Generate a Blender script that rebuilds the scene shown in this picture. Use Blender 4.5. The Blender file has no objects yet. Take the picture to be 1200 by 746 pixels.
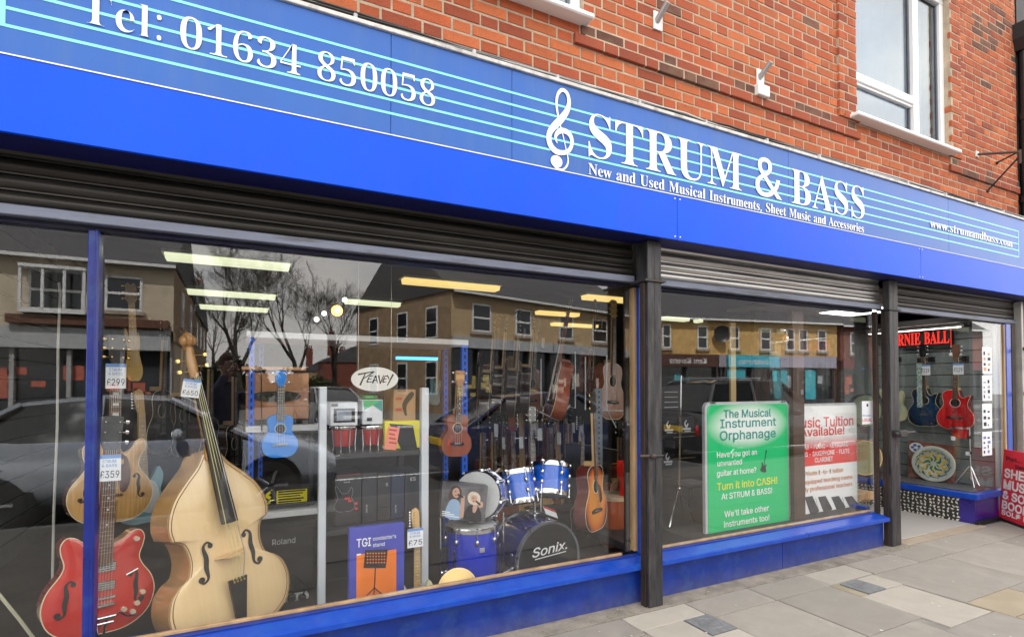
import bpy, bmesh, math, random
from mathutils import Vector, Matrix, noise as mnoise
R = math.radians
PI = math.pi
random.seed(7)
S = bpy.context.scene
COL = S.collection

# ---------------------------------------------------------------- camera
CAMD, CAMH = 2.872, 1.45
YAW, PITCH, FPX = R(26.690), R(1.188), 630.4
cam = bpy.data.objects.new('camera', bpy.data.cameras.new('camera'))
COL.objects.link(cam)
cam.location = (0, -CAMD, CAMH)
cam.rotation_euler = (PI/2 + PITCH, 0, -YAW)
cam.data.sensor_width = 36
cam.data.lens = FPX/1200*36
cam.data.shift_y = 66.0/1200
cam.data.clip_start = .02
cam.data.clip_end = 2000
S.camera = cam
# ---------------------------------------------------------------- daylight under broken cloud
SUN_EL, SUN_AZ = 54, 112      # degrees; the sun stands behind the shop, so the shop front and its pavement are in open shade
w = bpy.data.worlds.new('World'); S.world = w; w.use_nodes = True
nt = w.node_tree; nt.nodes.clear()
out = nt.nodes.new('ShaderNodeOutputWorld'); bg = nt.nodes.new('ShaderNodeBackground')
sky = nt.nodes.new('ShaderNodeTexSky'); sky.sky_type = 'NISHITA'; sky.sun_disc = False
sky.sun_elevation = R(SUN_EL); sky.sun_rotation = R(90-(SUN_AZ)) ; sky.air_density = 1.0; sky.dust_density = 1.5
tc = nt.nodes.new('ShaderNodeTexCoord'); mp = nt.nodes.new('ShaderNodeMapping'); mp.inputs['Scale'].default_value = (1.1, 1.1, 2.6)
n1 = nt.nodes.new('ShaderNodeTexNoise'); n1.inputs['Scale'].default_value = 1.7; n1.inputs['Detail'].default_value = 9; n1.inputs['Roughness'].default_value = .58
cr = nt.nodes.new('ShaderNodeValToRGB'); cr.color_ramp.elements[0].position = .20; cr.color_ramp.elements[1].position = .36
n2 = nt.nodes.new('ShaderNodeTexNoise'); n2.inputs['Scale'].default_value = 3.1; n2.inputs['Detail'].default_value = 8
cr2 = nt.nodes.new('ShaderNodeValToRGB')
cr2.color_ramp.elements[0].position = .34; cr2.color_ramp.elements[0].color = (8.2, 8.2, 8.5, 1)
cr2.color_ramp.elements[1].position = .62; cr2.color_ramp.elements[1].color = (11.6, 11.0, 10.3, 1)
mx = nt.nodes.new('ShaderNodeMixRGB')
L = nt.links.new
L(tc.outputs['Generated'], mp.inputs[0]); L(mp.outputs[0], n1.inputs[0]); L(mp.outputs[0], n2.inputs[0])
L(n1.outputs[0], cr.inputs[0]); L(n2.outputs[0], cr2.inputs[0]); L(cr.outputs[0], mx.inputs[0])
L(sky.outputs[0], mx.inputs[1]); L(cr2.outputs[0], mx.inputs[2]); L(mx.outputs[0], bg.inputs[0]); L(bg.outputs[0], out.inputs[0])
bg.inputs[1].default_value = .12
sun = bpy.data.objects.new('sun', bpy.data.lights.new('sun', 'SUN')); COL.objects.link(sun)
sun.data.energy = 5.0; sun.data.angle = R(2); sun.data.color = (1, .96, .9)
sd = Vector((math.cos(R(SUN_EL))*math.cos(R(SUN_AZ)), math.cos(R(SUN_EL))*math.sin(R(SUN_AZ)), math.sin(R(SUN_EL))))
sun.rotation_euler = sd.to_track_quat('Z', 'Y').to_euler()
S.view_settings.view_transform = 'Standard'; S.view_settings.look = 'None'
S.view_settings.exposure = 1.32; S.view_settings.gamma = 1
S.cycles.max_bounces = 8; S.cycles.transparent_max_bounces = 16; S.cycles.glossy_bounces = 3; S.cycles.diffuse_bounces = 3
S.cycles.sample_clamp_indirect = 6; S.cycles.use_denoising = True
S.cycles.caustics_reflective = False; S.cycles.caustics_refractive = False

# ---------------------------------------------------------------- surveying helpers (photo bearing -> point on a real plane)
_F = Vector((math.sin(YAW)*math.cos(PITCH), math.cos(YAW)*math.cos(PITCH), math.sin(PITCH)))
_R = Vector((math.cos(YAW), -math.sin(YAW), 0)); _U = _R.cross(_F); _O = Vector((0, -CAMD, CAMH))
def ray(px, py): return _F + _R*((px-600)/FPX) - _U*((py-373-66)/FPX)
def at(px, py, Y=0.):
    r = ray(px, py); return _O + r*((Y+CAMD)/r.y)
def atx(px, py, X):
    r = ray(px, py); return _O + r*(X/r.x)
def gr(px, py, Z=0.):
    r = ray(px, py); return _O + r*((Z-CAMH)/r.z)
def vat(px, py, Yv):
    """a point seen mirrored in the shop glass (glass face y=.1): virtual depth Yv -> real place in the street"""
    p = at(px, py, Yv); return Vector((p.x, .2-Yv, p.z))

# ---------------------------------------------------------------- materials
MATS = {}
def M(name, base=(.5,.5,.5), rough=.55, metal=0., var=.12, scale=6., bump=.0, bscale=60., spec=.5, coat=0., emit=None, stain=None, stain_scale=2., stain_amt=.5, rnd=0., stretch=(1,1,1), alpha=None):
    if name in MATS: return MATS[name]
    m = bpy.data.materials.new(name); m.use_nodes = True; t = m.node_tree; b = t.nodes['Principled BSDF']
    b.inputs['Roughness'].default_value = rough; b.inputs['Metallic'].default_value = metal
    b.inputs['Specular IOR Level'].default_value = spec; b.inputs['Coat Weight'].default_value = coat; b.inputs['Coat Roughness'].default_value = .06
    tc = t.nodes.new('ShaderNodeTexCoord'); mp = t.nodes.new('ShaderNodeMapping'); mp.inputs['Scale'].default_value = stretch
    t.links.new(tc.outputs['Object'], mp.inputs[0])
    c = (*base, 1)
    n = t.nodes.new('ShaderNodeTexNoise'); n.inputs['Scale'].default_value = scale; n.inputs['Detail'].default_value = 6
    t.links.new(mp.outputs[0], n.inputs[0])
    mr = t.nodes.new('ShaderNodeMapRange'); mr.inputs['From Min'].default_value = .3; mr.inputs['From Max'].default_value = .7
    mr.inputs['To Min'].default_value = 1-var; mr.inputs['To Max'].default_value = 1+var
    t.links.new(n.outputs[0], mr.inputs[0])
    val = mr.outputs[0]
    if rnd:
        oi = t.nodes.new('ShaderNodeObjectInfo'); atn = t.nodes.new('ShaderNodeAttribute'); atn.attribute_name = 'tone'
        ad = t.nodes.new('ShaderNodeMath'); ad.operation = 'ADD'; t.links.new(oi.outputs['Random'], ad.inputs[0]); t.links.new(atn.outputs['Fac'], ad.inputs[1])
        fr = t.nodes.new('ShaderNodeMath'); fr.operation = 'FRACT'; t.links.new(ad.outputs[0], fr.inputs[0])
        m2 = t.nodes.new('ShaderNodeMapRange'); m2.inputs['To Min'].default_value = 1-rnd; m2.inputs['To Max'].default_value = 1+rnd
        t.links.new(fr.outputs[0], m2.inputs[0])
        mu = t.nodes.new('ShaderNodeMath'); mu.operation = 'MULTIPLY'; t.links.new(val, mu.inputs[0]); t.links.new(m2.outputs[0], mu.inputs[1]); val = mu.outputs[0]
    vm = t.nodes.new('ShaderNodeVectorMath'); vm.operation = 'SCALE'; vm.inputs[0].default_value = base; t.links.new(val, vm.inputs['Scale'])
    colout = vm.outputs[0]
    if stain:
        n3 = t.nodes.new('ShaderNodeTexNoise'); n3.inputs['Scale'].default_value = stain_scale; n3.inputs['Detail'].default_value = 8; n3.inputs['Roughness'].default_value = .65
        t.links.new(mp.outputs[0], n3.inputs[0])
        r3 = t.nodes.new('ShaderNodeMapRange'); r3.inputs['From Min'].default_value = .5; r3.inputs['From Max'].default_value = .66; r3.inputs['To Max'].default_value = stain_amt
        t.links.new(n3.outputs[0], r3.inputs[0])
        mm = t.nodes.new('ShaderNodeMixRGB'); mm.inputs[2].default_value = (*stain, 1); t.links.new(r3.outputs[0], mm.inputs[0]); t.links.new(colout, mm.inputs[1]); colout = mm.outputs[0]
    t.links.new(colout, b.inputs['Base Color'])
    # roughness breakup
    r4 = t.nodes.new('ShaderNodeMapRange'); r4.inputs['To Min'].default_value = max(0, rough-.08); r4.inputs['To Max'].default_value = min(1, rough+.1)
    t.links.new(n.outputs[0], r4.inputs[0]); t.links.new(r4.outputs[0], b.inputs['Roughness'])
    if bump:
        nb = t.nodes.new('ShaderNodeTexNoise'); nb.inputs['Scale'].default_value = bscale; nb.inputs['Detail'].default_value = 5; t.links.new(mp.outputs[0], nb.inputs[0])
        bp = t.nodes.new('ShaderNodeBump'); bp.inputs['Strength'].default_value = bump; bp.inputs['Distance'].default_value = .01
        t.links.new(nb.outputs[0], bp.inputs['Height']); t.links.new(bp.outputs[0], b.inputs['Normal'])
    if emit:
        b.inputs['Emission Color'].default_value = (*emit[:3], 1); b.inputs['Emission Strength'].default_value = emit[3]
    MATS[name] = m
    return m
def glass_mat(name, r0=.12, gain=.75, tint=(.93,.96,.95), power=3.2):
    """thin architectural glass: see-through with a mirror share that rises towards grazing view"""
    m = bpy.data.materials.new(name); m.use_nodes = True; t = m.node_tree; t.nodes.clear()
    o = t.nodes.new('ShaderNodeOutputMaterial'); mix = t.nodes.new('ShaderNodeMixShader'); tr = t.nodes.new('ShaderNodeBsdfTransparent'); gl = t.nodes.new('ShaderNodeBsdfGlossy')
    tr.inputs[0].default_value = (*tint, 1); gl.inputs['Roughness'].default_value = .0; gl.inputs[0].default_value = (.97,.98,1,1)
    lw = t.nodes.new('ShaderNodeLayerWeight'); lw.inputs[0].default_value = .5
    pw = t.nodes.new('ShaderNodeMath'); pw.operation = 'POWER'; pw.inputs[1].default_value = power; t.links.new(lw.outputs['Facing'], pw.inputs[0])
    ma = t.nodes.new('ShaderNodeMath'); ma.operation = 'MULTIPLY_ADD'; ma.inputs[1].default_value = gain; ma.inputs[2].default_value = r0; ma.use_clamp = True
    t.links.new(pw.outputs[0], ma.inputs[0]); t.links.new(ma.outputs[0], mix.inputs[0]); t.links.new(tr.outputs[0], mix.inputs[1]); t.links.new(gl.outputs[0], mix.inputs[2]); t.links.new(mix.outputs[0], o.inputs[0])
    MATS[name] = m; return m

# ---------------------------------------------------------------- mesh builder
class MB:
    def __init__(s): s.v = []; s.f = []; s.sm = []; s.mi = []; s.tone = []; s.cur = 0; s.t = 0.
    def add(s, vs, fs, smooth=False):
        o = len(s.v); s.v += [tuple(p) for p in vs]
        for f in fs: s.f.append([i+o for i in f]); s.sm.append(smooth); s.mi.append(s.cur); s.tone.append(s.t)
        return s
    def box(s, x0, x1, y0, y1, z0, z1, bev=0.):
        if x1 < x0: x0, x1 = x1, x0
        if y1 < y0: y0, y1 = y1, y0
        if z1 < z0: z0, z1 = z1, z0
        if bev <= 0:
            vs = [(x, y, z) for z in (z0, z1) for y in (y0, y1) for x in (x0, x1)]
            return s.add(vs, [(0,2,3,1),(4,5,7,6),(0,1,5,4),(2,6,7,3),(0,4,6,2),(1,3,7,5)])
        b = min(bev, (x1-x0)*.45, (y1-y0)*.45, (z1-z0)*.45)
        vs = []; 
        for cx, sx in ((x0, 1), (x1, -1)):
            for cy, sy in ((y0, 1), (y1, -1)):
                for cz, sz in ((z0, 1), (z1, -1)):
                    vs += [(cx, cy+sy*b, cz+sz*b), (cx+sx*b, cy, cz+sz*b), (cx+sx*b, cy+sy*b, cz)]
        I = lambda i, j, k, a: ((i*2+j)*2+k)*3+a
        fs = [[I(i,j,k,0), I(i,j,k,1), I(i,j,k,2)] for i in (0,1) for j in (0,1) for k in (0,1)]
        for i in (0,1): fs.append([I(i,0,0,0), I(i,1,0,0), I(i,1,1,0), I(i,0,1,0)])
        for j in (0,1): fs.append([I(0,j,0,1), I(1,j,0,1), I(1,j,1,1), I(0,j,1,1)])
        for k in (0,1): fs.append([I(0,0,k,2), I(1,0,k,2), I(1,1,k,2), I(0,1,k,2)])
        for j in (0,1):
            for k in (0,1): fs.append([I(0,j,k,1), I(1,j,k,1), I(1,j,k,2), I(0,j,k,2)])
        for i in (0,1):
            for k in (0,1): fs.append([I(i,0,k,0), I(i,1,k,0), I(i,1,k,2), I(i,0,k,2)])
        for i in (0,1):
            for j in (0,1): fs.append([I(i,j,0,0), I(i,j,1,0), I(i,j,1,1), I(i,j,0,1)])
        return s.add(vs, fs)
    def cyl(s, a, b, r0, r1=None, n=12, caps=True, smooth=True):
        a = Vector(a); b = Vector(b); r1 = r0 if r1 is None else r1
        d = (b-a).normalized(); u = d.orthogonal().normalized(); v = d.cross(u)
        vs = []
        for i in range(n):
            t = 2*PI*i/n; q = u*math.cos(t)+v*math.sin(t); vs += [a+q*r0, b+q*r1]
        s.add(vs, [(2*i, 2*((i+1) % n), 2*((i+1) % n)+1, 2*i+1) for i in range(n)], smooth)
        if caps:
            if r0 > 0: s.add([vs[2*i] for i in range(n)], [list(range(n))[::-1]])
            if r1 > 0: s.add([vs[2*i+1] for i in range(n)], [list(range(n))])
        return s
    def tube(s, pts, r, n=6, caps=True):
        pts = [Vector(p) for p in pts]; rs = r if isinstance(r, (list, tuple)) else [r]*len(pts)
        ring = []; u = None
        for i, p in enumerate(pts):
            d = (pts[min(i+1, len(pts)-1)]-pts[max(i-1, 0)]).normalized()
            u = d.orthogonal().normalized() if u is None else (u-d*u.dot(d)).normalized()
            v = d.cross(u); ring.append([p+(u*math.cos(2*PI*k/n)+v*math.sin(2*PI*k/n))*rs[i] for k in range(n)])
        vs = [q for g in ring for q in g]; fs = []
        for i in range(len(pts)-1):
            for k in range(n): fs.append((i*n+k, i*n+(k+1) % n, (i+1)*n+(k+1) % n, (i+1)*n+k))
        if caps: fs += [list(range(n))[::-1], [(len(pts)-1)*n+k for k in range(n)]]
        return s.add(vs, fs, True)
    def sphere(s, c, r, n=10, m=7, sc=(1,1,1)):
        vs = []; fs = []
        for j in range(m+1):
            ph = PI*j/m
            for i in range(n):
                th = 2*PI*i/n; vs.append((c[0]+r*sc[0]*math.sin(ph)*math.cos(th), c[1]+r*sc[1]*math.sin(ph)*math.sin(th), c[2]+r*sc[2]*math.cos(ph)))
        for j in range(m):
            for i in range(n): fs.append((j*n+i, (j+1)*n+i, (j+1)*n+(i+1) % n, j*n+(i+1) % n))
        return s.add(vs, fs, True)
    def lathe(s, prof, c=(0,0,0), n=24, axis='z', smooth=True):
        vs = []; fs = []
        for r, h in prof:
            for i in range(n):
                t = 2*PI*i/n; a, b = r*math.cos(t), r*math.sin(t)
                p = (a, b, h) if axis == 'z' else ((h, a, b) if axis == 'x' else (a, h, b))
                vs.append((c[0]+p[0], c[1]+p[1], c[2]+p[2]))
        for j in range(len(prof)-1):
            for i in range(n): fs.append((j*n+i, j*n+(i+1) % n, (j+1)*n+(i+1) % n, (j+1)*n+i))
        return s.add(vs, fs, smooth)
    def prism(s, poly, y0, y1, smooth=False, front=True, back=True):
        """outline [(x,z)] extruded from y0 (front) to y1"""
        n = len(poly); vs = [(x, y0, z) for x, z in poly]+[(x, y1, z) for x, z in poly]
        s.add(vs, [(i, (i+1) % n, (i+1) % n+n, i+n) for i in range(n)], smooth)
        if front: s.add([(x, y0, z) for x, z in poly], [list(range(n))])
        if back: s.add([(x, y1, z) for x, z in poly], [list(range(n))[::-1]])
        return s
    def quad(s, a, b, c, d): return s.add([a, b, c, d], [(0,1,2,3)])
    def build(s, name, mat, parent=None, loc=None):
        me = bpy.data.meshes.new(name); me.from_pydata(s.v, [], s.f)
        me.polygons.foreach_set('use_smooth', s.sm)
        for m in (mat if isinstance(mat, (list, tuple)) else [mat]): me.materials.append(m)
        if any(s.mi): me.polygons.foreach_set('material_index', s.mi)
        if any(s.tone):
            a = me.attributes.new('tone', 'FLOAT', 'FACE'); a.data.foreach_set('value', s.tone)
        bm = bmesh.new(); bm.from_mesh(me)
        bmesh.ops.remove_doubles(bm, verts=bm.verts, dist=1e-5) if len(s.v) < 60000 else None
        bmesh.ops.recalc_face_normals(bm, faces=bm.faces); bm.to_mesh(me); bm.free()
        if any(s.sm): me.set_sharp_from_angle(angle=R(38))
        o = bpy.data.objects.new(name, me); COL.objects.link(o)
        if loc is not None: o.location = loc
        if parent is not None: o.parent = parent
        return o
def thing(name, label, cat, loc=(0,0,0), rot=(0,0,0), group=None):
    o = bpy.data.objects.new(name, None); COL.objects.link(o); o.empty_display_size = .1
    o.location = loc; o.rotation_euler = rot; o['label'] = label; o['category'] = cat
    if group: o['group'] = group
    return o
def tag(o, label, cat, group=None):
    o['label'] = label; o['category'] = cat
    if group: o['group'] = group
    return o
def struct(o): o['kind'] = 'structure'; return o
def stuff(o): o['kind'] = 'stuff'; return o
def dup(root, loc=None, label=None, rot=None, parent=None):
    r = root.copy(); COL.objects.link(r)
    if parent is not None: r.parent = parent
    if loc is not None: r.location = loc
    if rot is not None: r.rotation_euler = rot
    if label: r['label'] = label
    for ch in root.children: dup(ch, parent=r)
    return r
def text(name, body, x, y, z, size, mat, parent=None, face='-y', width=None, align='LEFT', tilt=0., ext=.0006, bold=0., rotm=None, sp=1., shear=0.):
    """flat sans lettering from outlines; size = cap height in metres; width squeezes or stretches to fit"""
    cu = bpy.data.curves.new(name, 'CURVE'); cu.dimensions = '2D'; cu.fill_mode = 'BOTH'; cu.extrude = ext; cu.offset = bold*size*.8
    pen = 0; k = size/CAP1; pl = []
    for c in body:
        if c == ' ': pen += 95; continue
        wd, enc = GS[c]
        for sp_ in enc.split(' '):
            if sp_: pl.append([(a+pen+b*shear, b) for a, b in _dec(sp_)])
        pen += wd
    xs = [q[0] for r_ in pl for q in r_]; x0 = min(xs); kx = k if not width else width/(max(xs)-x0)
    for pts in pl:
        s = cu.splines.new('POLY'); s.points.add(len(pts)-1); s.use_cyclic_u = True
        for i, (a, b) in enumerate(pts): s.points[i].co = ((a-x0)*kx, b*k, 0, 1)
    cu.materials.append(mat)
    o = bpy.data.objects.new(name, cu); COL.objects.link(o); o.location = (x, y, z)
    if rotm is None: o.rotation_euler = {'-y': (PI/2, -tilt, 0), '+y': (PI/2, tilt, PI), '-x': (PI/2, 0, -PI/2), 'up': (0,0,0)}[face]
    else: o.rotation_euler = rotm
    if parent is not None: o.parent = parent
    return o
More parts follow.
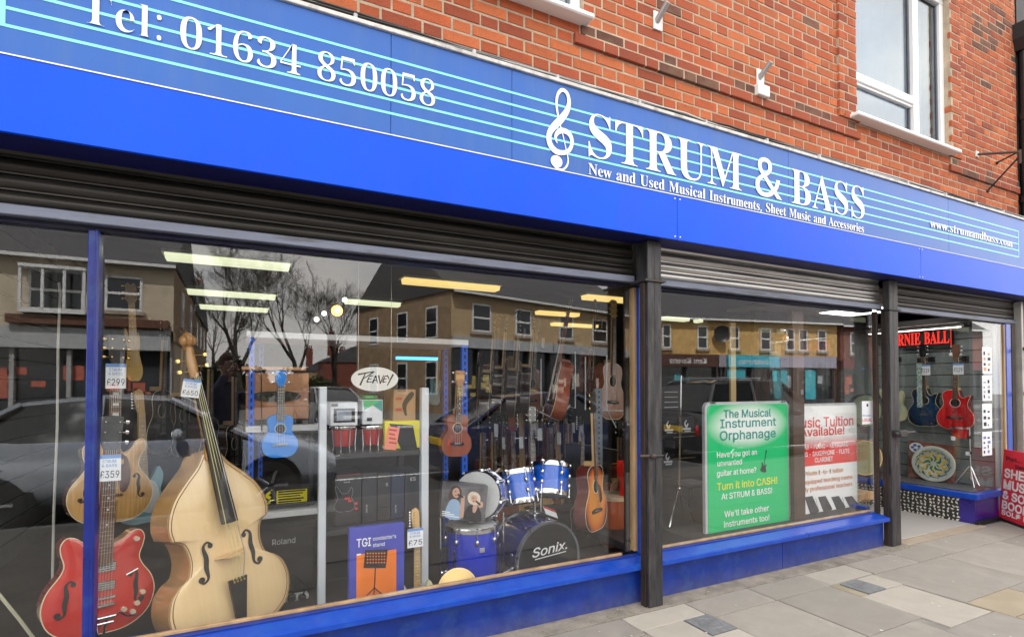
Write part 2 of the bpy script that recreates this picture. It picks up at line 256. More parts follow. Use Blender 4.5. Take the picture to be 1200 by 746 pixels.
GS = {"!": [98, "3g4O3e764A76484O 3v363f3C3Y3S3f3j3v3p493j4G3S493C"], "&": [224, "4g354J373-3E3l3P3Z3d3S3u3P4B3R4Q3W4d3e4o3o4z3-584E5J4q5m4+5u57635B6I596U536d4v6i4j6k4S6h4H6W4C6F4H5+4M5r4S5i4a5X4k5M6Z385+384U4y455Q3x5d3q5q3l613k6F3m6V3r6j3-6v4B714Q774i794+775D715P6v5Y6k5e6X5g6I5f675c5z5W5p5Q5g5H5Y585Q4L4r484g3-4V3w4L3u4A3w3+3-3q463h4G3b4R3X4e3V4t3X563c5J3j5V3u5e455m4K5r4b5s4u6K4u6I4Y6E4G6841613s5r3d5k3V5X3K5G3B4z36"], "'": [103, "3l5d3h764C76485d"], "-": [227, "5m525m4c414c4152"], ".": [94, "3u363d3C3X3S3d3j3u3p483j4F3S483C"], "0": [227, "4v354V38493K3t3d3g413Z4X3W573Z5j3h6D3u6d496w4V764v7A5J765f6w5x6d686D6G5j6J576G4X68415x3d5g3K5K38 4v3X5B3a5P3j5b3y5j4G5o4f5q575o5b5j5+5b6J5P6Y5B6h4v6k4e6h4Q6Y4E6J465+405b3-57404f464G4E3y4Q3j4e3a"], "1": [227, "3k383k3Z6B3Z6B38 5I765I384o384o6e4n6e3p5x3p6T4h76"], "2": [227, "3e383e3W4z4w5A595L5L5T5X5Z5h5d5s5e625d6E5Y6P5Q6Y5H6e556i4u6k4g6i4U6e4L6W4D6N496B485z3f5z3h6I3p6b3-6r4G704Z774u7A5E775X705n6r5z6d646L6762655q615d5x5P5m595X4t5D4Y4K3c4K3a6B3a6B38"], "3": [227, "4r354V374A3D3v3N3h3b3Y3s3U4A3-4A413+473q4G3h4R3c4d3Y4r3X543Y5I3c5T3j5b3s5h425j4G5h4U5c4g5U4r5H4z51524j544M544M5U5O6e5O6g3h6g3h766276626k4o5J4o5O5C5O5Y5I5q57614t6A4b6C4G6A3x613f5q3Q5Y3E5D37"], "4": [227, "3S3z3S4N53765Z763+4R3+4P6N4P6N3z 5L385L455L4H5L5d5p5d5p38"], "5": [227, "4t354X374E3E3+3O3n3c3f3t3c494549483+4D3q4L3i4V3c4g3Y4t3X553Z5I3e5T3n5b3y5g4A5i4P5g4f5b4t5S525H5B545H4r5I4e5H4S5E4H5948533g563u765-765-6g4J6g4B5V4C5V4L5b4X5g4j5k4x5l5B5j5R5e5f5X5q5N5+5A654y6A4h6B4Q6942603k5p3T5Y3G5E37"], "6": [227, "4v354Z374F3F3-3S3o3j3g423e4P3g4i3m4-3x5M4D5o56765f764J5B4H5B4R5O4g5X4z5b5J5Z5c5R5r5G6150684j6A4N6840603i5p3S5Z3F5F37 4v3W573Y5J3d5T3m5b3x5g485i4N5g4c5b4p5T4+5J56575B4v5D4h5B4V564L4+4D4p484c464N48484D3x4L3m4V3d4h3Y"], "7": [227, "3u385g6e5g6g3d6g3d766B766B6e4Q38"], "8": [227, "4v354X374C3E3w3P3j3d3b3u3Y4C3a4R3f4g3m4s3x5147584K5C4K5D435L3s5Y3k5p3h663k6P3r6f416t4H714a784v7A5E785X715n6t5z6f646P6766645p5y5Y5l5L5U5D5U5C5i585u51624s6A4g6F4R6G4C6E3u653d5u3P5c3E5H37 4v3X593Y5M3c5X3j5f3s5l415m4D5l4R5f4c5X4m5L4t584y4v4+4g4y4T4t4H4m494c434R424D4341483s4H3j4S3c4f3Y 4v5P565Q5H5U5Q5b5Y5j5c5u5e645c6G5Y6Q5R6Y5I6f566j4v6k4i6j4X6f4N6Y4G6Q4C6G4A644C5u4G5j4N5b4X5U4i5Q"], "9": [227, "4v7A5F775Z6-5p6o606X686D6A5r685Z625F5t4u5c4S4i3849385V545Y545O4t584j4r4f4V4i4D4p3z4-3n5E3g5Y3e5u3g6E3o6Y3-6p4F6-4Z77 4v6k4h6i4V6d4L6V4D6K4867475u485f4D5S4L5H4V594h534v5257535J595T5H5b5R5g5e5i5t5g665b6K5U6V5J6d576i"], "?": [179, "4A4K4A4O4B4i4F4x4K564S5F4b5M4m5T4x5b535l595w5B68596J556T4-6a4s6g4i6k4X6l4M6k4D6g446b3z6T3u6I3s653M653P6P3W6g3i6u3x724D784X7A4s7857715M6t5X6g5e6P5g675e5q5X5a5M5M575A4z544s4+4i4l4g4b4f4N4f4K 4Q364A3C433S4A3j4Q3p4g3j4n3S4g3C"], "A": [240, "3G384j765I766l386E385O5V5I5l5C62556Q4y6t536t4w6P4o614i5k4d5V3p38 3-4F3-4h614h614F"], "B": [228, "3c383c7651765P745i6z5y6p666b6D6L6F636E5q695e635U5w5N5m5H5b5D5b5B5o595+53684w6H4k6N4U6P4C6N3w6G3f653S5q3H5V3A5338 463b523b5S3d5j3m5t3z5w4C5u4P5p4a5h4k5X4r5K4w544x464x 465N4-5N5C5O5O5S5Y5Z5g5h5k5s5m625j6I5a6U5L6d506g466g"], "C": [255, "5E354l394J3K3y3e3h423W4Y3S573W5j3h6D3y6d4J6w4l765E7A5W785o74626z6H6q6U6e6e6P6m696q5s6K5s6G626B6D636M5x6U5n6a5c6e5Q6h5E6i4t6f4a6W4J6I465+3+5b3y573+4f474G4J3z4a3k4u3b5E3Y5Q3Z5c3c5n3g5x3m633u6B416G4C6K4O6q4O6m466e3r6U3d6H3R633H5o3A5X36"], "D": [251, "4r383u383u3b4p3b5G3d5d3m5v3-654J6D4h6G586D5a665y5v6G5e6U5I6d4s6g3t6g3t764v765R735u6t6G6b6X6C6h5i6l586h4Z6X436F3g5t3N5P3C 467646383c383c76"], "E": [209, "3c383c766276626g466g465N5w5N5w4w464w463b643b6438"], "F": [205, "3c383c766176616g466g465J5r5J5r4t464t4638"], "G": [260, "5E354k394J3L3y3e3h423W4Y3S573W5j3h6D3y6d4I6w4k765C7A5W785o74636z6I6p6U6c6f6O6m686r5s6K5s6F626A6D626M5w6T5m6a5c6e5Q6h5D6i4t6f4a6W4J6I465+3+5b3y573+4f474G4J3z4a3k4u3b5E3Y5Z3b5q3i633t6E466L4O6N4j6X4i5L4i5L586t586t4i6q4F6f3r6P3X643H5h38"], "H": [258, "3c383c764676465O6C5O6C766i766i386C386C4y464y4638"], "I": [150, "3O383O3b433b436g3O6g3O765F765F6g4Z6g4Z3b5F3b5F38"], "K": [233, "3y4H3y4q454-4E5B4M5L4V5W4e5g4o5q5+766e764y5I4w5I 3c383c764676465l464u464f4638 62384c5A4w5Z6e38"], "L": [196, "3c383c764676463b5z3b5z38"], "M": [314, "3c383c764K765J4c5O4N5U455a3o5f3W5Y3W5d3n5j455p4N5u4c6s767a767a387438745P745h7560756N756j786j756X716L6v5z6o5f6i5P5p385N384T5P4O5e4G5z496K406j436j446O4462455i455P4538"], "N": [262, "3c383c764C765q4Z5z4J63496A3z6G3n6N3Z6I3Z6H3n6G3+6G4B6G4N6F4f6F766m766m3869384j5P4X5j4Q5v4I673+6g446h4568465i465P4638"], "O": [267, "5D354l394J3K3y3e3h423W4Y3S573W5j3h6D3y6d4J6w4l765D7A5i76686w6V6d6m6D6x5j6-576x4Y6m426V3e683K5i39 5D3Y5Z3b5t3k673y6K4G6S4f6V576S5b6K5+676I5t6W5Z6f5D6i4u6f4a6W4J6I475+3+5b3y573+4f474G4J3y4a3k4u3b"], "P": [222, "3c383c764+765O745k6y5-6l6B6V6I6B6K5s6I5W6B5D5-4y5k4m5O4e4+4b3-4b3-514y515E535T585d5G5l5R5p5e5q5s5p645l6H5d6R5S6Z5E6e4y6g466g4638"], "R": [224, "3c383c764+765P745l6y5-6m6B6X6I6E6L5u6I5Y6B5G5-505k4r5P4j4+4h3u4h3u584z585F595T5D5e5L5l5U5p5g5r5u5p665l6I5d6S5T6a5E6e4y6g466g4638 5v384x4x5V4x6U38"], "S": [223, "4u344U36483D3s3N3e3c3V3u3R4C3y4C3-3-463q4F3h4R3b4f3Y4u3X583Y5N3c5Z3j5j3s5p415r4E5p4P5k4X5c4e5S4k5G4p524t4a50485A3p5P3c5h3Y623b6M3j6e3x6s4D714Y784w7A5H785c715t6s656e6D6O6G655n655h6M5V6Z5E6h4u6j4f6i4S6e4H6Y486P436F4264445u495l4I5e4T5Y4e5U4o5R5C5K5O5G5a5C5m565x4-654s6D4h6I4T6K4D6H3w693e5y3P5g3D5J36"], "T": [224, "3O6g3O766O766O6g586g58384e384e6g"], "U": [259, "59344j374L3G413U3o3m3f463c4V3c764676464X484G4E414O3q4c3g4s3a593Y5T3a5j3g5x3q64416A4G6C4X6C766j766j4V6g466W3m6H3U5+3G5b37"], "W": [343, "4M383G763n764Q4g4T4T4W4H4b3t4e3f4g3S4d3S4f3f4i3t4l444o4H4u4g5X7666766l4g6o4T6r4H6x3t6+3f713S6y3S6-3f713t7444774H7D4g7s768N767H386i38605f5y5w5u6C5q6V5m6r5t6r5p6W5l6D5i5x5d5f4x38"], "X": [237, "3H384r5M4r4+3N763y764X6G4e664k5z4u5i4y5a525Q4y5Q565i5G5z5T6G63766d76594-595N6i3867385Q495E4R554g504o4x4y524y4v4g4l4R4Z493s38"], "Y": [236, "4k384k4m3G763s764e5q4m5d4t5Q4+5C554x4u4x4-5C565Q5D5d5K5q67766i765E4m5E38"], "a": [195, "4O3447353t3A3g3J3W3U3P3j3N3+3P4D3U4O3b4Y3l4f3w4k474n4K4q4X4s4z4v5D4z5I575I585H5J5D5S505f4s5i4g5j4T5i4J5f435U3w5H3S5Q3b5f3l5r3y5+4A644Q674f684q684-665B625N5y5X5q5f5e5l5P5m565m385I385I3Y5G3Y563K4+3E4q394d35 4T3V4j3W4w3b543j5C3t5G415I4D5I4d5A4Z4y4W4i4U4W4S4L4Q4B4N3y4E3s3y3x3i493Y4I3W"], "b": [212, "4x344h354U3A4K3G4D3O433b403b40383Y383Y764176415e435e4D5r4K5y4U624g674x685H655a5y5r5k615Q69526B4c694A613o5r3V5b3G5H37 4s3V563Y5K3f5U3q5c425h4J5i4d5h4w5c5B5U5P5K5a565h4s5j4c5h4P5a4E5P465B424w404d424J47424E3p4P3e4c3Y"], "c": [198, "4m344N37423G3n3V3a3p3S4A3P4c3S523a5Q3n5j425y4N654m684z675A655M605X5w5g5o5o5f5u5U5z5I5V5B5P5P5F5Z515g4m5j4U5g4H5Z465O3+593w4u3u4c3w4J3+43463q4H3f4U3Y4m3V513Y5F3f5Q3q5W435z3x5v3l5p3a5h3R5X3J5M3C5A384z35"], "d": [212, "4g344J37403G3m3V3Z3o3S4A3P4c3S523Z5Q3m5k405y4J654g684w6756625G5y5O5r5X5e5Z5e5Z76627662385a385a3b5X3b5N3O5G3G563A4w35 4k3V4+3Y5C3e5M3p5U425Y4J5a4d5Y4w5U5B5M5P5C5a4+5h4k5j4U5h4G5a465P3+5B3w4w3u4d3w4J3+42463q4H3f4U3Y"], "e": [202, "4o344O37423G3n3V3a3o3S4A3P4b3S513a5P3m5j425y4M654l684+675D635R5y5e5o5o5b5x5L6051624f624T3j4T3j4s5n4s5Z4j5X4-5T5E5L5R5B5b4+5h4l5j4V5h4H5b465R3+5F3w513u4n3u4X3w4D3-3z483m4K3d4Y3X4o3V4z3W573Y5N3i5X3z5+3r5v3e5m3S5a3I5L3A5535"], "f": [127, "4w664w5i3B5i3B66 3m383m6W3o6l3u6x41744C7B4O7G4c7H4t7F517C4w6o4p6q4f6r4T6p4L6k4G6b4F6P4F38"], "g": [213, "4l1z4S1+4B223z293n2H3e2R3X2b3x2q452d4L2S4X2O4l2N542Q5L2Y5W2n5a355a3g5X3g5N3T5G3M563G4w3C4f3A4K3D403L3m3Z3a3r3S4C3P4e3S533Z5R3m5k405y4K654g684w6757625H5y5O5r5Y5d5b5d5b66626662345-2j5t2R5g2D5P24551- 4k3c4+3e5C3k5M3t5U455Z4L5a4e5Z4x5U5C5M5Q5C5a4-5h4k5j4U5h4H5a465P3+5B3w4x3u4e3w4M3+45463u4H3k4U3e"], "h": [205, "414v41383Y383Y764176415O3x5O465k4K5z4c654w685C665S605f5s5o5e5v5M5x505x385S385S4+5P5H5G5W535f4n5j4a5h4O5d4F5V475L4259"], "i": [83, "3Y383Y6641664138 3o6b3Z6h3T6w3Z783o7E4178476w416h"], "k": [190, "3-4C3-4o444o5M665y664a4i4X4i 3Y383Y7641764138 5R384I4b4e4w6238"], "l": [95, "4E373w3A3j3I3b3W3Y3o3Y764176413v443d4H3Y4O3Y4T3Z4Y394P38"], "m": [305, "3Y383Y664066405S3+5S435g4A5r4J5+4U644g684s6959665O5y5Y5k5e5R5a5R5f5e5n5q5w5z66636K686Y696o6771627D5v7M5i7S5S7U587U38703870576z5P6q5a6e5h6P5j6D5i635e5x5X5r5P5n5F5m545m385H385H5A5E5O565a4x5h4i5j4X5i4N5e4E5Y475P425D414-4138"], "n": [205, "414v41383Y383Y664066405O3x5O465k4K5z4c654w685C665R605e5s5o5e5u5M5x505x385S385S4+5P5H5G5W535f4n5j4a5h4O5d4F5V475L4259"], "o": [208, "4m344N37423G3n3V3a3p3S4A3P4c3S523a5Q3n5j425y4N654m6858655T5y5l5j5y5Q6452674c644A5y3p5l3V5T3G5837 4m3V513Y5F3f5Q3q5Y435c4J5e4c5c4u5Y595Q5O5F5Z515g4m5j4U5g4H5Z465O3+593w4u3u4c3w4J3+43463q4H3f4U3Y"], "p": [212, "3Y213Y664066405e435e4D5r4K5y4U624g674x685H655a5y5r5k615Q69526B4c694A613o5r3V5b3G5H374x344h354U3A4K3G4D3O433b413b4121 4s3V563Y5K3f5U3q5c425h4J5i4d5h4w5c5B5U5P5K5a565h4s5j4c5h4P5a4E5P465B424w404d424J47424E3p4P3e4c3Y"], "q": [212, "62215Z215Z3b5X3b5N3O5G3G563A4w354g344J37403G3m3V3Z3o3S4A3P4c3S523Z5Q3m5k405y4J654g684w6756625G5y5O5r5X5e5a5e5a666266 4k3V4+3Y5C3e5M3p5U425Y4J5a4d5Y4w5U5B5M5P5C5a4+5h4k5j4U5h4G5a465P3+5B3w4w3u4d3w4J3+42463q4H3f4U3Y"], "r": [130, "3Y383Y664066405e425e495r4K604Y664p684x685268525f4x5g4l5h4Z5f4O5b4E5V475M425B414+4138"], "s": [182, "4Z344G35403A3o3H3d3R3V3e3Q3t3t3z3z3m463c4J3X4Z3V4q3X523d5B3m5E3x574C4+4I4o4M4J4T3y4b3i4m3Z4-3V5H3Y5W3f5k3p5v42614I664c684u6757625K5x5T5o5b5c5g5P5E5J595T515c4s5i4c5k4M5i495c415U3+5J46524G4y4U4t4x4n5H4f5X4U5g4F5k3z5h3j5a3W5P3K5A3B4u36"], "t": [114, "4k664k5i3B5i3B66 3e6q476q473v4C3d4T3X4b3Y4j3Z4p394e374S3646393s3J3i3Y3e3s"], "u": [205, "4Z354H37413D3q3N3h3b3a3t3Y4D3Y664166414G443y4C3j4Q3a4i3X4v3Z553d5E3k5M3u5Q455S4K5S665x665x385T385T3s5Y3s5N3V593G4t38"], "v": [195, "4P383H663o664R4M4W444b3p4g3Z4l3I4a3I4f3Z4j3p4o444u4M5W6662664v38"], "w": [284, "4D383J663q664B4p4G4X4L4C4Q3s4W3T4Q3T4W3r4b4B4g4W4l4p56665c665z4p624W674C6C3r6H3T6C3T6H3r6M4C6S4W6X4p6u667O666V3860385d4U5W4u5T565P5K5I5n5P5n5I5K5B4u584h544U4h38"], "x": [189, "3I384U4r4U4U3M663w664I5X4Q5J4Y574f4x4m4l4W4l4d4x4j574q5J4z5X5L665u664m4S4m4p5x385N384x3p4p404i4C4b4O4U4Z4k4Z4d4O4X4C4Q404I3p3s38"], "y": [195, "3W233d2T3i2S3y2S492Z4F2h4J2s4P373H663o664R4M4W444b3p4g3Z4l3I4a3I4f3Z4j3p4o444u4M5X6662664k2h4e2T4W2I4O2A4E2442213s1-3e20"], "\u00a3": [212, "3Q3S3Q3a3d3c3m3j3r3u3s463p5x3q6H3x6a466p4M704f77507A5I785Z725n6u5z6h656R6A695i645d6L5U6Y5H6h506j4n6i4b6d4S6V4L6L4I694H5y4L484H3q453e3s3W3d3T 3Q383Q3a5V3a5g3e5j3p5j3z6A3z6A3r673Y5-3J5o3B5U38 3Q4w3Q5K5a5K5a4w"]}
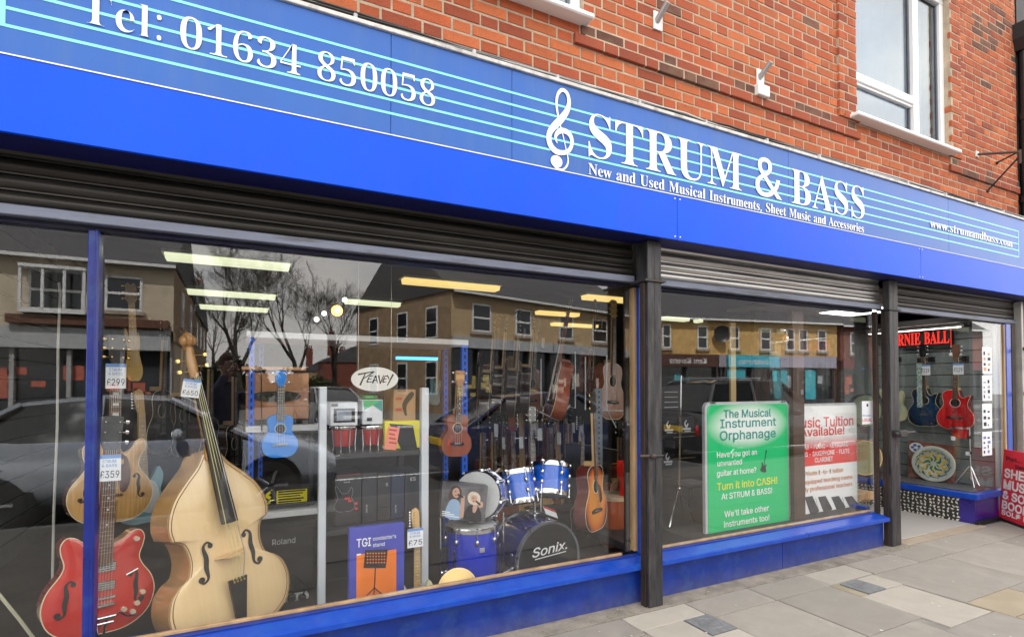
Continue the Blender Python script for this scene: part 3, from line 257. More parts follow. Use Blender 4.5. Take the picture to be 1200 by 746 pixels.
GL = {"&": [246, "4b3546393k3M3V3h3Q463T4U3e4m3u4-4E5D435P3w5d3p5s3m673q6T416k4L6u4k6x566u5P6k5a6U5e685b5q5R5a5B5M4u595v4A614M674Y6C4n6G506k506e4h6X4O6O476C3u6z386L385u3a5d3N5L3D4-37 4c5Q4t5c525m595x5B68596J536S4v6X4j6Z4W6X4M6S4F6J4D674F5y4K5n4R5c 4c3V4w3X5B3c5P3k5b3t4V4x4F4m434b3x4O3v473y3t453g4K3Y"], ",": [90, "3M2T3R2n3V373a3S3d3l463l483h433P3y343q2m3i2T"], ".": [90, "3r333j353c393Y3G3W3Q3Y3b3c3i3j3l3r3n3z3l443i483b4A3Q483G44393z35"], "0": [188, "4c354B393r3K3c3d3R3-3O4E3L4U3K4l3J513K5J3L5Z3O5p3R613c6Q3r6i4B6t4c6x516t5M6i5b6Q5m615q5p5s5Z5u5I5u505u4k5s4T5q4E5m3-5b3d5L3K5039 4c3Q4s3X4-3r5144534L544g5450545N535h515y4-6B4s6V4c6b4N6V4E6B4B5y495h485N4750484g494L4B444E3r4N3X"], "1": [188, "3f383f3Q443Q4C3R4H3U4K3b4L3m4L6O496A3+5-3q5t3g5r3Y5t3S5y3O643M6E3X6H3j6M3w6T4A6e4X6v576v573m583c5A3W5F3R5O3Q5p3Q5p38"], "3": [188, "4Q3543363m3A3Z3H3P3P3J3Z3H3j3K3u3Q403Z453k473n3q3v3d473V4N3S4Y3T4i3X4q3c4x3m4-3y514E4z4V4p4j4Z4s4D4v3u4v3u5E4E5E4X5I4k5S4s5i4u604t6G4n6S4f6a4T6d4I6b4A6V456M426C405-405p3j5q3W5w3N633K6G3P6X3d6l3+6u4U6x4+6u5N6j5d6S5i645e5m5T5V5D5H4u5856555K4-5W4t5h4j5o4V5q4D5o3w5j3h5a3U5O3K5A3D4x384h36"], "4": [188, "4438443Q4E3Q4O3R4X3U4d3b4f3o4f463C463C4R4i6u5Q6u5Q4T5z4T5z465Q465Q3o5S3b5Y3U5h3R5s3Q5w3Q5w38 3a4T4f4T4f5N4g5d4g5t4h684i6O4d6D4V5-4N5n4H5e"], "5": [188, "4Q3544363o3B3b3H3S3Q3N3Z3L3j3N3u3T3-3b433m443n3x3q3o3u3f3-3Y493U4L3S4W3T4g3X4o3e4v3o4z404-4I4y4e4p4t4a514H5445533y523p503i4+3S543d6u5c6u5e5x5K5x5I665G6B5D6F596I526J3y6J3t5L3+5N475O4H5P4S5Q4k5P4-5L5E5G5Q585i4n5o4I5m3+5g3j5X3W5L3M583E4v394f36"], "6": [188, "4g354J383-3H3k3W3Y3t3T443Q4J3O4a3N4t3P5I3T5h3a613l6L3y6b4D6n4W6v4t6x5A6w5Q6s5b6m5i6e5n6W5o6M5m6C5f645T5+5A5y5966586G566P526X4y6c4q6d4Y6Y4K6G4F644B5q485Z465F4E5J4O5N4b5Q4r5R5G5N5c595p4p5u4M5t445p3r5j3d5a3R5P3H5C3A4y36 4h3R4t3U503e553v574I554g4-4w4r534e574V554L514C4y464s474W494D4D3z4H3m4T3W"], "8": [188, "4a354A373s3D3c3O3R3b3K3q3I453L4P3W4f3l4s43513o5E3b5S3S5i3Q5+3S6D3X6S3h6e3w6o4E6v4e6x576t5T6g5h6O5l605i5k5Z5W5L5L525A5S4x5j4i5s4R5w475q3h5Z3M5N3F58394t36 4j5L4u5T4-5c545o5561546B516J4z6R4t6Y4l6c4c6e4Q6b4H6T4B6H49624B5p4J5d4U5U 4b3O4r3R513a583n5B42584H4-4T4m4e4Q4q4F4h474X414K3-44423o4A3a4M3R"], ":": [90, "3r5J3j5K3c5O3Y5V3W5g3Y5r3c5y3j5-3r613z5-445y485r4A5g485V445O3z5K 3r333j353c393Y3G3W3Q3Y3b3c3i3j3l3r3n3z3l443i483b4A3Q483G44393z35"], "A": [218, "3438343H3D3J3K3N3Q3W3X3j4l6n4u6n683p6F3a6M3P6S3J6c3H6c384x384x3H5F3L5M3V5K3c5G3n564A3y4A3l3h3k3b3j3W3p3L463H483H4838 414O514O4W5e"], "B": [221, "3G383G3H3U3J3d3O3i3Y3j3n3j603j6D3h6M3d6S3Y6W3Q6Z3G6Z3G6i4s6i5T6e5u6V696E6E5t6B5b605M5l5B5N545q4x694l6L4U6P4A6J3k623P5q3I5b3C5J394-38 4Z564c564z585C5G5K5U5M5r5K685F6M546U4q6X4h6W4c6S4a6M4Z6B 4t3K593N5M3X5S3n5U485R4W5J4m534v4h4y4Z4y4Z3f4a3V4d3P4j3L"], "E": [221, "3F383F3G3U3I3d3N3i3W3k3l3k603i6I3d6T3U6Y3G6Z3G6i6F6i6F5e685e60625o6J5S6S4y6V4o6V4i6U4e6S4b6O4a6J4Z6A4Z534f534y565A5E5I5U5O5r5W5r5W435O435L4L5H4Z5A4i504p4q4s4b4t4Z4t4Z3g4b3V4e3P4l3N4x3M5I3N5b3R5q3Z613j6C3y6M4G6V4G6H38"], "I": [130, "3F383F3H3T3J3d3O3i3W3k3k3k693i6M3e6U3U6Y3F6Z3F6i526i526Z4p6Y4g6U4b6M4Z694Z3l4a3b4c3U4f3P4l3L4t3I533H5338"], "L": [213, "3G383G3H3U3J3d3O3i3X3j3m3j653i6K3d6S3U6X3G6Z3G6i556i556Z4v6Z4m6X4g6U4c6O4a6G4Z654Z3n4Z3d4b3W4d3R4i3O4p3M4z3M5J3N5b3S5q3a613m6B406K4L6U4L6H38"], "M": [317, "3F383F3H3T3J3d3O3i3X3k3m3k673j6H3h6O3e6T3Y6W3Q6Y3F6Z3F6i4a6i5c4F6f6i7z6i7z6Z7l6X7c6S7Y6J7W657W3p7X3c7Y3T7c3N7h3K7o3I7y3H7y386E386E3H6O3I6W3K6c3O6f3U6h3c6h3o6h6F5O385F383z6A3z3m3+3W443N4E3I4T3H4T38"], "N": [247, "6H333z5t3z3l3-3W433N4C3J4R3H4R383H383H3H3R3I3Z3K3e3N3i3T3j3b3k3l3k6A3W6Q3Q6X3M6Y3H6Z3H6i4M6i6B4S6B656B6F696N666S606W5u6Y5k6Z5k6i6u6i6u6Z6f6X6X6S6S6J6R646R33"], "O": [263, "5A334o354S3C483N3t3b3f3s3U4B3O4X3M4w3O5I3U5f3f5z3t6F496T4T6e4q6l5D6n5b6l5x6e6E6T6W6F6k5+6u5g6-5J714w6-4X6u4B6k3s6V3b6E3N5v3C5Z35 5C3E5b3L5t3f624B664w655J625e5z5x5s6A5Z6V5A6c4n6V4V6B4K5f4H4w4I4X4L4B4Q3v4X3g4q3L"], "P": [209, "3G383G3H3U3J3d3O3i3X3j3m3j653i6J3d6S3U6X3G6Z3G6i4p6i576h5O6g5b6d5m6a5-6R6B6F6I606K5k6F5K5-505q4u5b4p5K4m514l4Z4l4Z3m4b3X4f3O4o3J513H5138 4Z4x4j4x524+5G565O5M5Q5j5O635I6J566S4q6W4i6V4d6S4a6N4Z6F"], "R": [236, "3G383G3H3U3J3d3O3i3X3j3m3j653i6J3d6S3U6X3G6Z3G6i4q6i5C6h5W6e5o6Z606T6I6A6P5l6L5S6C5D5y505b4u6W3X6b3Q6g3L6m3I6t3H6u3H6u385n384j4o4Z4o4Z3m4b3X4f3O4o3J513H5138 4Z4z4k4z54505K595T5P5W5m5T655M6K596T4u6W4j6U4d6R4a6K4Z69"], "S": [195, "3T333T4N3d4N3n3t403X4J3K4g3F4x3I583Q5H3c5J3r5D494u4O4P4d404s3k563a5O3X5k3Z613g6H3q6V426f4I6l4a6n4l6m4x6l576i5L6e5Q6d5U6c5b6f5e6n5o6n5o5e5f5e5Z5v5R685G6L546U4t6a4f6c4Q6a4E6T466J4466465w4D5m4N5e4c5V575G5P575d4z5n4o5t4c5w4P5y4A5v3s5n3b5b3N5K3C50354e334W334N344F3647383-3B3v3D3o3E3k3D3h3C3e383d33"], "T": [212, "3s383s3H453I4F3N4K3X4M3m4M6X4J6X3x6T3f6I3S5-3M5d3D5d3D6i6L6i6L5c6D5c67605w6I5e6T5E6X5C6X5C3m5D3X5I3N5S3I5i3H5i38"], "U": [246, "54324k334S374D3D413M3u3Y3o3m3k423j4M3j653h6J3c6S3U6X3F6Z3F6i506i506Z4r6Y4j6W4e6T4b6O4Z6G4Y654Y4E4b3q4k3Y4y3N5H3J5h3N5z3a683w6C4O6C656B6J666S5y6X5i6Z5i6i6r6i6r6Z6e6W6W6R6T6I6R656R4Z6Q4A6M3s6F3b663O5w3E5h375P33"], "V": [214, "4o323U663P6H3J6Q3C6W316Z316i4n6i4n6Z4a6Y4R6W4M6S4K6L4L6E4P65594G5s655u6D5v6K5u6S5p6W5g6Y5T6Z5T6i6b6i6b6Z6S6Y6K6U6E6L67674x32"], "Y": [213, "3x383x3H493J4I3O4N3X4O3m4O4X3V693N6N3F6V386Y316Z316i4l6i4l6Z4g6Z4Y6Y4R6W4N6T4M6O4N6J4Q6C544v5l5-5q6B5s6K5m6V5T6Z5R6Z5R6i6a6i6a6Z6R6X6K6S6E6L676C5E4k5E3m5F3X5K3O5T3J5i3H5i38"], "a": [172, "57334q394i3P4K393u343e363S3E3L3P3I3e3N3y3e4C3q4J434Q4M4X4h4d4h514g5D4b5L4T5Q4I5S425P3y5H3z5E41584452454y444p3-4j3u4f3l4d3b4f3U4k3Q4r3O4+3R593X5J3g5R3t5Y475c4P5d4u5a5C5Q5N595Q4n5Q3d5R3W5R3S5T3Q5W3P5a3Q5e3T5j3M5R38 4K3P4P3Q4V3S4b3X4h3e4h4T4D4D433o473V"], "b": [180, "3T323T6A3T6N3Q6U3L6Y3C6a3C6i4D6i4D5J4W5Y4s5d575b5M5T5Y5I5h535n4m5p4R5n435f3k5U3S5F3E4z364e334I383y3M3Z32 4Z3F4o3J4y3X513t534O514p4y554o5G4a5K4T5J4M5F4G594D514D3g4J3M"], "c": [147, "4M3344363p3D3b3Q3R3g3K3z3I4J3K4g3S4+3e5F3u5S4B5b4V5e4r5b555T5F5H5J535H4w5D4q574l4+4k4l4q4g554g5B4h5G4d5P4T5S4G5P475F424+404c43454D3k4R3W4k3R4-3V5G3i5M3c593N4w3C4f35"], "d": [185, "4E333z363l3D3Z3P3P3f3K3y3I4I3K4g3Q4-3a5G3n5T405b4H5d4c5Y4t5K4t6G4s6P4o6V4h6Y4W6a4W6i5e6i5e3k5e3Z5g3S5l3O5v3M5v3D5g3D5R3B5A384t334t3R4c39 4U3M4b3O4j3T4p3a4t3k4t514r594l5F4e5J4V5K4I5G4955444n434L443v493b4H3Q"], "e": [150, "4L3343363o3D3b3Q3Q3g3K3-3I4N3K4j3R503c5G3p5T445b4N5d4m5Y545K5H4z5L4V5L4R424R45404D3j4Q3X4i3T4+3Z5F3p5M3i593Q4w3D4e36 424e4j4e4j4p4i564f5J4Y5Q4P5S485H424k"], "h": [190, "3H383H3G3P3H3U3L3X3R3Y3a3Y6F3X6O3V6V3Q6Y3H6a3H6i4I6i4I5D4d5X525d5L5a5Y5Q5g595j4o5j3a5k3R5n3L5s3H5+3G5+384j384j3G4l3G4w3L4+3a4+4q4z504x594s5E4j5G4V5B4I4+4I3a4J3R4L3L4Q3H4Y3G4Y38"], "i": [99, "3w5z3n5-3e643Z6C3X6M3Z6W3e6e3n6k3w6m446k4C6e4I6W4K6M4I6C4C64445- 3H383H3G3Q3I3V3L3X3R3Y3a3Y563X5G3V5M3R5P3I5R3I5Z4I5Z4I3a4J3R4L3L4Q3I4Y3G4Y38"], "l": [100, "3H383H3G3Q3I3V3L3X3R3Y3a3Y6F3Y6O3W6V3R6Y3I6a3I6i4I6i4I3a4J3R4L3L4Q3I4Y3G4Y38"], "m": [277, "3H383H3G3P3H3U3L3X3R3Y3a3Y573X5G3V5M3Q5Q3H5R3H5Z4H5Z4H5C4c5W4-5d5Q5W5e5B5+5W6P5d6i5a6v5Q7159744o743a753R773L7C3H7K3G7K386538653G6D3H6H3L6K3R6L3a6L4q6K506I596D5E655G5t5B5g4-5g3a5h3R5j3L5o3H5w3G5w384i384i3G4q3H4u3L4x3R4y3a4y4q4x504v594q5E4i5G4T5B4H4+4H3a4I3R4K3L4P3I4X3G4X38"], "n": [190, "3H383H3G3P3H3U3L3X3R3Y3a3Y573X5G3V5M3Q5Q3H5R3H5Z4I5Z4I5E4d5X525d5L5a5Y5Q5g595j4o5j3a5k3R5n3L5s3H5+3G5+384j384j3G4l3G4w3L4+3a4+4q4z504x594s5E4j5G4V5B4I4+4I3a4J3R4L3L4Q3H4Y3G4Y38"], "o": [168, "4S3347363r3E3c3Q3R3h3K3-3H4L3K4h3R4-3c5G3r5T475b4S5d4n5b535T5I5G5T505a4i5c4L5a3+5T3g5I3Q533D4n36 4S3E4e3H4m3R4p3a4r3n4s414s4L4q4w4m5F4e5Q4S5T4G5Q485F444w424L4341443n463a483R4G3H"], "r": [144, "3H383H3G3Q3I3V3L3X3R3Y3a3Y563X5G3V5N3Q5Q3I5R3I5Z4H5Z4H564Q5K4c5V4n5b4z5d595b5I5W5N5O5P5D5N545J4z5C4v544t4y4u4t4x4p504l554h594c5A4V584P514K4s4J4e4J3a4K3Q4N3L4V3I4h3G4h38"], "s": [144, "4K3345353p3B3m3C3j3C3c3A3Y343Q343Q3z3Z3z3f3g3p3R403I4E3F4P3H4X3L4c3S4e3b4a3o4M3y3z493k4I3Z4T3T4f3Q4s3U5A3e5P3v5a4F5e4K5d4R5c4Z5a4h5Y4l5X4o5W4t5Y4x5e525e524t4w4t4p574g5J4V5Q4J5S495R425N3+5H3y5A3+52424y484t4H4o4e4d4t4U514K5747593t553Y4w3H4f36"], "t": [114, "46333q363f3D3Y3Q3W3i3W5J3I5J3I5U3b5m3q61406F486S4G6S4G5Z4m5Z4m5J4G5J4G3n4H3e4J3X4M3T4S3S4d3W4l3j4t3f4k3O4Z3D4M36"], "u": [187, "49333s363f3H3X3X3V3u3V543U5E3S5L3N5P3E5R3E5Z4F5Z4F3j4G3b4J3V4P3R4W3Q4l3U4w3f4w544v5F4s5M4n5Q4d5R4d5Z5g5Z5g3h5h3X5k3R5p3O5y3N5y3E5k3E5U3C5D384w334w3S4n3I4b3A4O35"], "w": [217, "45333G5C3E5I3B5M375P335R335Z4D5Z4D5R475Q445P425M415I425D44564R474n4+4i5D4g5K4d5O4Z5Q4S5R4S5Z5g5Z5g5R5V5O5S5I5S5E5T5B5m4F6758695D695I695M665O615Q5w5R5w5Z6d5Z6d5R6X5Q6S5M6P5G6M595W335O334t4g4E33"], "x": [160, "3A383A3F3P3N3d3a454C3T5C3K5M3A5R3A5Z4S5Z4S5R4I5P4E5K4F5G4J5A4a4l4u584y5E4z5J4y5N4v5P4r5Q4i5R4i5Z5Z5Z5Z5S5L5L57574h4a5Q3Q5T3M5V3J5Z3H5e3G5e384M384M3G4S3G4X3I4a3K4b3N4Z3T4V3c4D413v3d3q3V3o3P3s3I413F433F4338"]}
_A = "0123456789ABCDEFGHIJKLMNOPQRSTUVWXYZabcdefghijklmnopqrstuvwxyz+-"
def _dec(sp): return [(_A.index(sp[i])*64+_A.index(sp[i+1])-200, _A.index(sp[i+2])*64+_A.index(sp[i+3])-200) for i in range(0, len(sp), 4)]
CAP1 = max(q[1] for q in _dec(GS['T'][1].split(' ')[0]))
CAP0 = max(q[1] for q in _dec(GL['T'][1].split(' ')[0]))
def serif(name, body, x, y, z, cap, mat, parent, width, offset=0., ext=.002, face=1):
    """serif lettering from outlines: cap height and total width in metres"""
    cu = bpy.data.curves.new(name, 'CURVE'); cu.dimensions = '2D'; cu.fill_mode = 'BOTH'; cu.extrude = ext; cu.offset = offset
    pen = 0; k = cap/CAP0; xs = []; pl = []
    for c in body:
        if c == ' ': pen += 120; continue
        wd, enc = GL[c]
        for sp in enc.split(' '):
            pts = [(_A.index(sp[i])*64+_A.index(sp[i+1])-200+pen, _A.index(sp[i+2])*64+_A.index(sp[i+3])-200) for i in range(0, len(sp), 4)]
            pl.append(pts); xs += [p[0] for p in pts]
        pen += wd
    x0 = min(xs); kx = width/(max(xs)-x0)
    for pts in pl:
        s = cu.splines.new('POLY'); s.points.add(len(pts)-1); s.use_cyclic_u = True
        for i, (px_, pz_) in enumerate(pts): s.points[i].co = ((px_-x0)*kx, pz_*k, 0, 1)
    cu.materials.append(mat)
    o = bpy.data.objects.new(name, cu); COL.objects.link(o); o.location = (x, y, z); o.rotation_euler = (PI/2, 0, 0) if face == 1 else (PI/2, 0, PI)
    if parent is not None: o.parent = parent
    return o
def ribbon(mb, pts, y, face=1):
    """flat stroke of varying width in the x-z plane: pts = (x, z, width)"""
    P = []
    def cr_(a, b, c, d, t): return tuple(.5*((2*b[i])+(-a[i]+c[i])*t+(2*a[i]-5*b[i]+4*c[i]-d[i])*t*t+(-a[i]+3*b[i]-3*c[i]+d[i])*t**3) for i in range(3))
    for i in range(len(pts)-1):
        a, b, c, d = pts[max(i-1, 0)], pts[i], pts[i+1], pts[min(i+2, len(pts)-1)]
        for k in range(6): P.append(cr_(a, b, c, d, k/6))
    P.append(pts[-1]); vs = []
    for i, (x, z, wd) in enumerate(P):
        a = P[max(i-1, 0)]; b = P[min(i+1, len(P)-1)]; dx, dz = b[0]-a[0], b[1]-a[1]; l = math.hypot(dx, dz) or 1
        nx, nz = -dz/l*wd/2, dx/l*wd/2; yy = y-.00001*i
        vs += [(x+nx, yy, z+nz), (x-nx, yy, z-nz)]
    mb.add(vs, [(2*i, 2*i+1, 2*i+3, 2*i+2) for i in range(len(P)-1)])
def disc(mb, x, y, z, r, n=20, rz=None):
    rz = rz or r
    mb.add([(x+r*math.cos(2*PI*i/n), y, z+rz*math.sin(2*PI*i/n)) for i in range(n)], [list(range(n))])

# common materials
GLASS = glass_mat('shop_glass', .056, .30, (.975,.985,.98), 3.); UPGLASS = glass_mat('upper_window_glass', .14, .25, (.6,.7,.75)); 
CARGLASS = M('car_glass', (.012,.014,.016), .12, 0, 0, spec=.6)
WHITE = M('white_paint', (.78,.78,.77), .4, var=.04, stain=(.45,.43,.4), stain_amt=.25)
UPVC = M('upvc_white', (.82,.83,.84), .3, var=.03)
LETTER = M('lettering_white', (.88,.88,.9), .5, var=.02)
BLACK = M('black_plastic', (.012,.012,.013), .4)
BLUEP = M('blue_gloss_paint', (.004,.055,.42), .3, var=.12, scale=9, coat=.12, stain=(.02,.11,.34), stain_scale=9, stain_amt=.4, bump=.12, bscale=30)  # base blue lifted to carry the sky light falling on the sills
NAVY = M('dark_blue_paint', (.008,.02,.21), .35, var=.2, stain=(.03,.05,.1), stain_amt=.5, stain_scale=14, bump=.1)
STEEL = M('shutter_steel', (.16,.155,.15), .38, .85, var=.22, scale=5, stain=(.07,.05,.035), stain_scale=7, stain_amt=.6, stretch=(.5,1,6))
DSTEEL = M('dark_weathered_steel', (.05,.048,.05), .5, .5, var=.3, scale=8, stain=(.10,.045,.02), stain_scale=6, stain_amt=.55, stretch=(1,1,.6), bump=.15)
RAIL = M('shutter_rail_metal', (.17,.19,.25), .5, .5, var=.2, scale=7, stain=(.06,.05,.04), stain_scale=5, stain_amt=.7, stretch=(.4,1,3))
POSTM = M('post_metal', (.040,.039,.043), .5, .3, var=.5, scale=14, stain=(.13,.12,.11), stain_scale=9, stain_amt=.5, stretch=(2.5,2.5,.4), bump=.25)
RUST = M('rusty_channel', (.03,.02,.016), .7, .2, var=.4, stain=(.09,.045,.025), stain_scale=10, stain_amt=.5, stretch=(1,1,.3), bump=.2)
TIMBER = M('bare_timber_bead', (.42,.27,.13), .6, var=.3, scale=12, stretch=(1,1,.2), stain=(.5,.45,.36), stain_amt=.5)
MORTAR = M('mortar', (.45,.36,.26), .95, var=.18, scale=12, bump=.6, bscale=90, stain=(.25,.22,.18), stain_amt=.5)
CHROME = M('chrome', (.7,.7,.72), .12, 1, var=.05)
GOLD = M('gold_metal', (.75,.52,.18), .2, 1, var=.05)
PLYW = M('pale_plywood', (.5,.38,.25), .6, var=.15)
# ================================================================ SHOP BUILDING
shop = thing('shop_building', 'red brick music shop with a long blue fascia, roller shutters and large display windows', 'shop')
BR = []
for i, (c, st, sc_) in enumerate((((.40,.088,.030), (.17,.05,.03), 7), ((.45,.12,.042), (.25,.08,.035), 9), ((.31,.066,.028), (.13,.045,.028), 8))):
    BR.append(M('brick_red_%s' % ('plain', 'pale', 'deep')[i], c, .88, var=.22, scale=16, bump=.5, bscale=110, stain=st, stain_scale=sc_, stain_amt=.45, rnd=.15))
BRD = M('brick_sooty', (.15,.06,.04), .92, var=.35, scale=14, bump=.5, bscale=110, stain=(.10,.10,.05), stain_scale=4, stain_amt=.7, rnd=.25)
CH = .0764; LS, LH, MJ = .221, .105, .0125
Z0 = 3.19
WIN2 = (4.87, 6.47, 3.86, 5.46); WIN1 = (.25, 1.965, 3.835, 5.4)
wall = MB()
XL, XR, ZT = -2.5, 7.96, 6.3
def wbox(x0, x1, z0, z1): wall.box(x0, x1, .0035, .30, z0, z1)
wbox(XL, WIN1[0], 3.1, ZT); wbox(WIN1[0], WIN1[1], 3.1, WIN1[2]); wbox(WIN1[0], WIN1[1], WIN1[3], ZT)
wbox(WIN1[1], WIN2[0], 3.1, ZT); wbox(WIN2[0], WIN2[1], 3.1, WIN2[2]); wbox(WIN2[0], WIN2[1], WIN2[3], ZT); wbox(WIN2[1], XR, 3.1, ZT)
for x0_, x1_, z0_, z1_ in ((4.625, 4.868, 3.835, 6.2), (6.472, 6.68, 3.835, 6.2)): wall.box(x0_, x1_, -.0185, .0034, z0_, z1_)
for x0_, x1_ in ((1.97, 4.87), (6.475, 7.955)): wall.box(x0_, x1_, -.0185, .0034, 3.652, 3.722); wall.box(x0_, x1_, -.0065, .0034, 3.7221, 3.800)
wallo = wall.build('brick_wall', MORTAR, shop)
def brick_mb(mb, x0, x1, y0, z0, z1, rnd):
    j = lambda a: rnd.uniform(-a, a)
    b = .003; y1 = .11+y0
    xs = (x0+j(.002), x1+j(.002)); zs = (z0+j(.0015), z1+j(.0015)); y = y0+j(.0018)
    vs = [(xs[0]+b, y, zs[0]+b), (xs[1]-b, y+j(.001), zs[0]+b), (xs[1]-b, y, zs[1]-b), (xs[0]+b, y+j(.001), zs[1]-b),
          (xs[0], y+b, zs[0]), (xs[1], y+b, zs[0]), (xs[1], y+b, zs[1]), (xs[0], y+b, zs[1]),
          (xs[0], y1, zs[0]), (xs[1], y1, zs[0]), (xs[1], y1, zs[1]), (xs[0], y1, zs[1])]
    mb.add(vs, [(0,1,2,3),(4,5,1,0),(5,6,2,1),(6,7,3,2),(7,4,0,3),(8,9,5,4),(9,10,6,5),(10,11,7,6),(11,8,4,7)])
def in_open(x, z): 
    for W in (WIN1, WIN2):
        if W[0] < x < W[1] and W[2] < z < W[3]: return W
    return None
bricks = []   # (x0,x1,y,z0,z1,kind)
rb = random.Random(3)
row = 0; z = Z0
while z < 6.2:
    x = XL - (0 if row % 2 else (LS+LH+2*MJ)/2+.0); k = 0
    segs = []
    while x < XR:
        l = LS if k % 2 == 0 else LH
        segs.append((x, x+l)); x += l+MJ; k += 1
    for a, b in segs:
        a = max(a, XL); b = min(b, XR)
        if b-a < .03: continue
        zc = z+CH/2; pieces = [(a, b)]
        for W in (WIN1, WIN2):
            if W[2]-.005 < zc < W[3]+.0:
                np_ = []
                for p, q in pieces:
                    if q <= W[0] or p >= W[1]: np_.append((p, q))
                    else:
                        if p < W[0]-.02: np_.append((p, W[0]-.001))
                        if q > W[1]+.02: np_.append((W[1]+.001, q))
                pieces = np_
        for edge in (4.62, 6.684):
            if zc > 3.83:
                np_ = []
                for p, q in pieces:
                    if p < edge-.03 and q > edge+.03: np_ += [(p, edge-.004), (edge+.004, q)]
                    else: np_.append((p, q))
                pieces = np_
        for p, q in pieces:
            if q-p < .025: continue
            xc = (p+q)/2; yo = 0.; kind = rb.choice([0,0,0,1,1,1,2])
            if 1.965 < xc < 4.87 and 3.655 < zc < 3.745: yo = -.022; kind = 2 if rb.random() < .7 else 3
            elif 1.965 < xc < 4.87 and 3.745 <= zc < 3.835: yo = -.010; kind = 3 if rb.random() < .75 else 2
            elif 6.47 < xc and 3.655 < zc < 3.835: yo = -.022 if zc < 3.745 else -.01; kind = rb.choice([2,3,2])
            elif zc > 3.83 and (4.62 < xc < 4.87 or 6.47 < xc < 6.684): yo = -.022
            elif rb.random() < .005 or (zc > 5.0 and xc > 7.0 and rb.random() < .3): kind = 3
            bricks.append((p, q, yo, z, z+CH-MJ, kind))
    z += CH; row += 1
# soldier arch over window 2 replaces the course there
bricks = [b for b in bricks if not (WIN2[0]-.1 < (b[0]+b[1])/2 < WIN2[1]+.1 and WIN2[3] < (b[3]+b[4])/2 < WIN2[3]+.24)]
xx = WIN2[0]-.08
while xx < WIN2[1]+.08:
    bricks.append((xx, xx+.079, -.012, WIN2[3]-.0, WIN2[3]+.235, rb.choice([2,3,3]))); xx += .09
def pjx(x, y, z):
    q = Vector((x, y, z))-_O; return 600+FPX*q.dot(_R)/q.dot(_F), 439-FPX*q.dot(_U)/q.dot(_F), q.dot(_F)
vis = []; rest = []
for b in bricks:
    u, v, d = pjx((b[0]+b[1])/2, 0, (b[3]+b[4])/2)
    hidden = (b[4] < 3.27) or not (-10 < u < 1192 and -6 < v < 746)
    vis.append((1e9 if hidden else d/(b[1]-b[0])**.25, b))
vis.sort(key=lambda t: t[0])
BMATS = BR+[BRD]
for i, (d, b) in enumerate(vis):
    if i < 300 and d < 1e8:
        mb = MB(); cx, cz = (b[0]+b[1])/2, (b[3]+b[4])/2
        brick_mb(mb, b[0]-cx, b[1]-cx, b[2], b[3]-cz, b[4]-cz, rb)
        mb.build('brick', BMATS[b[5]], wallo, (cx, 0, cz))
    else: rest.append(b)
mb = MB()
for b in rest:
    mb.cur = b[5]; mb.t = rb.random(); brick_mb(mb, b[0], b[1], b[2], b[3], b[4], rb)
stuff(mb.build('brick_mass', BMATS, wallo))

# upper windows
def upper_window(W, mull, trans, yf=.035):
    x0, x1, z0, z1 = W
    wn = bpy.data.objects.new('upper_window', None); COL.objects.link(wn); wn.parent = shop
    f = MB(); fw = .065
    f.box(x0, x1, yf, yf+.07, z0, z0+fw, .006); f.box(x0, x1, yf, yf+.07, z1-fw, z1, .006)
    f.box(x0, x0+fw, yf+.002, yf+.068, z0+fw, z1-fw, .006); f.box(x1-fw, x1, yf+.002, yf+.068, z0+fw, z1-fw, .006)
    f.box(mull-.045, mull+.045, yf-.006, yf+.07, z0+fw, z1-fw, .006)
    f.box(x0+fw, mull-.045, yf-.004, yf+.068, trans-.05, trans+.03, .006)
    # opening sash rims
    f.box(x0+fw, mull-.045, yf+.012, yf+.05, trans-.075, trans-.05, .004)
    f.build('window_frame', UPVC, wn)
    g = MB()
    for a, b, c, d in ((x0+fw, mull-.045, z0+fw, trans-.05), (x0+fw, mull-.045, trans+.03, z1-fw), (mull+.045, x1-fw, z0+fw, z1-fw)):
        g.box(a+.02, b-.02, yf+.04, yf+.046, c+.02, d-.02)
        for e in ((a, a+.02, c, d), (b-.02, b, c, d), (a+.02, b-.02, c, c+.02), (a+.02, b-.02, d-.02, d)): pass
    g.build('window_pane', UPGLASS, wn)
    k = MB()
    for a, b, c, d in ((x0+fw, mull-.045, z0+fw, trans-.05), (x0+fw, mull-.045, trans+.03, z1-fw), (mull+.045, x1-fw, z0+fw, z1-fw)):
        k.box(a, a+.02, yf+.03, yf+.05, c, d); k.box(b-.02, b, yf+.03, yf+.05, c, d); k.box(a+.02, b-.02, yf+.03, yf+.05, c, c+.02); k.box(a+.02, b-.02, yf+.03, yf+.05, d-.02, d)
    k.build('window_gasket', M('rubber_gasket', (.14,.15,.17), .7), wn)
    s_ = MB(); s_.box(x0-.11, x1+.02, -.10, yf+.03, z0-.055, z0-.02, .008); s_.box(x0-.09, x1, -.03, yf+.02, z0-.02, z0-.001, .004)
    s_.build('window_sill', UPVC, wn)
    c = MB(); n = 40
    vs = []
    for i in range(n+1):
        xx = x0+(x1-x0)*i/n; yy = yf+.22+.03*math.sin(i*1.9)
        vs += [(xx, yy, z0), (xx, yy, z1)]
    c.add(vs, [(2*i, 2*i+2, 2*i+3, 2*i+1) for i in range(n)], True); c.build('net_curtain', M('net_curtain', (.42,.50,.60), .8), wn)
    r_ = MB(); r_.box(x0, x1, .6, .62, z0, z1); r_.build('room_backing', M('room_dark', (.2,.2,.21), .9), wn)
upper_window(WIN2, at(1073, 80, .035).x, 4.27)
upper_window(WIN1, 1.1, 4.3)

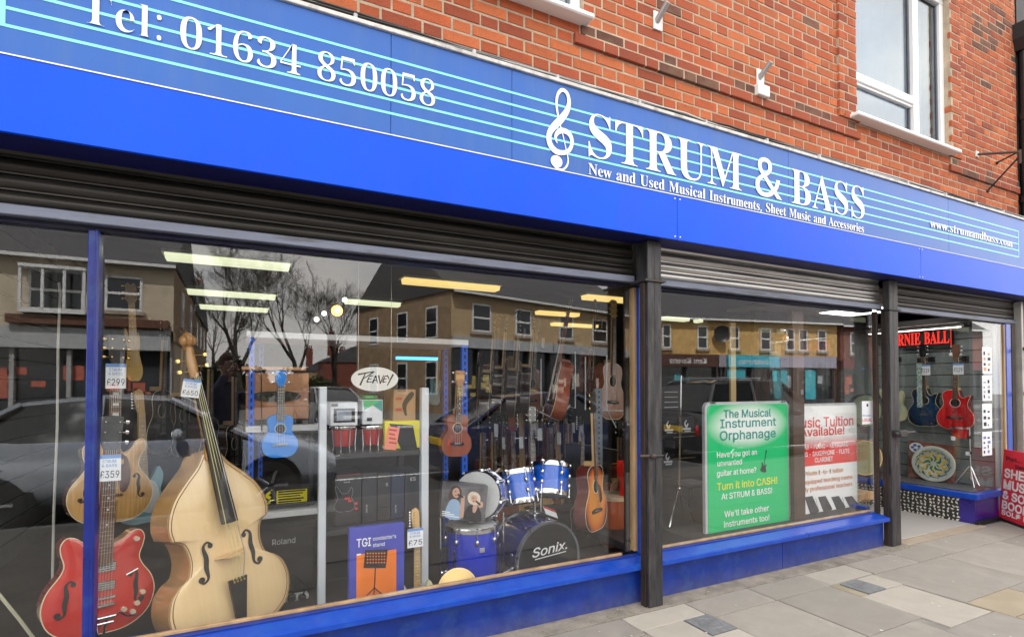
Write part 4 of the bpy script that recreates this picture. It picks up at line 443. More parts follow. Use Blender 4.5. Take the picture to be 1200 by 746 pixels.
# drainpipe and hopper
dp = thing('drainpipe', 'black cast iron rainwater pipe with hopper at the right end of the brick wall', 'drainpipe')
m = MB(); px_ = 8.03
m.cyl((px_, -.06, 3.25), (px_, -.06, 5.32), .062, n=16)
for zz in (3.55, 4.5): m.cyl((px_, -.06, zz), (px_, -.06, zz+.07), .074, n=16)
m.build('pipe', M('black_iron', (.012,.014,.017), .35, .1, coat=.3), dp)
m = MB(); m.prism([(-.09, 0), (.12, 0), (.16, .12), (.16, .3), (-.14, .3), (-.14, .12)], -.2, .0); m.build('hopper', MATS['black_iron'], dp, (px_, 0, 5.3))
m = MB(); m.tube([(px_-.03,-.1,5.75),(px_-.02,-.12,5.6),(px_+.0,-.1,5.55)], .035, 10); m.build('waste_pipe', WHITE, dp)
pil = MB(); pil.box(8.0, 8.6, .0, .3, 0, 6.3); pil.build('party_pilaster', M('black_render', (.012,.012,.013), .6), shop)

# bracket arms
for i, (pxx, pyy, lab) in enumerate(((769, 26, 'small white lamp bracket stub on the brickwork right of the cut-off window sill'), (889, 92, 'small white lamp bracket stub over a white box beside the tall window'))):
    p = at(pxx, pyy, 0); b = thing('lamp_bracket', lab, 'bracket', (p.x, 0, p.z), group='lamp bracket stubs on the brick wall')
    m = MB(); m.box(-.03, .05, -.012, 0, -.06, .07, .003); m.build('wall_plate', WHITE, b)
    m = MB(); m.cyl((.0, -.005, 0), (.005, -.11, .075), .021, n=14); m.build('tube', M('galvanised', (.45,.46,.48), .4, .8), b)
    if i == 1:
        m = MB(); m.box(-.06, .07, -.05, 0, -.16, -.07, .006); m.build('junction_box', WHITE, b)
# hanging-sign bracket
E_ = at(1195, 178, -.30); hb = thing('sign_bracket', 'empty rusty iron hanging-sign bracket on the brickwork beside the drainpipe', 'bracket')
m = MB(); a0 = at(1144, 181, 0)
m.cyl(a0, E_, .013, n=8); m.build('arm', M('rusty_iron', (.07,.05,.045), .75, .4, var=.4, stain=(.25,.12,.06), stain_amt=.5), hb)
m = MB(); m.box(a0.x-.02, a0.x+.03, -.012, 0, a0.z-.03, a0.z+.03); m.build('wall_plate', WHITE, hb)
for q in ((1168, 191), (1157, 224)):
    p = at(*q, 0); m = MB(); m.cyl(p, E_+Vector((-.01, .01, -.06 if q[1] > 200 else 0)), .009, n=8); m.sphere(p, .02, 8, 5); m.build('stay_rod', BLACK, hb)
m = MB(); m.cyl(E_+Vector((0,0,.02)), E_+Vector((0,0,-.12)), .014, n=8); m.build('end_bar', MATS['rusty_iron'], hb)

# ================================================================ FASCIA SIGN
YS = -.20
sg = thing('fascia_sign', 'long blue shop fascia with white serif lettering on pale stave lines', 'sign')
UPP = M('sign_upper_blue', (.028,.125,.46), .3, var=.06, scale=1.2, coat=.08, spec=.25, stain=(.07,.16,.38), stain_scale=3, stain_amt=.3, stretch=(2.5,1,.35))
LOW = M('sign_lower_blue', (.0,.085,.85), .3, var=.10, scale=1.1, coat=.0, spec=.18, stain=(.02,.08,.55), stain_scale=2.5, stain_amt=.3, stretch=(1.5,1,.6))
ZB, ZM, ZTOP = 2.413, 2.714, 3.229
jx = [-3.4, -1.1, .66, at(600,200,YS).x, at(924,200,YS).x, at(1112,290,YS).x, 8.5]
for a, b in zip(jx, jx[1:]):
    m = MB(); m.box(a+.0012, b-.0012, YS, YS+.02, ZM, ZTOP, .0012); m.build('sign_panel', UPP, sg)
lx = [-3.4, -.95, at(793,250,YS).x, at(1078,300,YS).x, 8.5]
for a, b in zip(lx, lx[1:]):
    m = MB(); m.box(a+.0015, b-.0015, YS-.006, YS+.014, ZB, ZM-.007, .002); m.build('lower_sign_panel', LOW, sg)
m = MB()
for x_ in lx[1:-1]:
    for dz in (ZB+.02, ZM-.03):
        for dx in (-.022, .022): m.sphere((x_+dx, YS-.008, dz), .006, 8, 5, (1,.5,1))
m.build('panel_screws', CHROME, sg)
m = MB(); m.box(-3.4, 8.5, YS-.009, YS-.001, ZM-.0065, ZM-.001); m.build('silver_trim', M('silver_trim', (.6,.62,.62), .35, .6), sg)
m = MB(); m.box(-3.4, 8.5, YS+.021, .006, ZB+.004, ZB+.024); m.build('soffit_board', M('soffit_navy', (.006,.008,.10), .5, var=.1), sg)
m = MB(); m.box(-3.4, 8.5, YS-.014, -.001, ZTOP+.001, ZTOP+.022, .002); m.build('top_flashing', M('lead_white_flashing', (.62,.6,.57), .6, var=.2, scale=9, stain=(.2,.19,.17), stain_scale=12, stain_amt=.6), sg)
CY = M('stave_cyan', (.24,.80,.88), .35, var=.02)
xl, xr = at(6.4, 30, YS).x, at(1193.6, 302, YS).x
z5 = [2.822+i*(3.097-2.822)/4 for i in range(5)]
for zz in z5:
    m = MB(); m.box(xl-.0, xr, YS-.0015, YS-.0002, zz-.006, zz+.006); m.build('stave_line', CY, sg)
m = MB(); m.box(xl-.06, xl-.0005, YS-.0016, YS-.0002, z5[0]-.0055, z5[4]+.0055); m.build('stave_bar', CY, sg)
m = MB(); m.box(xr+.0005, xr+.01, YS-.0016, YS-.0002, z5[0]-.0055, z5[4]+.0055); m.build('stave_bar', CY, sg)
YT = YS-.0045
def sl(name, body, pa, pb, caps, offset=0.):
    a = at(*pa, YT); b = at(*pb, YT); serif(name, body, a.x, YT, (a.z+b.z)/2 if abs(a.z-b.z) < .1 else a.z, caps, LETTER, sg, b.x-a.x, offset, .0015)
capd = at(254.6, 30.5, YT).z-at(254.6, 66.7, YT).z
sl('telephone_lettering', 'Tel:', (92.5, 24.5), (190, 49), capd, -.0032)
sl('telephone_number_lettering', '01634', (210, 55.6), (353, 89.6), capd, -.0032)
sl('telephone_number_lettering', '850058', (371, 95), (510.5, 124.6), capd, -.0032)
capn = at(735, 143.5, YT).z-at(735, 193, YT).z
for wd, a, b in (('STRUM', (689.3, 183), (869.5, 224)), ('&', (885.5, 227), (916, 235)), ('BASS', (927.5, 237.5), (1013.3, 258))):
    sl('shop_name_lettering', wd, a, b, capn, -.003 if wd != '&' else .0005)
cs = at(691, 192.6, YT).z-at(691, 205.8, YT).z
sl('strapline_lettering', 'New and Used Musical Instruments, Sheet Music and Accessories', (689.6, 204.5), (1012.3, 272.5), cs, -.0006)
aw, bw = at(1089.8, 265.5, YT), at(1186.5, 290.2, YT)
serif('web_address_lettering', 'www.strumandbass.com', aw.x, YT, (aw.z+bw.z)/2, .082, LETTER, sg, bw.x-aw.x, -.0006, .0015)
m = MB(); k = 1/5.97
clef = [(285,585,14),(290,612,16),(315,640,15),(352,650,14),(382,625,14),(393,580,10),(380,515,8),(368,460,7),(355,405,8),(345,370,9),(333,320,12),(322,270,15),(313,215,17),(312,160,19),(325,115,22),(350,93,26),(380,110,28),(396,150,28),(397,195,32),(380,245,42),(340,300,50),(295,345,48),(266,385,42),(257,430,40),(270,480,42),(305,520,42),(350,532,34),(393,520,30),(416,480,28),(415,430,32),(390,392,38),(350,377,38),(315,395,30),(303,430,18),(316,466,5)]
ribbon(m, [(at(600+x*k, 90+y*k, YT).x, at(600+x*k, 90+y*k, YT).z, w_*k*.0050) for x, y, w_ in clef], YT)
c_ = at(600+312*k, 90+592*k, YT-.0005); disc(m, c_.x, YT-.0006, c_.z, .040, 24, .036)
m.build('treble_clef', LETTER, sg)
# cables on the ledge
cb = thing('cable_bundle', 'loose black and grey cables strung along the top of the blue fascia', 'cables')
rc = random.Random(11)
for i in range(7):
    pts = []; x = -3.; ph = rc.random()*6; h = .03+.012*i
    while x < 8.:
        pts.append((x, -.185+.012*i+.01*rc.random(), ZTOP+.034+.011*i+.012*math.sin(x*2.1+ph)+rc.uniform(-.004,.004))); x += .22
    m = MB(); m.tube(pts, rc.choice([.006,.008,.010]), 5); m.build('cable', M('cable_%s' % ('black','grey','pale')[i % 3], ((.015,.015,.015),(.14,.14,.14),(.42,.42,.4))[i % 3], .6), cb)
x = -2.4
while x < 8:
    m = MB(); m.box(x, x+.018, -.196, -.12, ZTOP+.024, ZTOP+.055, .003); m.build('cable_clip', M('pale_clip', (.45,.46,.48), .5), cb); x += .55+rc.uniform(-.1,.1)
p0 = at(590,60,0)
m = MB(); m.tube([at(545+i*17, 58+i*5.5-1.5*math.sin(i*.9), -.008) for i in range(34)], .005, 5); m.build('wall_cable', MATS['cable_black'], cb)

# ================================================================ SHUTTERS, POSTS
ZR0, ZR1 = 2.150, 2.196
def shutter(x0, x1, lab, metal, n=5, zt=2.44, zr=(ZR0, ZR1), perf=False):
    sh = bpy.data.objects.new('roller_shutter', None); COL.objects.link(sh); sh.parent = shop; sh['label'] = lab
    dz = .068; z = zr[1]+.002; prof = []
    while z < zt:
        m = MB(); N = 7; vs = []
        for i in range(N+1):
            t = i/N; vs.append((x0, .035-.016*math.sin(PI*t)**.8, z+dz*.86*t)); vs.append((x1, .035-.016*math.sin(PI*t)**.8, z+dz*.86*t))
        vs += [(x0, .045, z+dz*.86), (x1, .045, z+dz*.86), (x0, .045, z), (x1, .045, z)]
        m.add(vs, [(2*i, 2*i+1, 2*i+3, 2*i+2) for i in range(N+1)]+[(2*N+2, 2*N+3, 2*N+5, 2*N+4), (2*N+4, 2*N+5, 1, 0)], True)
        m.box(x0, x1, .026, .04, z+dz*.88, z+dz*.985)
        m.build('slat', metal, sh); z += dz
    m = MB(); m.box(x0, x1, .0, .045, zr[0], zr[1], .004); m.build('bottom_rail', RAIL, sh)
P1a, P1b = at(761, 650, -.12).x, at(777, 650, -.12).x
P2a, P2b = at(1044.5, 500, -.06).x, at(1054.5, 500, -.06).x
shutter(-3.2, P1a-.01, 'dark brown roller shutter curtain over the left window', M('brown_shutter', (.03,.027,.024), .4, .6, var=.3, stain=(.07,.065,.06), stain_amt=.5, stretch=(.4,1,5)))
shutter(P1b+.01, P2a-.01, 'bare silvery roller shutter curtain over the middle window', M('silver_shutter', (.52,.51,.50), .33, .9, var=.2, stain=(.2,.17,.14), stain_amt=.4, stretch=(.3,1,5)))
shutter(P2b+.01, 7.93, 'grey brown roller shutter curtain over the entrance', M('grey_shutter', (.075,.068,.065), .42, .7, var=.3, stain=(.07,.055,.045), stain_amt=.6, stretch=(.4,1,5)))
for (xa, xb, yf) in ((P1a, P1b, -.12), (P2a, P2b, -.06)):
    m = MB(); m.box(xa, xb, yf, yf+.065, 0.005, ZR0-.01, .004); m.box(xa, xb, yf, -.002, ZR0+.006, ZB, .004); m.box((xa+xb)/2-.002, (xa+xb)/2+.002, yf-.001, yf+.01, .3, ZB-.01)
    m.build('shutter_post', POSTM, shop)
    m = MB(); m.box(xa-.03, xb+.03, yf-.012, .04, ZR0-.0095, ZR0+.0055); m.build('post_collar', DSTEEL, shop)
    m = MB(); m.box(xa-.014, xa-.0005, yf+.025, yf+.07, .005, ZR0-.012, .002); m.build('shutter_channel', RUST, shop)
m = MB(); c_ = at(768, 534, -.14); m.cyl((P1a-.06, -.10, c_.z), (P1a+.09, -.15, c_.z), .011, n=8); m.sphere((P1a+.02, -.14, c_.z), .02); m.build('latch', DSTEEL, shop)
c_ = at(1050, 508, -.1); m = MB(); m.cyl((P2a-.02, -.10, c_.z), (P2b+.09, -.13, c_.z+.01), .016, n=8); m.box(P2a+.02, P2b, -.13, -.06, c_.z-.03, c_.z+.03, .006); m.build('latch', DSTEEL, shop)

# ================================================================ DISPLAY WINDOWS
YG = .10
jr = at(741, 560, YG).x
def sill(x0, x1, y_in=YG-.012):
    m = MB()
    # weathered top slopes to a square nosing
    poly = [(-.055, .236), (-.055, .262), (-.045, .268), (y_in, .296), (y_in, .236)]
    m.add([(x0, y, z) for y, z in poly]+[(x1, y, z) for y, z in poly], [(0,1,2,3,4), (9,8,7,6,5)]+[(i, (i+1) % 5, (i+1) % 5+5, i+5) for i in range(5)])
    return m.build('window_sill', BLUEP, shop)
sill(-3.2, jr+.072); sill(P1b+.004, P2a-.03)
def riser(x0, x1):
    m = MB(); m.box(x0, x1, 0, .05, .0, .235, .002); return m.build('stall_riser', NAVY_R, shop)
NAVY_R = M('stall_riser_blue', (.003,.028,.24), .38, var=.2, scale=7, stain=(.03,.09,.28), stain_scale=8, stain_amt=.45, bump=.15, bscale=25)
rj = at(917, 650, 0).x
for a, b in ((-3.2, -.9), (-.897, jr+.072), (P1b+.004, rj-.002), (rj+.002, P2a-.035)): riser(a, b)
m = MB(); m.box(-3.2, P1a-.056, YG-.012, YG+.012, .2965, .312, .002); m.build('glazing_bead', TIMBER, shop)
m = MB(); m.box(P1b+.004, P2a-.06, YG-.012, YG+.012, .2965, .312, .002); m.build('glazing_bead', TIMBER, shop)
ZH = 2.135
m = MB(); m.box(-3.2, P1a-.03, YG-.03, YG+.07, ZH, ZH+.12, .003); m.box(P1b+.004, P2a-.03, YG-.03, YG+.07, ZH, ZH+.12, .003); m.build('window_head', M('window_head_navy', (.012,.014,.05), .4, var=.3, stain=(.05,.05,.06)), shop)
FRB = M('frame_dark_blue', (.006,.018,.20), .3, var=.2, coat=.15, stain=(.02,.08,.22), stain_scale=12, stain_amt=.4)
# blue mullion between the left panes
mx0, mx1 = at(99.7, 500, .05).x, at(113.3, 500, .05).x
m = MB(); m.box(mx0, mx1, .045, .125, .2965, ZH-.001, .004); m.box(mx0+.028, mx1-.003, .035, .0448, .2965, ZH-.001, .003); m.build('mullion', FRB, shop)
# left window jamb: timber bead, blue jamb
jr = at(741, 560, YG).x
m = MB(); m.box(jr, jr+.03, YG-.02, YG+.03, .313, ZH-.001, .002); m.build('jamb_bead', TIMBER, shop)
m = MB(); m.box(jr+.031, jr+.075, .055, YG+.05, .2965, ZH-.001, .003); m.build('window_jamb', BLUEP, shop)
m = MB(); m.box(jr+.0755, P1b+.009, .045, YG+.05, .005, ZH-.001, .003); m.build('jamb_cover', RUST, shop)
m = MB(); m.box(jr-.028, jr-.004, YG+.02, YG+.06, .30, ZH, .002); m.build('inner_jamb', RUST, shop)
# panes
def pane(name, x0, x1, z0, z1, y=YG):
    m = MB(); m.box(x0, x1, y, y+.006, z0, z1); return m.build(name, GLASS, shop)
pane('window_pane', -3.2, mx0-.0005, .3125, ZH-.0005); pane('window_pane', mx1+.0005, jr-.0005, .3125, ZH-.0005)
pr = at(1024, 500, YG).x
pane('window_pane', P1b+.01, pr, .3125, ZH-.0005)
m = MB(); m.box(pr+.0005, pr+.012, YG-.004, YG+.01, .3125, ZH-.0005); m.build('glass_edge_strip', M('silver_edge', (.6,.65,.66), .3, .4), shop)
m = MB(); m.box(P2a-.05, P2a-.02, .03, .07, .0, ZH, .003); m.build('corner_post', RUST, shop)
# entrance left return: glass over a riser
xr_ = P2a-.04
m = MB(); m.box(xr_, xr_+.006, YG+.03, 1.3, .33, ZH); m.build('return_pane', GLASS, shop)
m = MB(); m.box(xr_-.03, xr_+.03, YG+.031, 1.3, .25, .33, .004); m.build('return_sill', BLUEP, shop)
m = MB(); m.box(xr_-.01, xr_+.01, YG+.031, 1.3, .0, .249); m.build('return_riser', NAVY_R, shop)
# porch right display window
XP0, XP1 = 6.86, 7.55
YB = 1.35
m = MB()
m.box(XP0-.03, XP0+.05, -.035, YB, .262, .325, .006); m.box(XP0+.051, XP1+.06, -.035, .05, .262, .325, .006)
m.build('porch_sill', BLUEP, shop)
m = MB(); m.box(XP0-.005, XP0+.03, .0, .14, .0, .2615, .002); m.box(XP0+.031, XP1+.05, .0, .03, .0, .2615, .002); m.build('porch_riser', M('porch_riser_purple', (.03,.015,.22), .3, var=.3, scale=4, coat=.4), shop)
m = MB(); m.box(XP0-.02, XP1+.3, -.03, -.002, .0, .04); m.build('black_kerb_trim', BLACK, shop)
m = MB(); m.box(XP0, XP0+.006, .03, YB, .326, 2.13); m.build('porch_side_pane', GLASS, shop)
m = MB(); m.box(XP0+.008, XP1-.03, .0, .006, .326, 2.13); m.build('porch_front_pane', GLASS, shop)
m = MB(); m.box(XP1-.03, XP1, -.012, .03, .326, 2.13, .002); m.build('jamb_bead', TIMBER, shop)
m = MB(); m.box(XP1+.001, XP1+.11, -.02, .06, .0, 2.14, .004); m.build('window_jamb', BLUEP, shop)
m = MB(); m.box(XP1+.13, XP1+.21, -.02, .05, .0, 2.14, .003); m.build('shutter_channel', RUST, shop)
m = MB(); m.box(7.84, 7.885, -.05, .02, .05, 2.40, .003); m.build('shutter_guide', M('pale_guide', (.42,.41,.38), .45, .5, stain=(.2,.17,.14)), shop)
for zc in (1.87, 1.37):
    m = MB(); m.cyl((7.86, -.05, zc), (7.95, -.13, zc-.02), .018, n=8); m.sphere((7.95,-.13,zc-.02), .026, 8, 6); m.build('latch', DSTEEL, shop)
m = MB(); m.box(7.885, 8.0, .001, .3, 0, 2.42); m.build('end_reveal', MATS['black_render'], shop)
# tiled plinth of the porch: black and white terrazzo-like mosaic
tl = M('mosaic_ground', (.03,.03,.03), .4)
m = MB(); m.box(XP0-.004, XP0+.026, .141, YB, .0, .2615); pl_ = m.build('tiled_plinth', tl, shop)
rt = random.Random(5); wm = M('mosaic_white', (.72,.70,.60), .35, var=.1); m = MB()
for iy in range(27):
    for iz in range(7):
        y = .155+iy*.043+rt.uniform(-.008,.008); zc = .02+iz*.036+rt.uniform(-.005,.005)
        a = rt.random()*PI; l = rt.uniform(.012,.022); wd = rt.uniform(.007,.012); ca, sa = math.cos(a), math.sin(a)
        m.add([(XP0-.0055, y+ca*l-sa*wd*.5, zc+sa*l+ca*wd*.5), (XP0-.0055, y-sa*wd, zc+ca*wd), (XP0-.0055, y-ca*l-sa*wd*.3, zc-sa*l), (XP0-.0055, y+sa*wd, zc-ca*wd)], [(0,1,2,3)])
        if rt.random() < .6: m.add([(XP0-.0056, y+sa*l*.8, zc-ca*l*.8), (XP0-.0056, y+ca*.007, zc+sa*.007), (XP0-.0056, y-ca*.007, zc-sa*.007)], [(0,1,2)])
o_ = m.build('mosaic_chips', wm, pl_); stuff(o_)
# porch back door, ceiling
m = MB(); m.box(xr_, XP0, YB, YB+.05, 0, .15); m.box(xr_, xr_+.25, YB, YB+.05, .15, 2.4); m.box(XP0-.25, XP0, YB, YB+.05, .15, 2.4); m.box(xr_+.25, XP0-.25, YB, YB+.05, 2.05, 2.4); m.build('shop_door_frame', RUST, shop)
m = MB(); m.box(xr_+.25, XP0-.25, YB+.01, YB+.016, .15, 2.05); m.build('door_pane', GLASS, shop)
m = MB(); m.box(xr_-.1, 8., .05, YB+.3, 2.32, 2.36); m.build('porch_ceiling', M('porch_ceiling', (.25,.2,.18), .8), shop)

# ================================================================ SHOP INTERIOR SHELL
XI0, XI1, YI, ZC, ZF = -1.52, 7.62, 10.5, 2.72, .15
DK = M('interior_dark_wall', (.10,.10,.105), .8, var=.2)
m = MB(); m.box(XI0-.1, XI1+.1, YI, YI+.1, 0, ZC); m.build('back_wall', DK, shop)
m = MB(); m.box(XI1+.05, XI1+.15, .05, YI, 0, ZC); m.build('side_wall', DK, shop)
m = MB(); m.box(XI0-.12, XI1+.15, .10, YI, ZC, ZC+.05); m.build('ceiling', M('interior_ceiling', (.12,.12,.12), .9, var=.1, scale=2), shop)
m = MB(); m.box(-12, 20, .3, YI+.1, 3.0, 6.9); m.build('upper_storey', DK, shop)  # unseen mass, sized to shade the pavement and leave the cars in sun
m = MB(); m.box(XI0-.1, xr_-.03, .051, YI, ZF-.05, ZF); m.build('shop_floor', M('shop_floor', (.06,.045,.04), .6, var=.3), shop)
m = MB(); m.box(XI0-.1, xr_-.03, .0505, .10, ZF+.0005, .2955); m.build('window_backboard', NAVY_R, shop)
# left slatwall
sw = MB(); sw.box(XI0-.12, XI0-.02, .1, YI, ZF, ZC); swo = sw.build('slatwall', M('slat_groove', (.01,.01,.01), .6), shop)
sw1 = M('slatwall_grey', (.2,.2,.205), .55, var=.12); sw2 = M('slatwall_beech', (.55,.38,.24), .5, var=.15, stretch=(1,.15,4))
zz = ZF
while zz < ZC-.05:
    for y0, y1, mt in ((.13, 1.0, sw1), (1.06, 1.75, sw2), (1.8, 3.4, sw1)):
        m = MB(); m.box(XI0-.019, XI0, y0, y1, zz+.008, zz+.142, .003); m.build('slat', mt, swo)
    zz += .15
m = MB(); m.box(XI0-.01, XI0+.012, 1.005, 1.055, ZF, ZC); m.build('slotted_upright', sw2, shop)
# ceiling lights
LT = M('lamp_tube_glow', (.9,.9,.7), .5, emit=(.96, 1, .66, .36))
LW = M('lamp_tray', (.7,.7,.66), .4)
labs = {}
def lamp(pxa, pya, pxb, lab, col=None):
    # depth from the ceiling height
    r = ray((pxa+pxb)/2, pya); t = (ZC-.09-CAMH)/r.z; c = _O+r*t
    a = at(pxa, pya, c.y).x; b = at(pxb, pya, c.y).x
    th = thing('ceiling_light', lab, 'ceiling light', ((a+b)/2, c.y, ZC), group='fluorescent lights on the shop ceiling')
    h = (b-a)/2; m = MB(); m.box(-h, h, -.11, .11, -.03, -.001); m.build('housing', LW, th)
    m = MB(); m.prism([(-h+.02, -.031), (h-.02, -.031), (h-.03, -.085), (-h+.03, -.085)], -.075, .075); m.build('diffuser', col or LT, th)
LY = M('lamp_yellow_glow', (.9,.7,.3), .5, emit=(1, .72, .24, .42))
lamp(190, 311, 342, 'long pale strip light nearest the window left of the bare tree reflection')
lamp(217, 348, 325, 'pale strip light second back above the white rack top')
lamp(232, 364, 316, 'pale strip light third back, short and dim')
lamp(470, 337, 585, 'warm yellow strip light above the right end of the white topped rack', LY)
lamp(402, 358, 470, 'narrow pale strip light behind the warm yellow one')
lamp(683, 354, 760, 'warm yellow strip light at the top corner by the iron post', LY)
lamp(628, 370, 678, 'short warm strip light further back over the hanging guitars', LY)
lamp(646, 383, 700, 'short warm strip light furthest back over the hanging guitars', LY)
lamp(776, 376, 806, 'pale strip light right of the iron post, partly hidden by it')
lamp(815, 379, 845, 'small pale strip light beside the reflected satellite dish')

tl_ = thing('porch_light', 'white square light panel on the entrance ceiling', 'ceiling light', (6.2, .75, 2.318))
m = MB(); m.box(-.32, .32, -.32, .32, -.03, 0, .003); m.build('housing', LW, tl_)
m = MB(); m.box(-.29, .29, -.29, .29, -.036, -.0305); m.build('diffuser', M('panel_glow', (.9,.9,.88), .5, emit=(1,.97,.9,2.2)), tl_)
t2_ = thing('display_light', 'slim lit strip under the lid of the entrance display case', 'ceiling light', (7.12, .7, 2.139))  # lamp added to brighten the dark porch display
m = MB(); m.box(-.04, .04, -.5, .5, -.03, -.001, .003); m.build('housing', LW, t2_)
m = MB(); m.box(-.03, .03, -.48, .48, -.036, -.0305); m.build('diffuser', MATS['panel_glow'], t2_)

# splash dirt along the foot of the painted risers
t_ = NAVY_R.node_tree; b_ = t_.nodes['Principled BSDF']; src = b_.inputs['Base Color'].links[0].from_socket
geo = t_.nodes.new('ShaderNodeNewGeometry'); sx_ = t_.nodes.new('ShaderNodeSeparateXYZ'); nz_ = t_.nodes.new('ShaderNodeTexNoise'); nz_.inputs['Scale'].default_value = 22; nz_.inputs['Detail'].default_value = 8
mr_ = t_.nodes.new('ShaderNodeMapRange'); mr_.inputs['From Min'].default_value = .0; mr_.inputs['From Max'].default_value = .12; mr_.inputs['To Min'].default_value = .62; mr_.inputs['To Max'].default_value = 0
ad_ = t_.nodes.new('ShaderNodeMath'); ad_.operation = 'MULTIPLY'; mxx = t_.nodes.new('ShaderNodeMixRGB'); mxx.inputs[2].default_value = (.16, .15, .16, 1)
t_.links.new(geo.outputs['Position'], sx_.inputs[0]); t_.links.new(geo.outputs['Position'], nz_.inputs[0]); t_.links.new(sx_.outputs['Z'], mr_.inputs[0]); t_.links.new(mr_.outputs[0], ad_.inputs[0]); t_.links.new(nz_.outputs[0], ad_.inputs[1])
t_.links.new(ad_.outputs[0], mxx.inputs[0]); t_.links.new(src, mxx.inputs[1]); t_.links.new(mxx.outputs[0], b_.inputs['Base Color'])
# ================================================================ STREET: PAVEMENT, ROAD
CONC = M('pavement_base', (.24,.225,.20), .92, var=.2, scale=3, bump=.4, bscale=120, stain=(.13,.125,.12), stain_scale=2.5, stain_amt=.5)
m = MB(); m.box(-40, 90, -4.0, .0, -.30, -.008); m.box(-40, 5.5, 0, .3, -.3, -.009); pav = struct(m.build('pavement', CONC))
# worn cement fillet against the shop front
m = MB(); m.box(-4, P2b+.1, -.145, -.0005, -.007, .004, .002); m.build('cement_strip', M('cement_fillet', (.24,.215,.18), .95, var=.25, scale=9, bump=.5, bscale=80, stain=(.12,.11,.09), stain_scale=5, stain_amt=.7), pav)
SLB = [M('slab_%s' % n_, c_, .9, var=.10, scale=5, bump=.3, bscale=200, stain=s_, stain_scale=3, stain_amt=.45, rnd=.10) for n_, c_, s_ in
       (('grey', (.265,.243,.215), (.20,.185,.165)), ('warm', (.27,.246,.217), (.215,.195,.172)), ('pale', (.37,.34,.295), (.30,.27,.235)), ('gold', (.28,.235,.165), (.33,.29,.23)))]
DARKG = M('slab_dark_grey', (.245,.225,.20), .9, var=.12, scale=5, bump=.3, bscale=200, stain=(.14,.14,.14), stain_amt=.4, rnd=.08)
slabs = [ # x0,x1,y0,y1,kind
 (2.135,2.655,-.335,-.15,2),(2.145,2.455,-.585,-.34,2),(2.462,2.672,-1.15,-.575,2),(1.2,2.128,-.385,-.15,4),(.2,1.192,-.385,-.15,0),(1.5,2.138,-.985,-.392,0),
 (2.663,3.255,-.385,-.15,0),(3.262,3.862,-.385,-.15,0),(2.680,3.262,-.982,-.392,1),(3.270,3.826,-.982,-.392,0),
 (3.87,4.387,-.368,-.15,2),(4.395,5.015,-.385,-.15,0),(5.022,5.6,-.385,-.09,0),(3.834,4.330,-1.135,-.61,2),(4.150,4.352,-.604,-.392,2),(3.84,3.922,-.604,-.392,3),
 (4.360,5.335,-.982,-.392,0),(5.343,6.34,-.985,-.392,1),(6.348,7.4,-.985,-.392,0),(7.408,8.4,-.985,-.392,4),(5.608,6.60,-.385,-.09,0),(6.608,7.6,-.385,-.09,1),
 (4.360,4.93,-1.24,-.989,3),(4.938,5.66,-1.24,-.989,1),(2.680,3.74,-1.58,-.989,0),(3.748,4.352,-1.58,-1.143,4),(4.360,5.40,-1.58,-1.248,3),(5.408,6.5,-1.58,-1.248,4),(5.668,6.9,-1.24,-.992,0),(6.508,7.9,-1.58,-1.248,0),(1.4,2.672,-1.58,-1.158,0),
 (1.3,1.492,-.985,-.392,4)]
rs = random.Random(9)
def slab(x0, x1, y0, y1, k):
    m = MB(); cx, cy = (x0+x1)/2, (y0+y1)/2; h = .0+rs.uniform(-.002,.002)
    m.box(x0-cx, x1-cx, y0-cy, y1-cy, -.03, 0, .003)
    o = m.build('slab', (SLB+[DARKG])[k], pav, (cx, cy, h)); o.rotation_euler = (R(rs.uniform(-.15,.15)), R(rs.uniform(-.1,.1)), 0)
for s_ in slabs: slab(*s_)
y = -1.588
for r_i in range(4):
    x = .6+.3*(r_i % 2)
    while x < 9.5:
        l = rs.choice([.6,.9,.75]); slab(x, x+l-.008, y-.598, y, rs.choice([0,0,1,4])); x += l
    y -= .606
# entrance floor and threshold strip
m = MB(); m.box(P2b+.0, 6.85, .04, YB, -.02, .010, .002); struct(m.build('entrance_floor', M('entrance_lino', (.40,.385,.365), .45, var=.05, scale=2, stain=(.4,.38,.35), stain_amt=.3)))
m = MB(); m.box(P2b+.05, 6.88, -.088, .038, -.02, .008, .003); m.build('threshold_strip', M('threshold_stone', (.33,.275,.21), .85, var=.12, bump=.3), pav)
# small cast covers
for lab, (x0, x1, y0, y1) in (('round-lidded steel meter cover set in the pale slab by the middle post', (2.466,2.668,-.566,-.346)), ('grey diamond-plate meter cover between the two pale slabs', (3.932,4.140,-.602,-.40))):
    t_ = thing('meter_cover', lab, 'access cover', ((x0+x1)/2, (y0+y1)/2, 0), group='meter covers set in the pavement')
    hx, hy = (x1-x0)/2, (y1-y0)/2
    IR = M('cast_cover_metal', (.16,.165,.175), .75, .0, var=.2, scale=20)
    m = MB(); m.box(-hx, hx, -hy, hy, -.012, .004, .002); m.build('frame', IR, t_)
    m = MB(); m.lathe([(0,.0068),(hx*.62,.0068),(hx*.66,.0045),(hx*.7,.007),(hx*.74,.0045)], n=28); m.build('lid', IR, t_)
    m = MB()
    for i in range(-4, 5):
        l = math.sqrt(max(0, (hx*.6)**2-(i*.016)**2)); 
        if l > .01: m.box(-l, l, i*.016-.003, i*.016+.003, .0069, .0095)
    m.build('ribs', IR, t_)
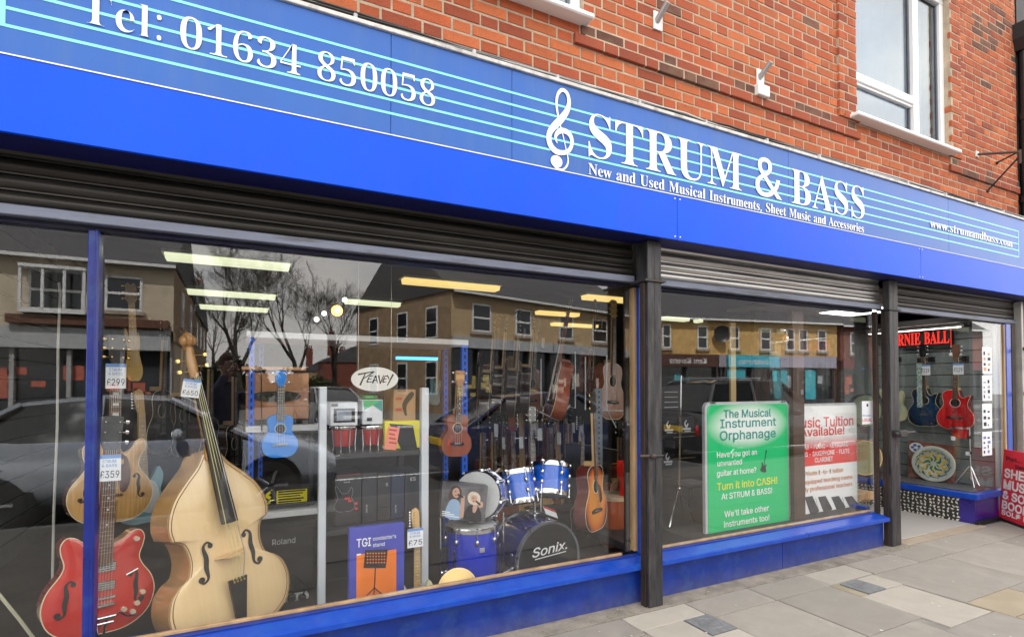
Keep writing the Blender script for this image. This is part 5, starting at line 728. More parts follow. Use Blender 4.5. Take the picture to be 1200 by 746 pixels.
# litter of small specks: leaves and gum
m = MB()
for i in range(60):
    x, y = rs.uniform(1.5, 8), rs.uniform(-1.6, -.03); r_ = rs.uniform(.003,.010)
    m.add([(x+r_*math.cos(a)*rs.uniform(.6,1.2), y+r_*math.sin(a)*rs.uniform(.6,1.2), .0052) for a in [k*PI/3 for k in range(6)]], [list(range(6))])
g_ = stuff(m.build('pavement_litter', M('gum_pale', (.55,.53,.48), .9)))
g_['label'] = 'pale gum spots and specks scattered on the paving'
m = MB()
for i in range(34):
    x = rs.choice([rs.gauss(5.25,.1), rs.gauss(2.1,.12), rs.uniform(1, 5.3)]); y = -.13+rs.uniform(-.02,.03); h = rs.uniform(.004,.014); a = rs.random()*PI
    m.add([(x, y, .002), (x+.012*math.cos(a), y+.012*math.sin(a), .002+h), (x+.004, y+.006, .006+h)], [(0,1,2)])
stuff(m.build('moss_tufts', M('moss', (.16,.18,.07), .9)))
m = MB(); m.box(-40, 90, -4.14, -4.0, -.3, .002, .01); struct(m.build('kerb', M('kerb_granite', (.3,.3,.29), .85, var=.2, bump=.3)))
m = MB(); m.box(-60, 120, -15, -4.14, -.4, -.12); struct(m.build('road', M('asphalt', (.055,.055,.057), .85, var=.2, scale=8, bump=.4, bscale=150)))
m = MB()
x = -30
while x < 90: m.box(x, x+2, -9.6, -9.5, -.1199, -.116); x += 5
m.box(-40, 90, -6.35, -6.27, -.1199, -.116); m.build('road_marking', M('road_paint', (.7,.7,.68), .7, var=.15), bpy.data.objects['road'])
m = MB(); m.box(-60, 120, -120, -15, -.4, 0); m.box(-200,300,.4,400,-.5,-.02); m.box(-200,300,-400,-120,-.5,-.02); struct(m.build('far_pavement', M('far_paving', (.13,.13,.125), .9, var=.15, scale=1)))

# ================================================================ OPPOSITE TERRACE (seen mirrored in the shop glass)
SLATE = M('slate_roof', (.060,.058,.062), .7, var=.3, scale=2, stretch=(.3,1,6), bump=.3, bscale=8)
WINF = M('white_window_frame', (.7,.7,.7), .4)
DPANE = M('dark_pane', (.02,.023,.028), .08, spec=.8)
RED_R = M('ridge_tile_red', (.25,.09,.06), .8)
def house(name, lab, P0, P1, ze, depth, wallm, wins, fascia=None, roof=3.6, fz=(3.0,3.75), ground=(.03,.03,.035), gm=None):
    """facade from P0 to P1 (real ground points, facade faces the shop), eaves ze, wins = list of (t0,t1,z0,z1)"""
    P0 = Vector((P0[0], P0[1], 0)); P1 = Vector((P1[0], P1[1], 0)); Lf = (P1-P0).length; ang = math.atan2(P1.y-P0.y, P1.x-P0.x)
    h = thing(name, lab, 'building', P0, (0, 0, ang))
    m = MB(); m.box(0, Lf, -depth, 0, fz[1]+.02, ze); m.box(0, Lf, -depth, -.4, 0, fz[1]+.02); m.build('wall', wallm, h)
    m = MB(); e = .35
    vs = [(-.1, e, ze-.05), (Lf+.1, e, ze-.05), (Lf+.1, -depth/2, ze+roof), (-.1, -depth/2, ze+roof), (-.1, -depth-e, ze-.05), (Lf+.1, -depth-e, ze-.05)]
    m.add(vs, [(0,1,2,3), (3,2,5,4), (0,3,4), (1,5,2)]); m.add([(x, y, z+.0) for x, y, z in ((-.1,e,ze-.06),(Lf+.1,e,ze-.06),(Lf+.1,-depth-e,ze-.06),(-.1,-depth-e,ze-.06))], [(0,1,2,3)]); rf = m.build('roof', SLATE, h)
    m = MB(); m.box(-.1, Lf+.1, e+.001, e+.10, ze-.16, ze-.04); m.build('gutter', WINF, h)
    m = MB(); m.cyl((-.1, -depth/2, ze+roof), (Lf+.1, -depth/2, ze+roof), .12, n=6); m.build('ridge', RED_R, rf)
    for (a, b, c, d) in wins:
        wn = bpy.data.objects.new('window', None); COL.objects.link(wn); wn.parent = h
        m = MB(); f = .09
        m.box(a, b, 0, .05, c, c+f); m.box(a, b, 0, .05, d-f, d); m.box(a, a+f, .0, .048, c+f, d-f); m.box(b-f, b, 0, .048, c+f, d-f); m.box(a+f, b-f, .0, .06, (c+d)/2-.05, (c+d)/2+.05); m.build('frame', WINF, wn)
        m = MB(); m.box(a+f, b-f, .002, .02, c+f, (c+d)/2-.05); m.box(a+f, b-f, .002, .02, (c+d)/2+.05, d-f); m.build('pane', DPANE, wn)
        m = MB(); m.box(a-.12, b+.12, 0, .14, c-.16, c-.01); m.build('sill', M('stone_sill', (.35,.30,.24), .8), wn)
    rr = random.Random(int(Lf*100)); x = 0; k = 0
    fas = fascia or [(0, Lf, (.2,.2,.22), None)]
    for (a, b, col, txt) in fas:
        sf = bpy.data.objects.new('shopfront', None); COL.objects.link(sf); sf.parent = h
        m = MB(); m.box(a+.05, b-.05, -.05, .18, fz[0], fz[1]); m.build('fascia', M('fascia_%02x%02x%02x' % tuple(int(c*255) for c in col), col, .5, var=.1), sf)
        m = MB(); n = max(2, int((b-a)/1.6)); q = (b-a)/n
        m.box(a+.02, b-.02, -.35, -.02, 0, .5)
        for i in range(n+1): m.box(a+i*q-(.07 if i else 0), a+i*q+(.07 if i < n else 0), -.3, 0, .5, fz[0])
        m.build('shopfront_frame', gm or M('shopfront_dark', (.05,.05,.055), .5, var=.5, scale=.6), sf)
        m = MB(); m.box(a+.08, b-.08, -.28, -.26, .5, fz[0]); m.build('shopfront_glass', DPANE, sf)
        m = MB()
        for i in range(n*3):
            xa = a+.3+rr.random()*(b-a-1.2); za = .6+rr.random()*1.3; m.box(xa, xa+.2+rr.random()*.5, -.259, -.24, za, za+.2+rr.random()*.5)
        m.build('window_display', M('display_%d' % (len(MATS) % 5), [(.5,.48,.42), (.1,.35,.4), (.45,.12,.08), (.5,.4,.15), (.4,.42,.45)][len(MATS) % 5], .6), sf)
        if txt:
            t_ = text('shop_lettering', txt, 0, 0, 0, .36, LETTER if col[0] < .5 else BLACK, sf, '+y', min((b-a)*.6, len(txt)*.33)); t_.location = ((a+b)/2+min((b-a)*.6, len(txt)*.33)/2, .19, fz[0]+.2)
    return h, Lf
def gpt(px, py, z):   # virtual point at height z seen on a bearing -> real ground point mirrored in the glass
    r = ray(px, py); t = (z-CAMH)/r.z; p = _O+r*t; return (p.x, .2-p.y)
CREAM = M('cream_render', (.55,.46,.34), .85, var=.12, scale=1.5, stain=(.3,.26,.2), stain_amt=.4)
TAN = M('tan_brick', (.50,.36,.21), .9, var=.15, scale=3, stain=(.28,.2,.12), stain_amt=.4)
YEL = M('yellow_brick', (.60,.38,.14), .9, var=.2, scale=3, stain=(.3,.2,.09), stain_amt=.5)
DRED = M('dark_red_brick', (.16,.045,.03), .9, var=.2, scale=3)
BRN = M('brown_side_brick', (.32,.22,.13), .9, var=.25, scale=2.5, stain=(.13,.09,.06), stain_amt=.5)
GREYS = M('pale_grey_shopfront', (.36,.36,.36), .6, var=.15, scale=.8)
ya = .2-23.5
hA, la = house('corner_house', 'cream rendered corner building with grey slate roof and white bay window across the road', (-16, ya), (-2.57, ya), 6.45, 11, CREAM,
   [(8.75, 10.45, 4.35, 5.9), (11.1, 12.35, 4.48, 5.87), (4.2, 5.6, 4.4, 5.8), (1.2, 2.6, 4.4, 5.8)], [(0, 6.6, (.35,.36,.37), None), (6.6, 13.4, (.40,.41,.42), None)], 3.4, (2.9, 3.7), gm=GREYS)
m = MB(); m.box(8.6, 10.6, .05, .55, 4.2, 4.36); m.box(8.6, 10.6, .05, .6, 5.88, 6.0); [m.box(x_, x_+.09, .45, .56, 4.36, 5.88) for x_ in (8.6, 9.25, 9.9, 10.5)]; m.build('bay', WINF, hA)
m = MB(); m.box(8.2, 13.3, 0.0, .4, 3.8, 4.12); m.build('tile_hanging', M('brown_tiles', (.12,.05,.03), .8, var=.3), hA)
def side_windows(h, xw, ys, z0, z1, sgn):
    for (a, b) in ys:
        m = MB(); m.box(xw, xw+sgn*.05, a, b, z0, z1); o = m.build('window', WINF, h)
        m = MB(); m.box(xw+sgn*.051, xw+sgn*.06, a+.1, b-.1, z0+.1, (z0+z1)/2-.05); m.box(xw+sgn*.051, xw+sgn*.06, a+.1, b-.1, (z0+z1)/2+.05, z1-.1); m.build('pane', DPANE, o)
side_windows(hA, 13.43, [(-4.2,-3.0), (-8.8,-7.6)], 4.2, 5.9, 1)
m = MB(); m.box(13.432, 13.5, -11, -.001, 3.3, 3.7); m.box(13.432, 13.445, -11, -.001, 3.71, 6.38); m.build('side_cladding', BRN, hA)
hB, lb = house('side_street_house', 'brown two storey building behind the cream corner building, down the side street', (-14, ya-12.5), (-2.7, ya-12.5), 6.2, 14, BRN, [], [(0,11.2,(.3,.28,.25),None)], 3., (2.7,3.4))
side_windows(hB, 11.3, [(-3.,-1.8), (-6.5,-5.2), (-10,-8.8)], 4.1, 5.7, 1); side_windows(hB, 11.3, [(-4,-1.4), (-8,-5)], .8, 2.5, 1)
c0 = gpt(529, 339, 6.4); c1 = gpt(748, 371.5, 6.4)
Lc = math.hypot(c1[0]-c0[0], c1[1]-c0[1])
def wt(P0, P1, px):   # where a bearing crosses the facade line, as distance along it
    r = ray(px, 400); ax, ay = P0[0], .2-P0[1]; dx, dy = P1[0]-P0[0], -(P1[1]-P0[1])
    # O + t r = A + s d
    det = r.x*(-dy)+dx*r.y; t = ((ax)*(-dy)+dx*(ay+CAMD))/det
    p = (_O.x+r.x*t, _O.y+r.y*t); return math.hypot(p[0]-ax, p[1]-ay)
winsC = [(wt(c0,c1,a), wt(c0,c1,b), 4.35, 5.85) for a, b in ((553,575),(604,622),(655,671),(694,711))]
hC, lc = house('tan_shop_terrace', 'tan two storey shop terrace with a silver fascia and slate roof across the road', c0, c1, 6.4, 10.5, TAN, winsC, [(0, Lc*.45, (.42,.43,.45), None), (Lc*.45, Lc, (.38,.40,.43), None)], 3.8, (3.45, 4.0))
for i, (d0, d1) in enumerate(((1.2,2.3), (4.2,5.3), (7.6,8.7))):
    side_windows(hC, -.001, [(-d1, -d0)], 4.0, 5.7, -1); side_windows(hC, -.001, [(-d1, -d0)], 1.0, 2.8, -1)
m = MB(); m.box(-.012, -.0, -10.5, -.001, 0, 6.3); m.build('side_cladding', BRN, hC)
d0 = gpt(768, 370.7, 6.0); d1 = gpt(980.6, 379, 6.0); Ld = math.hypot(d1[0]-d0[0], d1[1]-d0[1])
winsD = [(wt(d0,d1,a), wt(d0,d1,b), 3.95, 5.5) for a, b in ((776,786),(817,829),(855,866),(891,903),(921,931),(936,946),(958,968))]
f1, f2, f3 = wt(d0,d1,840), wt(d0,d1,850), wt(d0,d1,912)
hD, ld = house('yellow_brick_terrace', 'long yellow brick terrace with a turquoise pharmacy fascia across the road', d0, d1, 6.0, 9, YEL, winsD, [(0, f1, (.08,.03,.02), 'Kent Karens'), (f1, f2, (.3,.26,.3), None), (f2, f3, (.05,.42,.55), 'Lloydspharmacy'), (f3, Ld-.2, (.35,.33,.42), None)], 3.2, (2.75, 3.55))
m = MB()
for a, b in ((852,873),(905,910),(915,922),(943,955)): m.box(wt(d0,d1,a), wt(d0,d1,b), -.02, .02, .5, 2.6)
m.build('turquoise_poster', M('turquoise', (.05,.40,.48), .5), hD)
dx_, dy_ = (d1[0]-d0[0])/Ld, (d1[1]-d0[1])/Ld
e0 = (d1[0]+dx_*.3, d1[1]+dy_*.3); e1 = (e0[0]+dx_*14, e0[1]+dy_*14)
hE, le = house('dark_red_house', 'dark red brick house with white sash windows at the far end of the opposite terrace', e0, e1, 5.9, 9, DRED, [(.9, 2.3, 3.8, 5.4), (5, 6.4, 3.8, 5.4)], [(0, 14, (.16,.03,.04), None)], 3.2, (2.7, 3.3))
# satellite dish on the yellow terrace
sdish = thing('satellite_dish', 'dark round satellite dish on the yellow brick wall, seen reflected', 'satellite dish')
p = wt(d0, d1, 842); bx = Vector((d0[0]+dx_*p, d0[1]+dy_*p, 4.95))
nrm = Vector((-dy_, dx_, 0))
m = MB(); m.lathe([(0,0),(.3,.03),(.55,.1),(.56,.11)], n=20, axis='y'); o = m.build('dish', BLACK, sdish); sdish.location = bx+nrm*.35; sdish.rotation_euler = (0,0,math.atan2(dy_,dx_)+.3)
m = MB(); m.cyl((0,-.4,-.2),(0,.0,0),.03,n=6); m.cyl((0,0,-.3),(0,.35,0),.02,n=6); m.build('mount', DSTEEL, sdish)
# distant rooftops and chimneys down the side street
for i, (pxx, w_, hh, dd) in enumerate(((418, 9, 7.2, 75), (384, 8, 6.4, 95))):
    q = vat(pxx, 430, dd); t_ = thing('distant_house', ('far brick house with twin chimney stacks at the end of the side street', 'furthest low house between the bare trees of the side street')[i], 'building', (q.x, q.y, 0))
    m = MB(); m.box(-w_/2, w_/2, -6, 0, 0, hh-2.4); m.build('wall', DRED if i == 0 else BRN, t_)
    m = MB(); m.prism([(-w_/2-.3, hh-2.4), (w_/2+.3, hh-2.4), (0, hh)], -6.2, .2); m.build('roof', SLATE, t_)
    for s_ in (-1, 1):
        m = MB(); m.box(s_*w_*.35-.5, s_*w_*.35+.5, -2.5, -1.3, hh-1.5, hh+1.6); [m.cyl((s_*w_*.35+k*.3, -1.9, hh+1.6), (s_*w_*.35+k*.3, -1.9, hh+2.1), .12, n=6) for k in (-1,0,1)]; m.build('chimney', DRED, t_)

# bare trees
BARK = M('bark', (.045,.037,.03), .95, var=.3, scale=6)
def bare_tree(loc, h, seed, lab, spread=.5):
    rt = random.Random(seed); t_ = thing('bare_tree', lab, 'tree', loc, group='bare winter trees in the side street')
    T = MB(); Bq = MB(); W = MB()
    def grow(p, d, l, r, lev):
        pts = [p]; rs_ = [max(r, .011)]; q = p.copy(); dd = d.copy(); n = 3
        for i in range(n):
            dd = (dd+Vector((rt.uniform(-.09,.09), rt.uniform(-.09,.09), rt.uniform(-.0,.10)))).normalized(); q = q+dd*l/n; pts.append(q.copy()); rs_.append(max(.010, r*(1-.42*(i+1)/n)))
        (T if lev < 2 else Bq if lev < 4 else W).tube(pts, rs_, 6 if lev < 2 else 4 if lev < 4 else 3, caps=False)
        if lev >= 7: return
        nb = 3 if lev < 3 else rt.choice([2,3,3])
        for i in range(nb):
            a = rt.uniform(.28,.62)*(1 if i else .5); az = rt.random()*2*PI; u = dd.orthogonal().normalized(); v = dd.cross(u)
            nd = (dd*math.cos(a)+(u*math.cos(az)+v*math.sin(az))*math.sin(a)*(1+spread*.4)).normalized()
            grow(q if i < 2 else pts[2], nd, l*rt.uniform(.62,.84), rs_[-1]*rt.uniform(.78,.95), lev+1)
    grow(Vector((0,0,-.05)), Vector((rt.uniform(-.05,.05),0,1)), h*.25, h*.022, 0)
    T.build('trunk', BARK, t_); Bq.build('branches', BARK, t_); W.build('twigs', BARK, t_)
q = vat(284, 450, 34); bare_tree((q.x, q.y, 0), 13, 4, 'tall bare tree rising above the photographer in the reflection', .5)
q = vat(350, 450, 44); bare_tree((q.x, q.y, 0), 14, 9, 'wide bare tree behind the white rack top in the reflection', .8)
q = vat(392, 450, 47); bare_tree((q.x, q.y, 0), 14, 15, 'bare tree with a dense round crown furthest right of the reflected trees', .7)
q = vat(246, 450, 60); bare_tree((q.x, q.y, 0), 14, 23, 'small bare tree beside the brown side street building', .6)
# evergreen bushes at their feet
for i, (pxx, w_, hh, dd) in enumerate(((262, 2.6, 3.2, 36), (300, 2.2, 2.4, 38), (338, 3., 2.6, 46), (376, 2.6, 2.2, 50))):
    q = vat(pxx, 450, dd); b = thing('evergreen_bush', ('tall rounded dark green bush nearest the side street building', 'low green bush at the foot of the tallest bare tree', 'broad dark bush under the middle bare tree', 'small dark bush under the right-hand bare tree')[i], 'bush', (q.x, q.y, 0))
    rb2 = random.Random(i); m = MB()
    for k in range(1600):
        v = Vector((rb2.gauss(0,1), rb2.gauss(0,1), rb2.gauss(0,1))).normalized()*(rb2.random()**.35); lob = 1+.22*math.sin(v.x*5+i)+.15*math.cos(v.z*6+v.y*4)
        c = Vector((v.x*w_*.6*lob, v.y*w_*.6*lob, hh*.5+v.z*hh*.5*lob)); s_ = .12
        a1 = Vector((rb2.uniform(-1,1), rb2.uniform(-1,1), rb2.uniform(-1,1))).normalized()*s_; a2 = a1.orthogonal().normalized()*s_
        m.add([c-a1, c+a2, c+a1, c-a2], [(0,1,2,3)])
    m.build('foliage', M('evergreen_%d' % (i % 2), ((.05,.08,.025), (.07,.09,.03))[i % 2], .8, var=.4, scale=1.5), b)
    m = MB(); m.cyl((0,0,0), (0,0,hh*.5), .08, .04); m.build('stem', BARK, b)

# ---------------------------------------------------------------- cars
TYRE = M('tyre', (.015,.015,.016), .8); ALLOY = M('alloy_wheel', (.45,.46,.48), .3, .8)
HEADL = M('headlamp_lens', (.55,.58,.6), .08, coat=1); TAILL = M('tail_lamp_red', (.5,.01,.01), .15, coat=1); PLATEY = M('yellow_plate', (.75,.5,.03), .5)
def car(lab, loc, rot, Lc_, W_, body, cab, paint, rails=False):
    """body: stations (x, z_belt, half width) nose at +x; cab: stations (x, z_roof, half width at roof)"""
    c = thing('parked_car', lab, 'car', loc, (0,0,rot), group='cars parked in the street, seen in the shop glass')
    def loft(secs, close=True):
        m = MB(); n = len(secs[0]); vs = [p for s_ in secs for p in s_]; fs = []
        for i in range(len(secs)-1):
            for k in range(n-1): fs.append((i*n+k, i*n+k+1, (i+1)*n+k+1, (i+1)*n+k))
        m.add(vs, fs, True)
        if close: m.add(secs[0], [list(range(n))[::-1]]); m.add(secs[-1], [list(range(n))])
        return m
    secs = []
    for x, zb, hw in body:
        z0 = .26; half = [(hw*.86, z0), (hw*.98, z0+.12), (hw, z0+.35*(zb-z0)), (hw*.985, z0+.75*(zb-z0)), (hw*.94, zb-.03), (hw*.86, zb), (hw*.4, zb+.035)]
        secs.append([(x, -a, z) for a, z in half]+[(x, a, z) for a, z in half[::-1]])
    o = loft(secs).build('body', paint, c)
    cs = []; 
    def belt(x):
        for (a, za, ha), (b, zb, hb) in zip(body, body[1:]):
            if a <= x <= b: t = (x-a)/(b-a); return za+(zb-za)*t, ha+(hb-ha)*t
        return body[-1][1], body[-1][2]
    for x, zr, hw in cab:
        zb, hb = belt(x); zb -= .03
        cs.append([(x, -hb*.93, zb), (x, -(hb*.93*.35+hw*.65), zb+(zr-zb)*.6), (x, -hw, zr-.03*(zr > zb+.1)), (x, -hw*.5, zr), (x, hw*.5, zr), (x, hw, zr-.03*(zr > zb+.1)), (x, (hb*.93*.35+hw*.65), zb+(zr-zb)*.6), (x, hb*.93, zb)])
    loft(cs, False).build('cabin_glass', CARGLASS, c)
    rm = MB(); top = [s_ for s_ in cab if s_[1] > max(q[1] for q in cab)-.14]
    rsec = [[(x, -hw*1.015, zr-.035), (x, -hw*1.0, zr+.0), (x, -hw*.5, zr+.018), (x, hw*.5, zr+.018), (x, hw, zr), (x, hw*1.015, zr-.035)] for x, zr, hw in top]
    loft(rsec, False).build('roof_panel', paint, c)
    pm = MB()
    for s_ in (-1, 1):
        pt = lambda x, f: next(((x, s_*((h2*.93)*(1-f)+h1*f)*1.012, zz*(1-f)+zr*f) for (x1, zr, h1) in [min(cab, key=lambda q: abs(q[0]-x))] for zz, h2 in [belt(x)]))
        ins = cab[1:-1]; 
        for (xa, xb) in ((cab[0][0], cab[1][0]), (cab[-1][0], cab[-2][0])):
            pm.tube([pt(xa, 0), pt(xb, .97)], .035, 5)
        for x in (sum(q[0] for q in ins)/len(ins),): pm.tube([pt(x, 0), pt(x, .97)], .03, 5)
    pm.build('pillars', paint, c)
    for x in (body[0][0]+.18*Lc_, body[-1][0]-.19*Lc_):
        for s_ in (-1, 1):
            wh = bpy.data.objects.new('wheel', None); COL.objects.link(wh); wh.parent = c; wh.location = (x, s_*(W_/2-.1), .31)
            m = MB(); m.lathe([(.19,-.1),(.30,-.1),(.315,-.06),(.315,.06),(.30,.1),(.19,.1)], n=24, axis='y'); m.build('tyre', TYRE, wh)
            m = MB(); m.lathe([(.04,.0),(.2,.0)], (0, s_*.03, 0), 24, 'y')
            for k in range(5):
                a = 2*PI*k/5; m.tube([(.04*math.cos(a), s_*.08, .04*math.sin(a)), (.2*math.cos(a), s_*.095, .2*math.sin(a))], .022, 5)
            m.lathe([(.185,.09*s_),(.2,.1*s_),(.2,0)], n=24, axis='y'); m.build('rim', ALLOY, wh)
            m = MB(); m.lathe([(.0,0),(.37,0)], (x, s_*(W_/2-.015), .33), 24, 'y'); m.build('wheel_arch', BLACK, c)
    xf, zf, hf = body[-1]; xr2, zr2, hr2 = body[0]
    for s_ in (-1, 1):
        m = MB(); m.sphere((xf-.12, s_*hf*.80, zf-.13), .13, 10, 6, (1.1,.85,.6)); m.build('headlight', HEADL, c)
        m = MB(); m.sphere((xr2+.04, s_*hr2*.86, zr2-.14), .12, 10, 6, (.6,.6,1.3)); m.build('tail_light', TAILL, c)
        m = MB(); m.box(body[len(body)//2][0]+Lc_*.02, body[len(body)//2][0]+Lc_*.02+.18, s_*W_*.502, s_*W_*.49, .86, .89, .005); m.build('door_handle', ALLOY, c)
        mi = cab[-2][0]+.1; m = MB(); m.sphere((mi, s_*(W_/2+.08), 1.0), .11, 8, 6, (.6,.9,.7)); m.build('wing_mirror', paint, c)
    m = MB(); m.box(xf-.02, xf+.03, -.27, .27, .42, .53, .004); m.build('number_plate', M('white_plate', (.75,.75,.72), .5), c)
    m = MB(); m.box(xr2-.03, xr2+.02, -.27, .27, .62, .73, .004); m.build('number_plate', PLATEY, c)
    m = MB(); m.box(xf-.05, xf+.035, -.45, .45, .56, .66, .01); m.box(xf-.06, xf+.03, -.6, .6, .28, .38, .01); m.build('grille', BLACK, c)
    if rails:
        for s_ in (-1, 1):
            m = MB(); a, b = top[0][0], top[-1][0]; h_ = top[0][2]*s_*.93; zt = top[0][1]
            m.tube([(a, h_, zt+.0), (a+.15, h_, zt+.06), (b-.2, h_, zt+.07), (b, h_, zt-.0)], .018, 6); m.build('roof_rail', CHROME, c)
        for x in (top[0][0]+.45, top[-1][0]-.65):
            m = MB(); m.box(x-.035, x+.035, -top[0][2], top[0][2], zt+.10, zt+.13, .008); m.build('roof_bar', CHROME, c)
    return c
ROADZ = -.12
saloon_b = [(-2.15,.78,.70), (-2.05,.92,.80), (-1.5,.98,.87), (-.5,.97,.88), (.7,.95,.88), (1.2,.90,.86), (1.9,.78,.80), (2.12,.62,.66)]
saloon_c = [(-1.9,.98,.60), (-1.2,1.38,.60), (-.4,1.46,.62), (.2,1.42,.61), (1.1,.95,.66)]
suv_b = [(-2.2,.80,.76), (-2.15,1.0,.86), (-1.5,1.06,.92), (.8,1.04,.92), (1.3,1.0,.90), (2.0,.92,.86), (2.2,.7,.74)]
suv_c = [(-2.1,1.05,.70), (-1.75,1.62,.66), (-.6,1.70,.68), (.3,1.67,.67), (1.15,1.04,.74)]
PG = M('paint_silver_grey', (.50,.54,.60), .2, .4, var=.03, coat=1); PS = M('paint_silver', (.48,.5,.54), .25, .6, var=.03, coat=1); PN = M('paint_navy', (.04,.05,.10), .18, .2, var=.03, coat=1); PK = M('paint_black', (.05,.052,.06), .18, .1, var=.03, coat=1)
car('silver grey saloon parked at the kerb behind the photographer, its nose by the blue ukulele', (-.96, -5.25, ROADZ), 0, 4.3, 1.76, saloon_b, saloon_c, PG)
car('dark blue hatchback parked at the kerb, reflected behind the drum kit', (5.0, -5.35, ROADZ), 0, 4.3, 1.76, saloon_b, saloon_c, PN)
car('black estate with silver roof bars, reflected above the green poster', (10.4, -5.6, ROADZ), 0, 4.4, 1.84, suv_b, suv_c, PK, True)
q = vat(806, 480, 11.5); car('silver hatchback parked across the road, peeping out behind the black estate', (q.x+2.0, q.y, ROADZ), 0, 4.3, 1.76, saloon_b, saloon_c, PS)
q = vat(388, 460, 17.5); car('small silver car waiting in the side street, reflected beside the white upright', (q.x, q.y, -.05), R(80), 4.3, 1.76, saloon_b, saloon_c, PS)

# ---------------------------------------------------------------- the photographer (seen in the glass)
def skin(name, pts, edges, mat, parent, root=0, sub=2):
    me = bpy.data.meshes.new(name); me.from_pydata([p[:3] for p in pts], edges, []); me.materials.append(mat)
    o = bpy.data.objects.new(name, me); COL.objects.link(o); 
    if parent is not None: o.parent = parent
    o.modifiers.new('skin', 'SKIN').use_smooth_shade = True
    for i, p in enumerate(pts):
        sv = me.skin_vertices[0].data[i]; sv.radius = p[3] if isinstance(p[3], tuple) else (p[3], p[3]); sv.use_root = (i == root)
    sb = o.modifiers.new('sub', 'SUBSURF'); sb.levels = sub; sb.render_levels = sub
    return o
ph = thing('person', 'photographer in dark jacket holding up a black camera, mirrored in the left window', 'person', (-.13, -3.12, 0), (0,0,R(-35)))
JK = M('dark_jacket', (.06,.07,.12), .8, var=.2, scale=8, bump=.3, bscale=25); SK = M('skin', (.62,.37,.27), .55, var=.06); HR = M('brown_hair', (.10,.06,.04), .8, var=.3, scale=40, stretch=(1,1,.2)); TR = M('dark_trousers', (.02,.022,.03), .85)
# local frame: +y is where he looks
body = skin('body', [(0,-.05,.98,(.17,.12)), (0,-.05,1.15,(.16,.12)), (0,-.06,1.36,(.19,.12)), (0,-.055,1.47,(.09,.08)), (0,-.03,1.53,(.055,.06)), (0,-.02,1.58,(.055,.06))],
   [(0,1),(1,2),(2,3),(3,4),(4,5)], JK, ph)
hd = MB(); N_ = 18; vs = []; fs = []
for j in range(13):
    t = j/12; phi = PI*t
    for i in range(N_):
        th = 2*PI*i/N_; x = math.sin(phi)*math.cos(th)*.075; y = math.sin(phi)*math.sin(th)*.095; z = math.cos(phi)*.12
        if z < 0: x *= 1-.25*(-z/.12); y = y*(1-.15*(-z/.12)) + (.012 if y > 0 else 0)*(-z/.12)
        if y > .07 and abs(x) < .02 and -.045 < z < .01: y += .02
        vs.append((x, y, z+1.665)); 
for j in range(12):
    for i in range(N_): fs.append((j*N_+i, (j+1)*N_+i, (j+1)*N_+(i+1) % N_, j*N_+(i+1) % N_))
hd.add(vs, fs, True)
for s_ in (-1, 1): hd.sphere((s_*.076, -.005, 1.66), .028, 8, 6, (.35,.7,1.1))
hd.cyl((0,-.02,1.5), (0,-.005,1.6), .055, .052)
hd.build('head', SK, ph)
m = MB(); vs = []; fs = []
for j in range(7):
    phi = PI*.52*j/6
    for i in range(N_):
        th = 2*PI*i/N_; k_ = 1.09 if not (math.sin(th) > .55 and j > 4) else .93; vs.append((math.sin(phi)*math.cos(th)*.079*k_, math.sin(phi)*math.sin(th)*.100*k_-.008, math.cos(phi)*.13+1.668-(0 if math.sin(th) > 0 else .03*j/6)))
for j in range(6):
    for i in range(N_): fs.append((j*N_+i, (j+1)*N_+i, (j+1)*N_+(i+1) % N_, j*N_+(i+1) % N_))
m.add(vs, fs, True); m.build('hair', HR, ph)
m = MB()
for s_ in (-1, 1): m.sphere((s_*.03, .083, 1.675), .012, 8, 6)
m.box(-.025, .025, .088, .093, 1.605, 1.612, .002); m.build('eyes_and_mouth', M('face_dark', (.12,.05,.045), .5), ph)
for s_ in (-1, 1):
    skin('sleeve', [(s_*.17,-.05,1.40,.075), (s_*.27,.02,1.22,.06), (s_*.20,.14,1.42,.045), (s_*.12,.16,1.56,.036)], [(0,1),(1,2),(2,3)], JK, ph)
    skin('hand', [(s_*.118,.165,1.57,(.026,.02)), (s_*.085,.185,1.62,(.036,.018)), (s_*.06,.20,1.645,(.03,.015))]+
         [(s_*(.085-.012*k), .205+.008*k, 1.665-.018*k, .009) for k in range(4)]+[(s_*(.05-.012*k), .225, 1.672-.020*k, .008) for k in range(4)]+[(s_*.09,.18,1.595,.011), (s_*.06,.2,1.588,.009)],
         [(0,1),(1,2)]+[(2, 3+k) for k in range(4)]+[(3+k, 7+k) for k in range(4)]+[(0,11),(11,12)], SK, ph, sub=1)
    skin('leg', [(s_*.09,-.05,.97,.12), (s_*.11,-.03,.52,.075), (s_*.12,-.06,.08,.05)], [(0,1),(1,2)], TR, ph)
    m = MB(); m.box(s_*.12-.05, s_*.12+.05, -.13, .16, 0, .08, .03); m.build('shoe', BLACK, ph)
dc = thing('camera_body', 'black camera held up to the photographer\'s eye', 'camera', (-.13, -3.12, 0), (0,0,R(-35)))
m = MB(); m.box(-.07, .07, .115, .185, 1.60, 1.69, .012); m.box(-.025, .03, .12, .19, 1.69, 1.72, .01); m.build('housing', BLACK, dc)
m = MB(); m.cyl((0,.185,1.64), (0,.205,1.63), .038, .042, 20); m.build('lens', BLACK, dc)
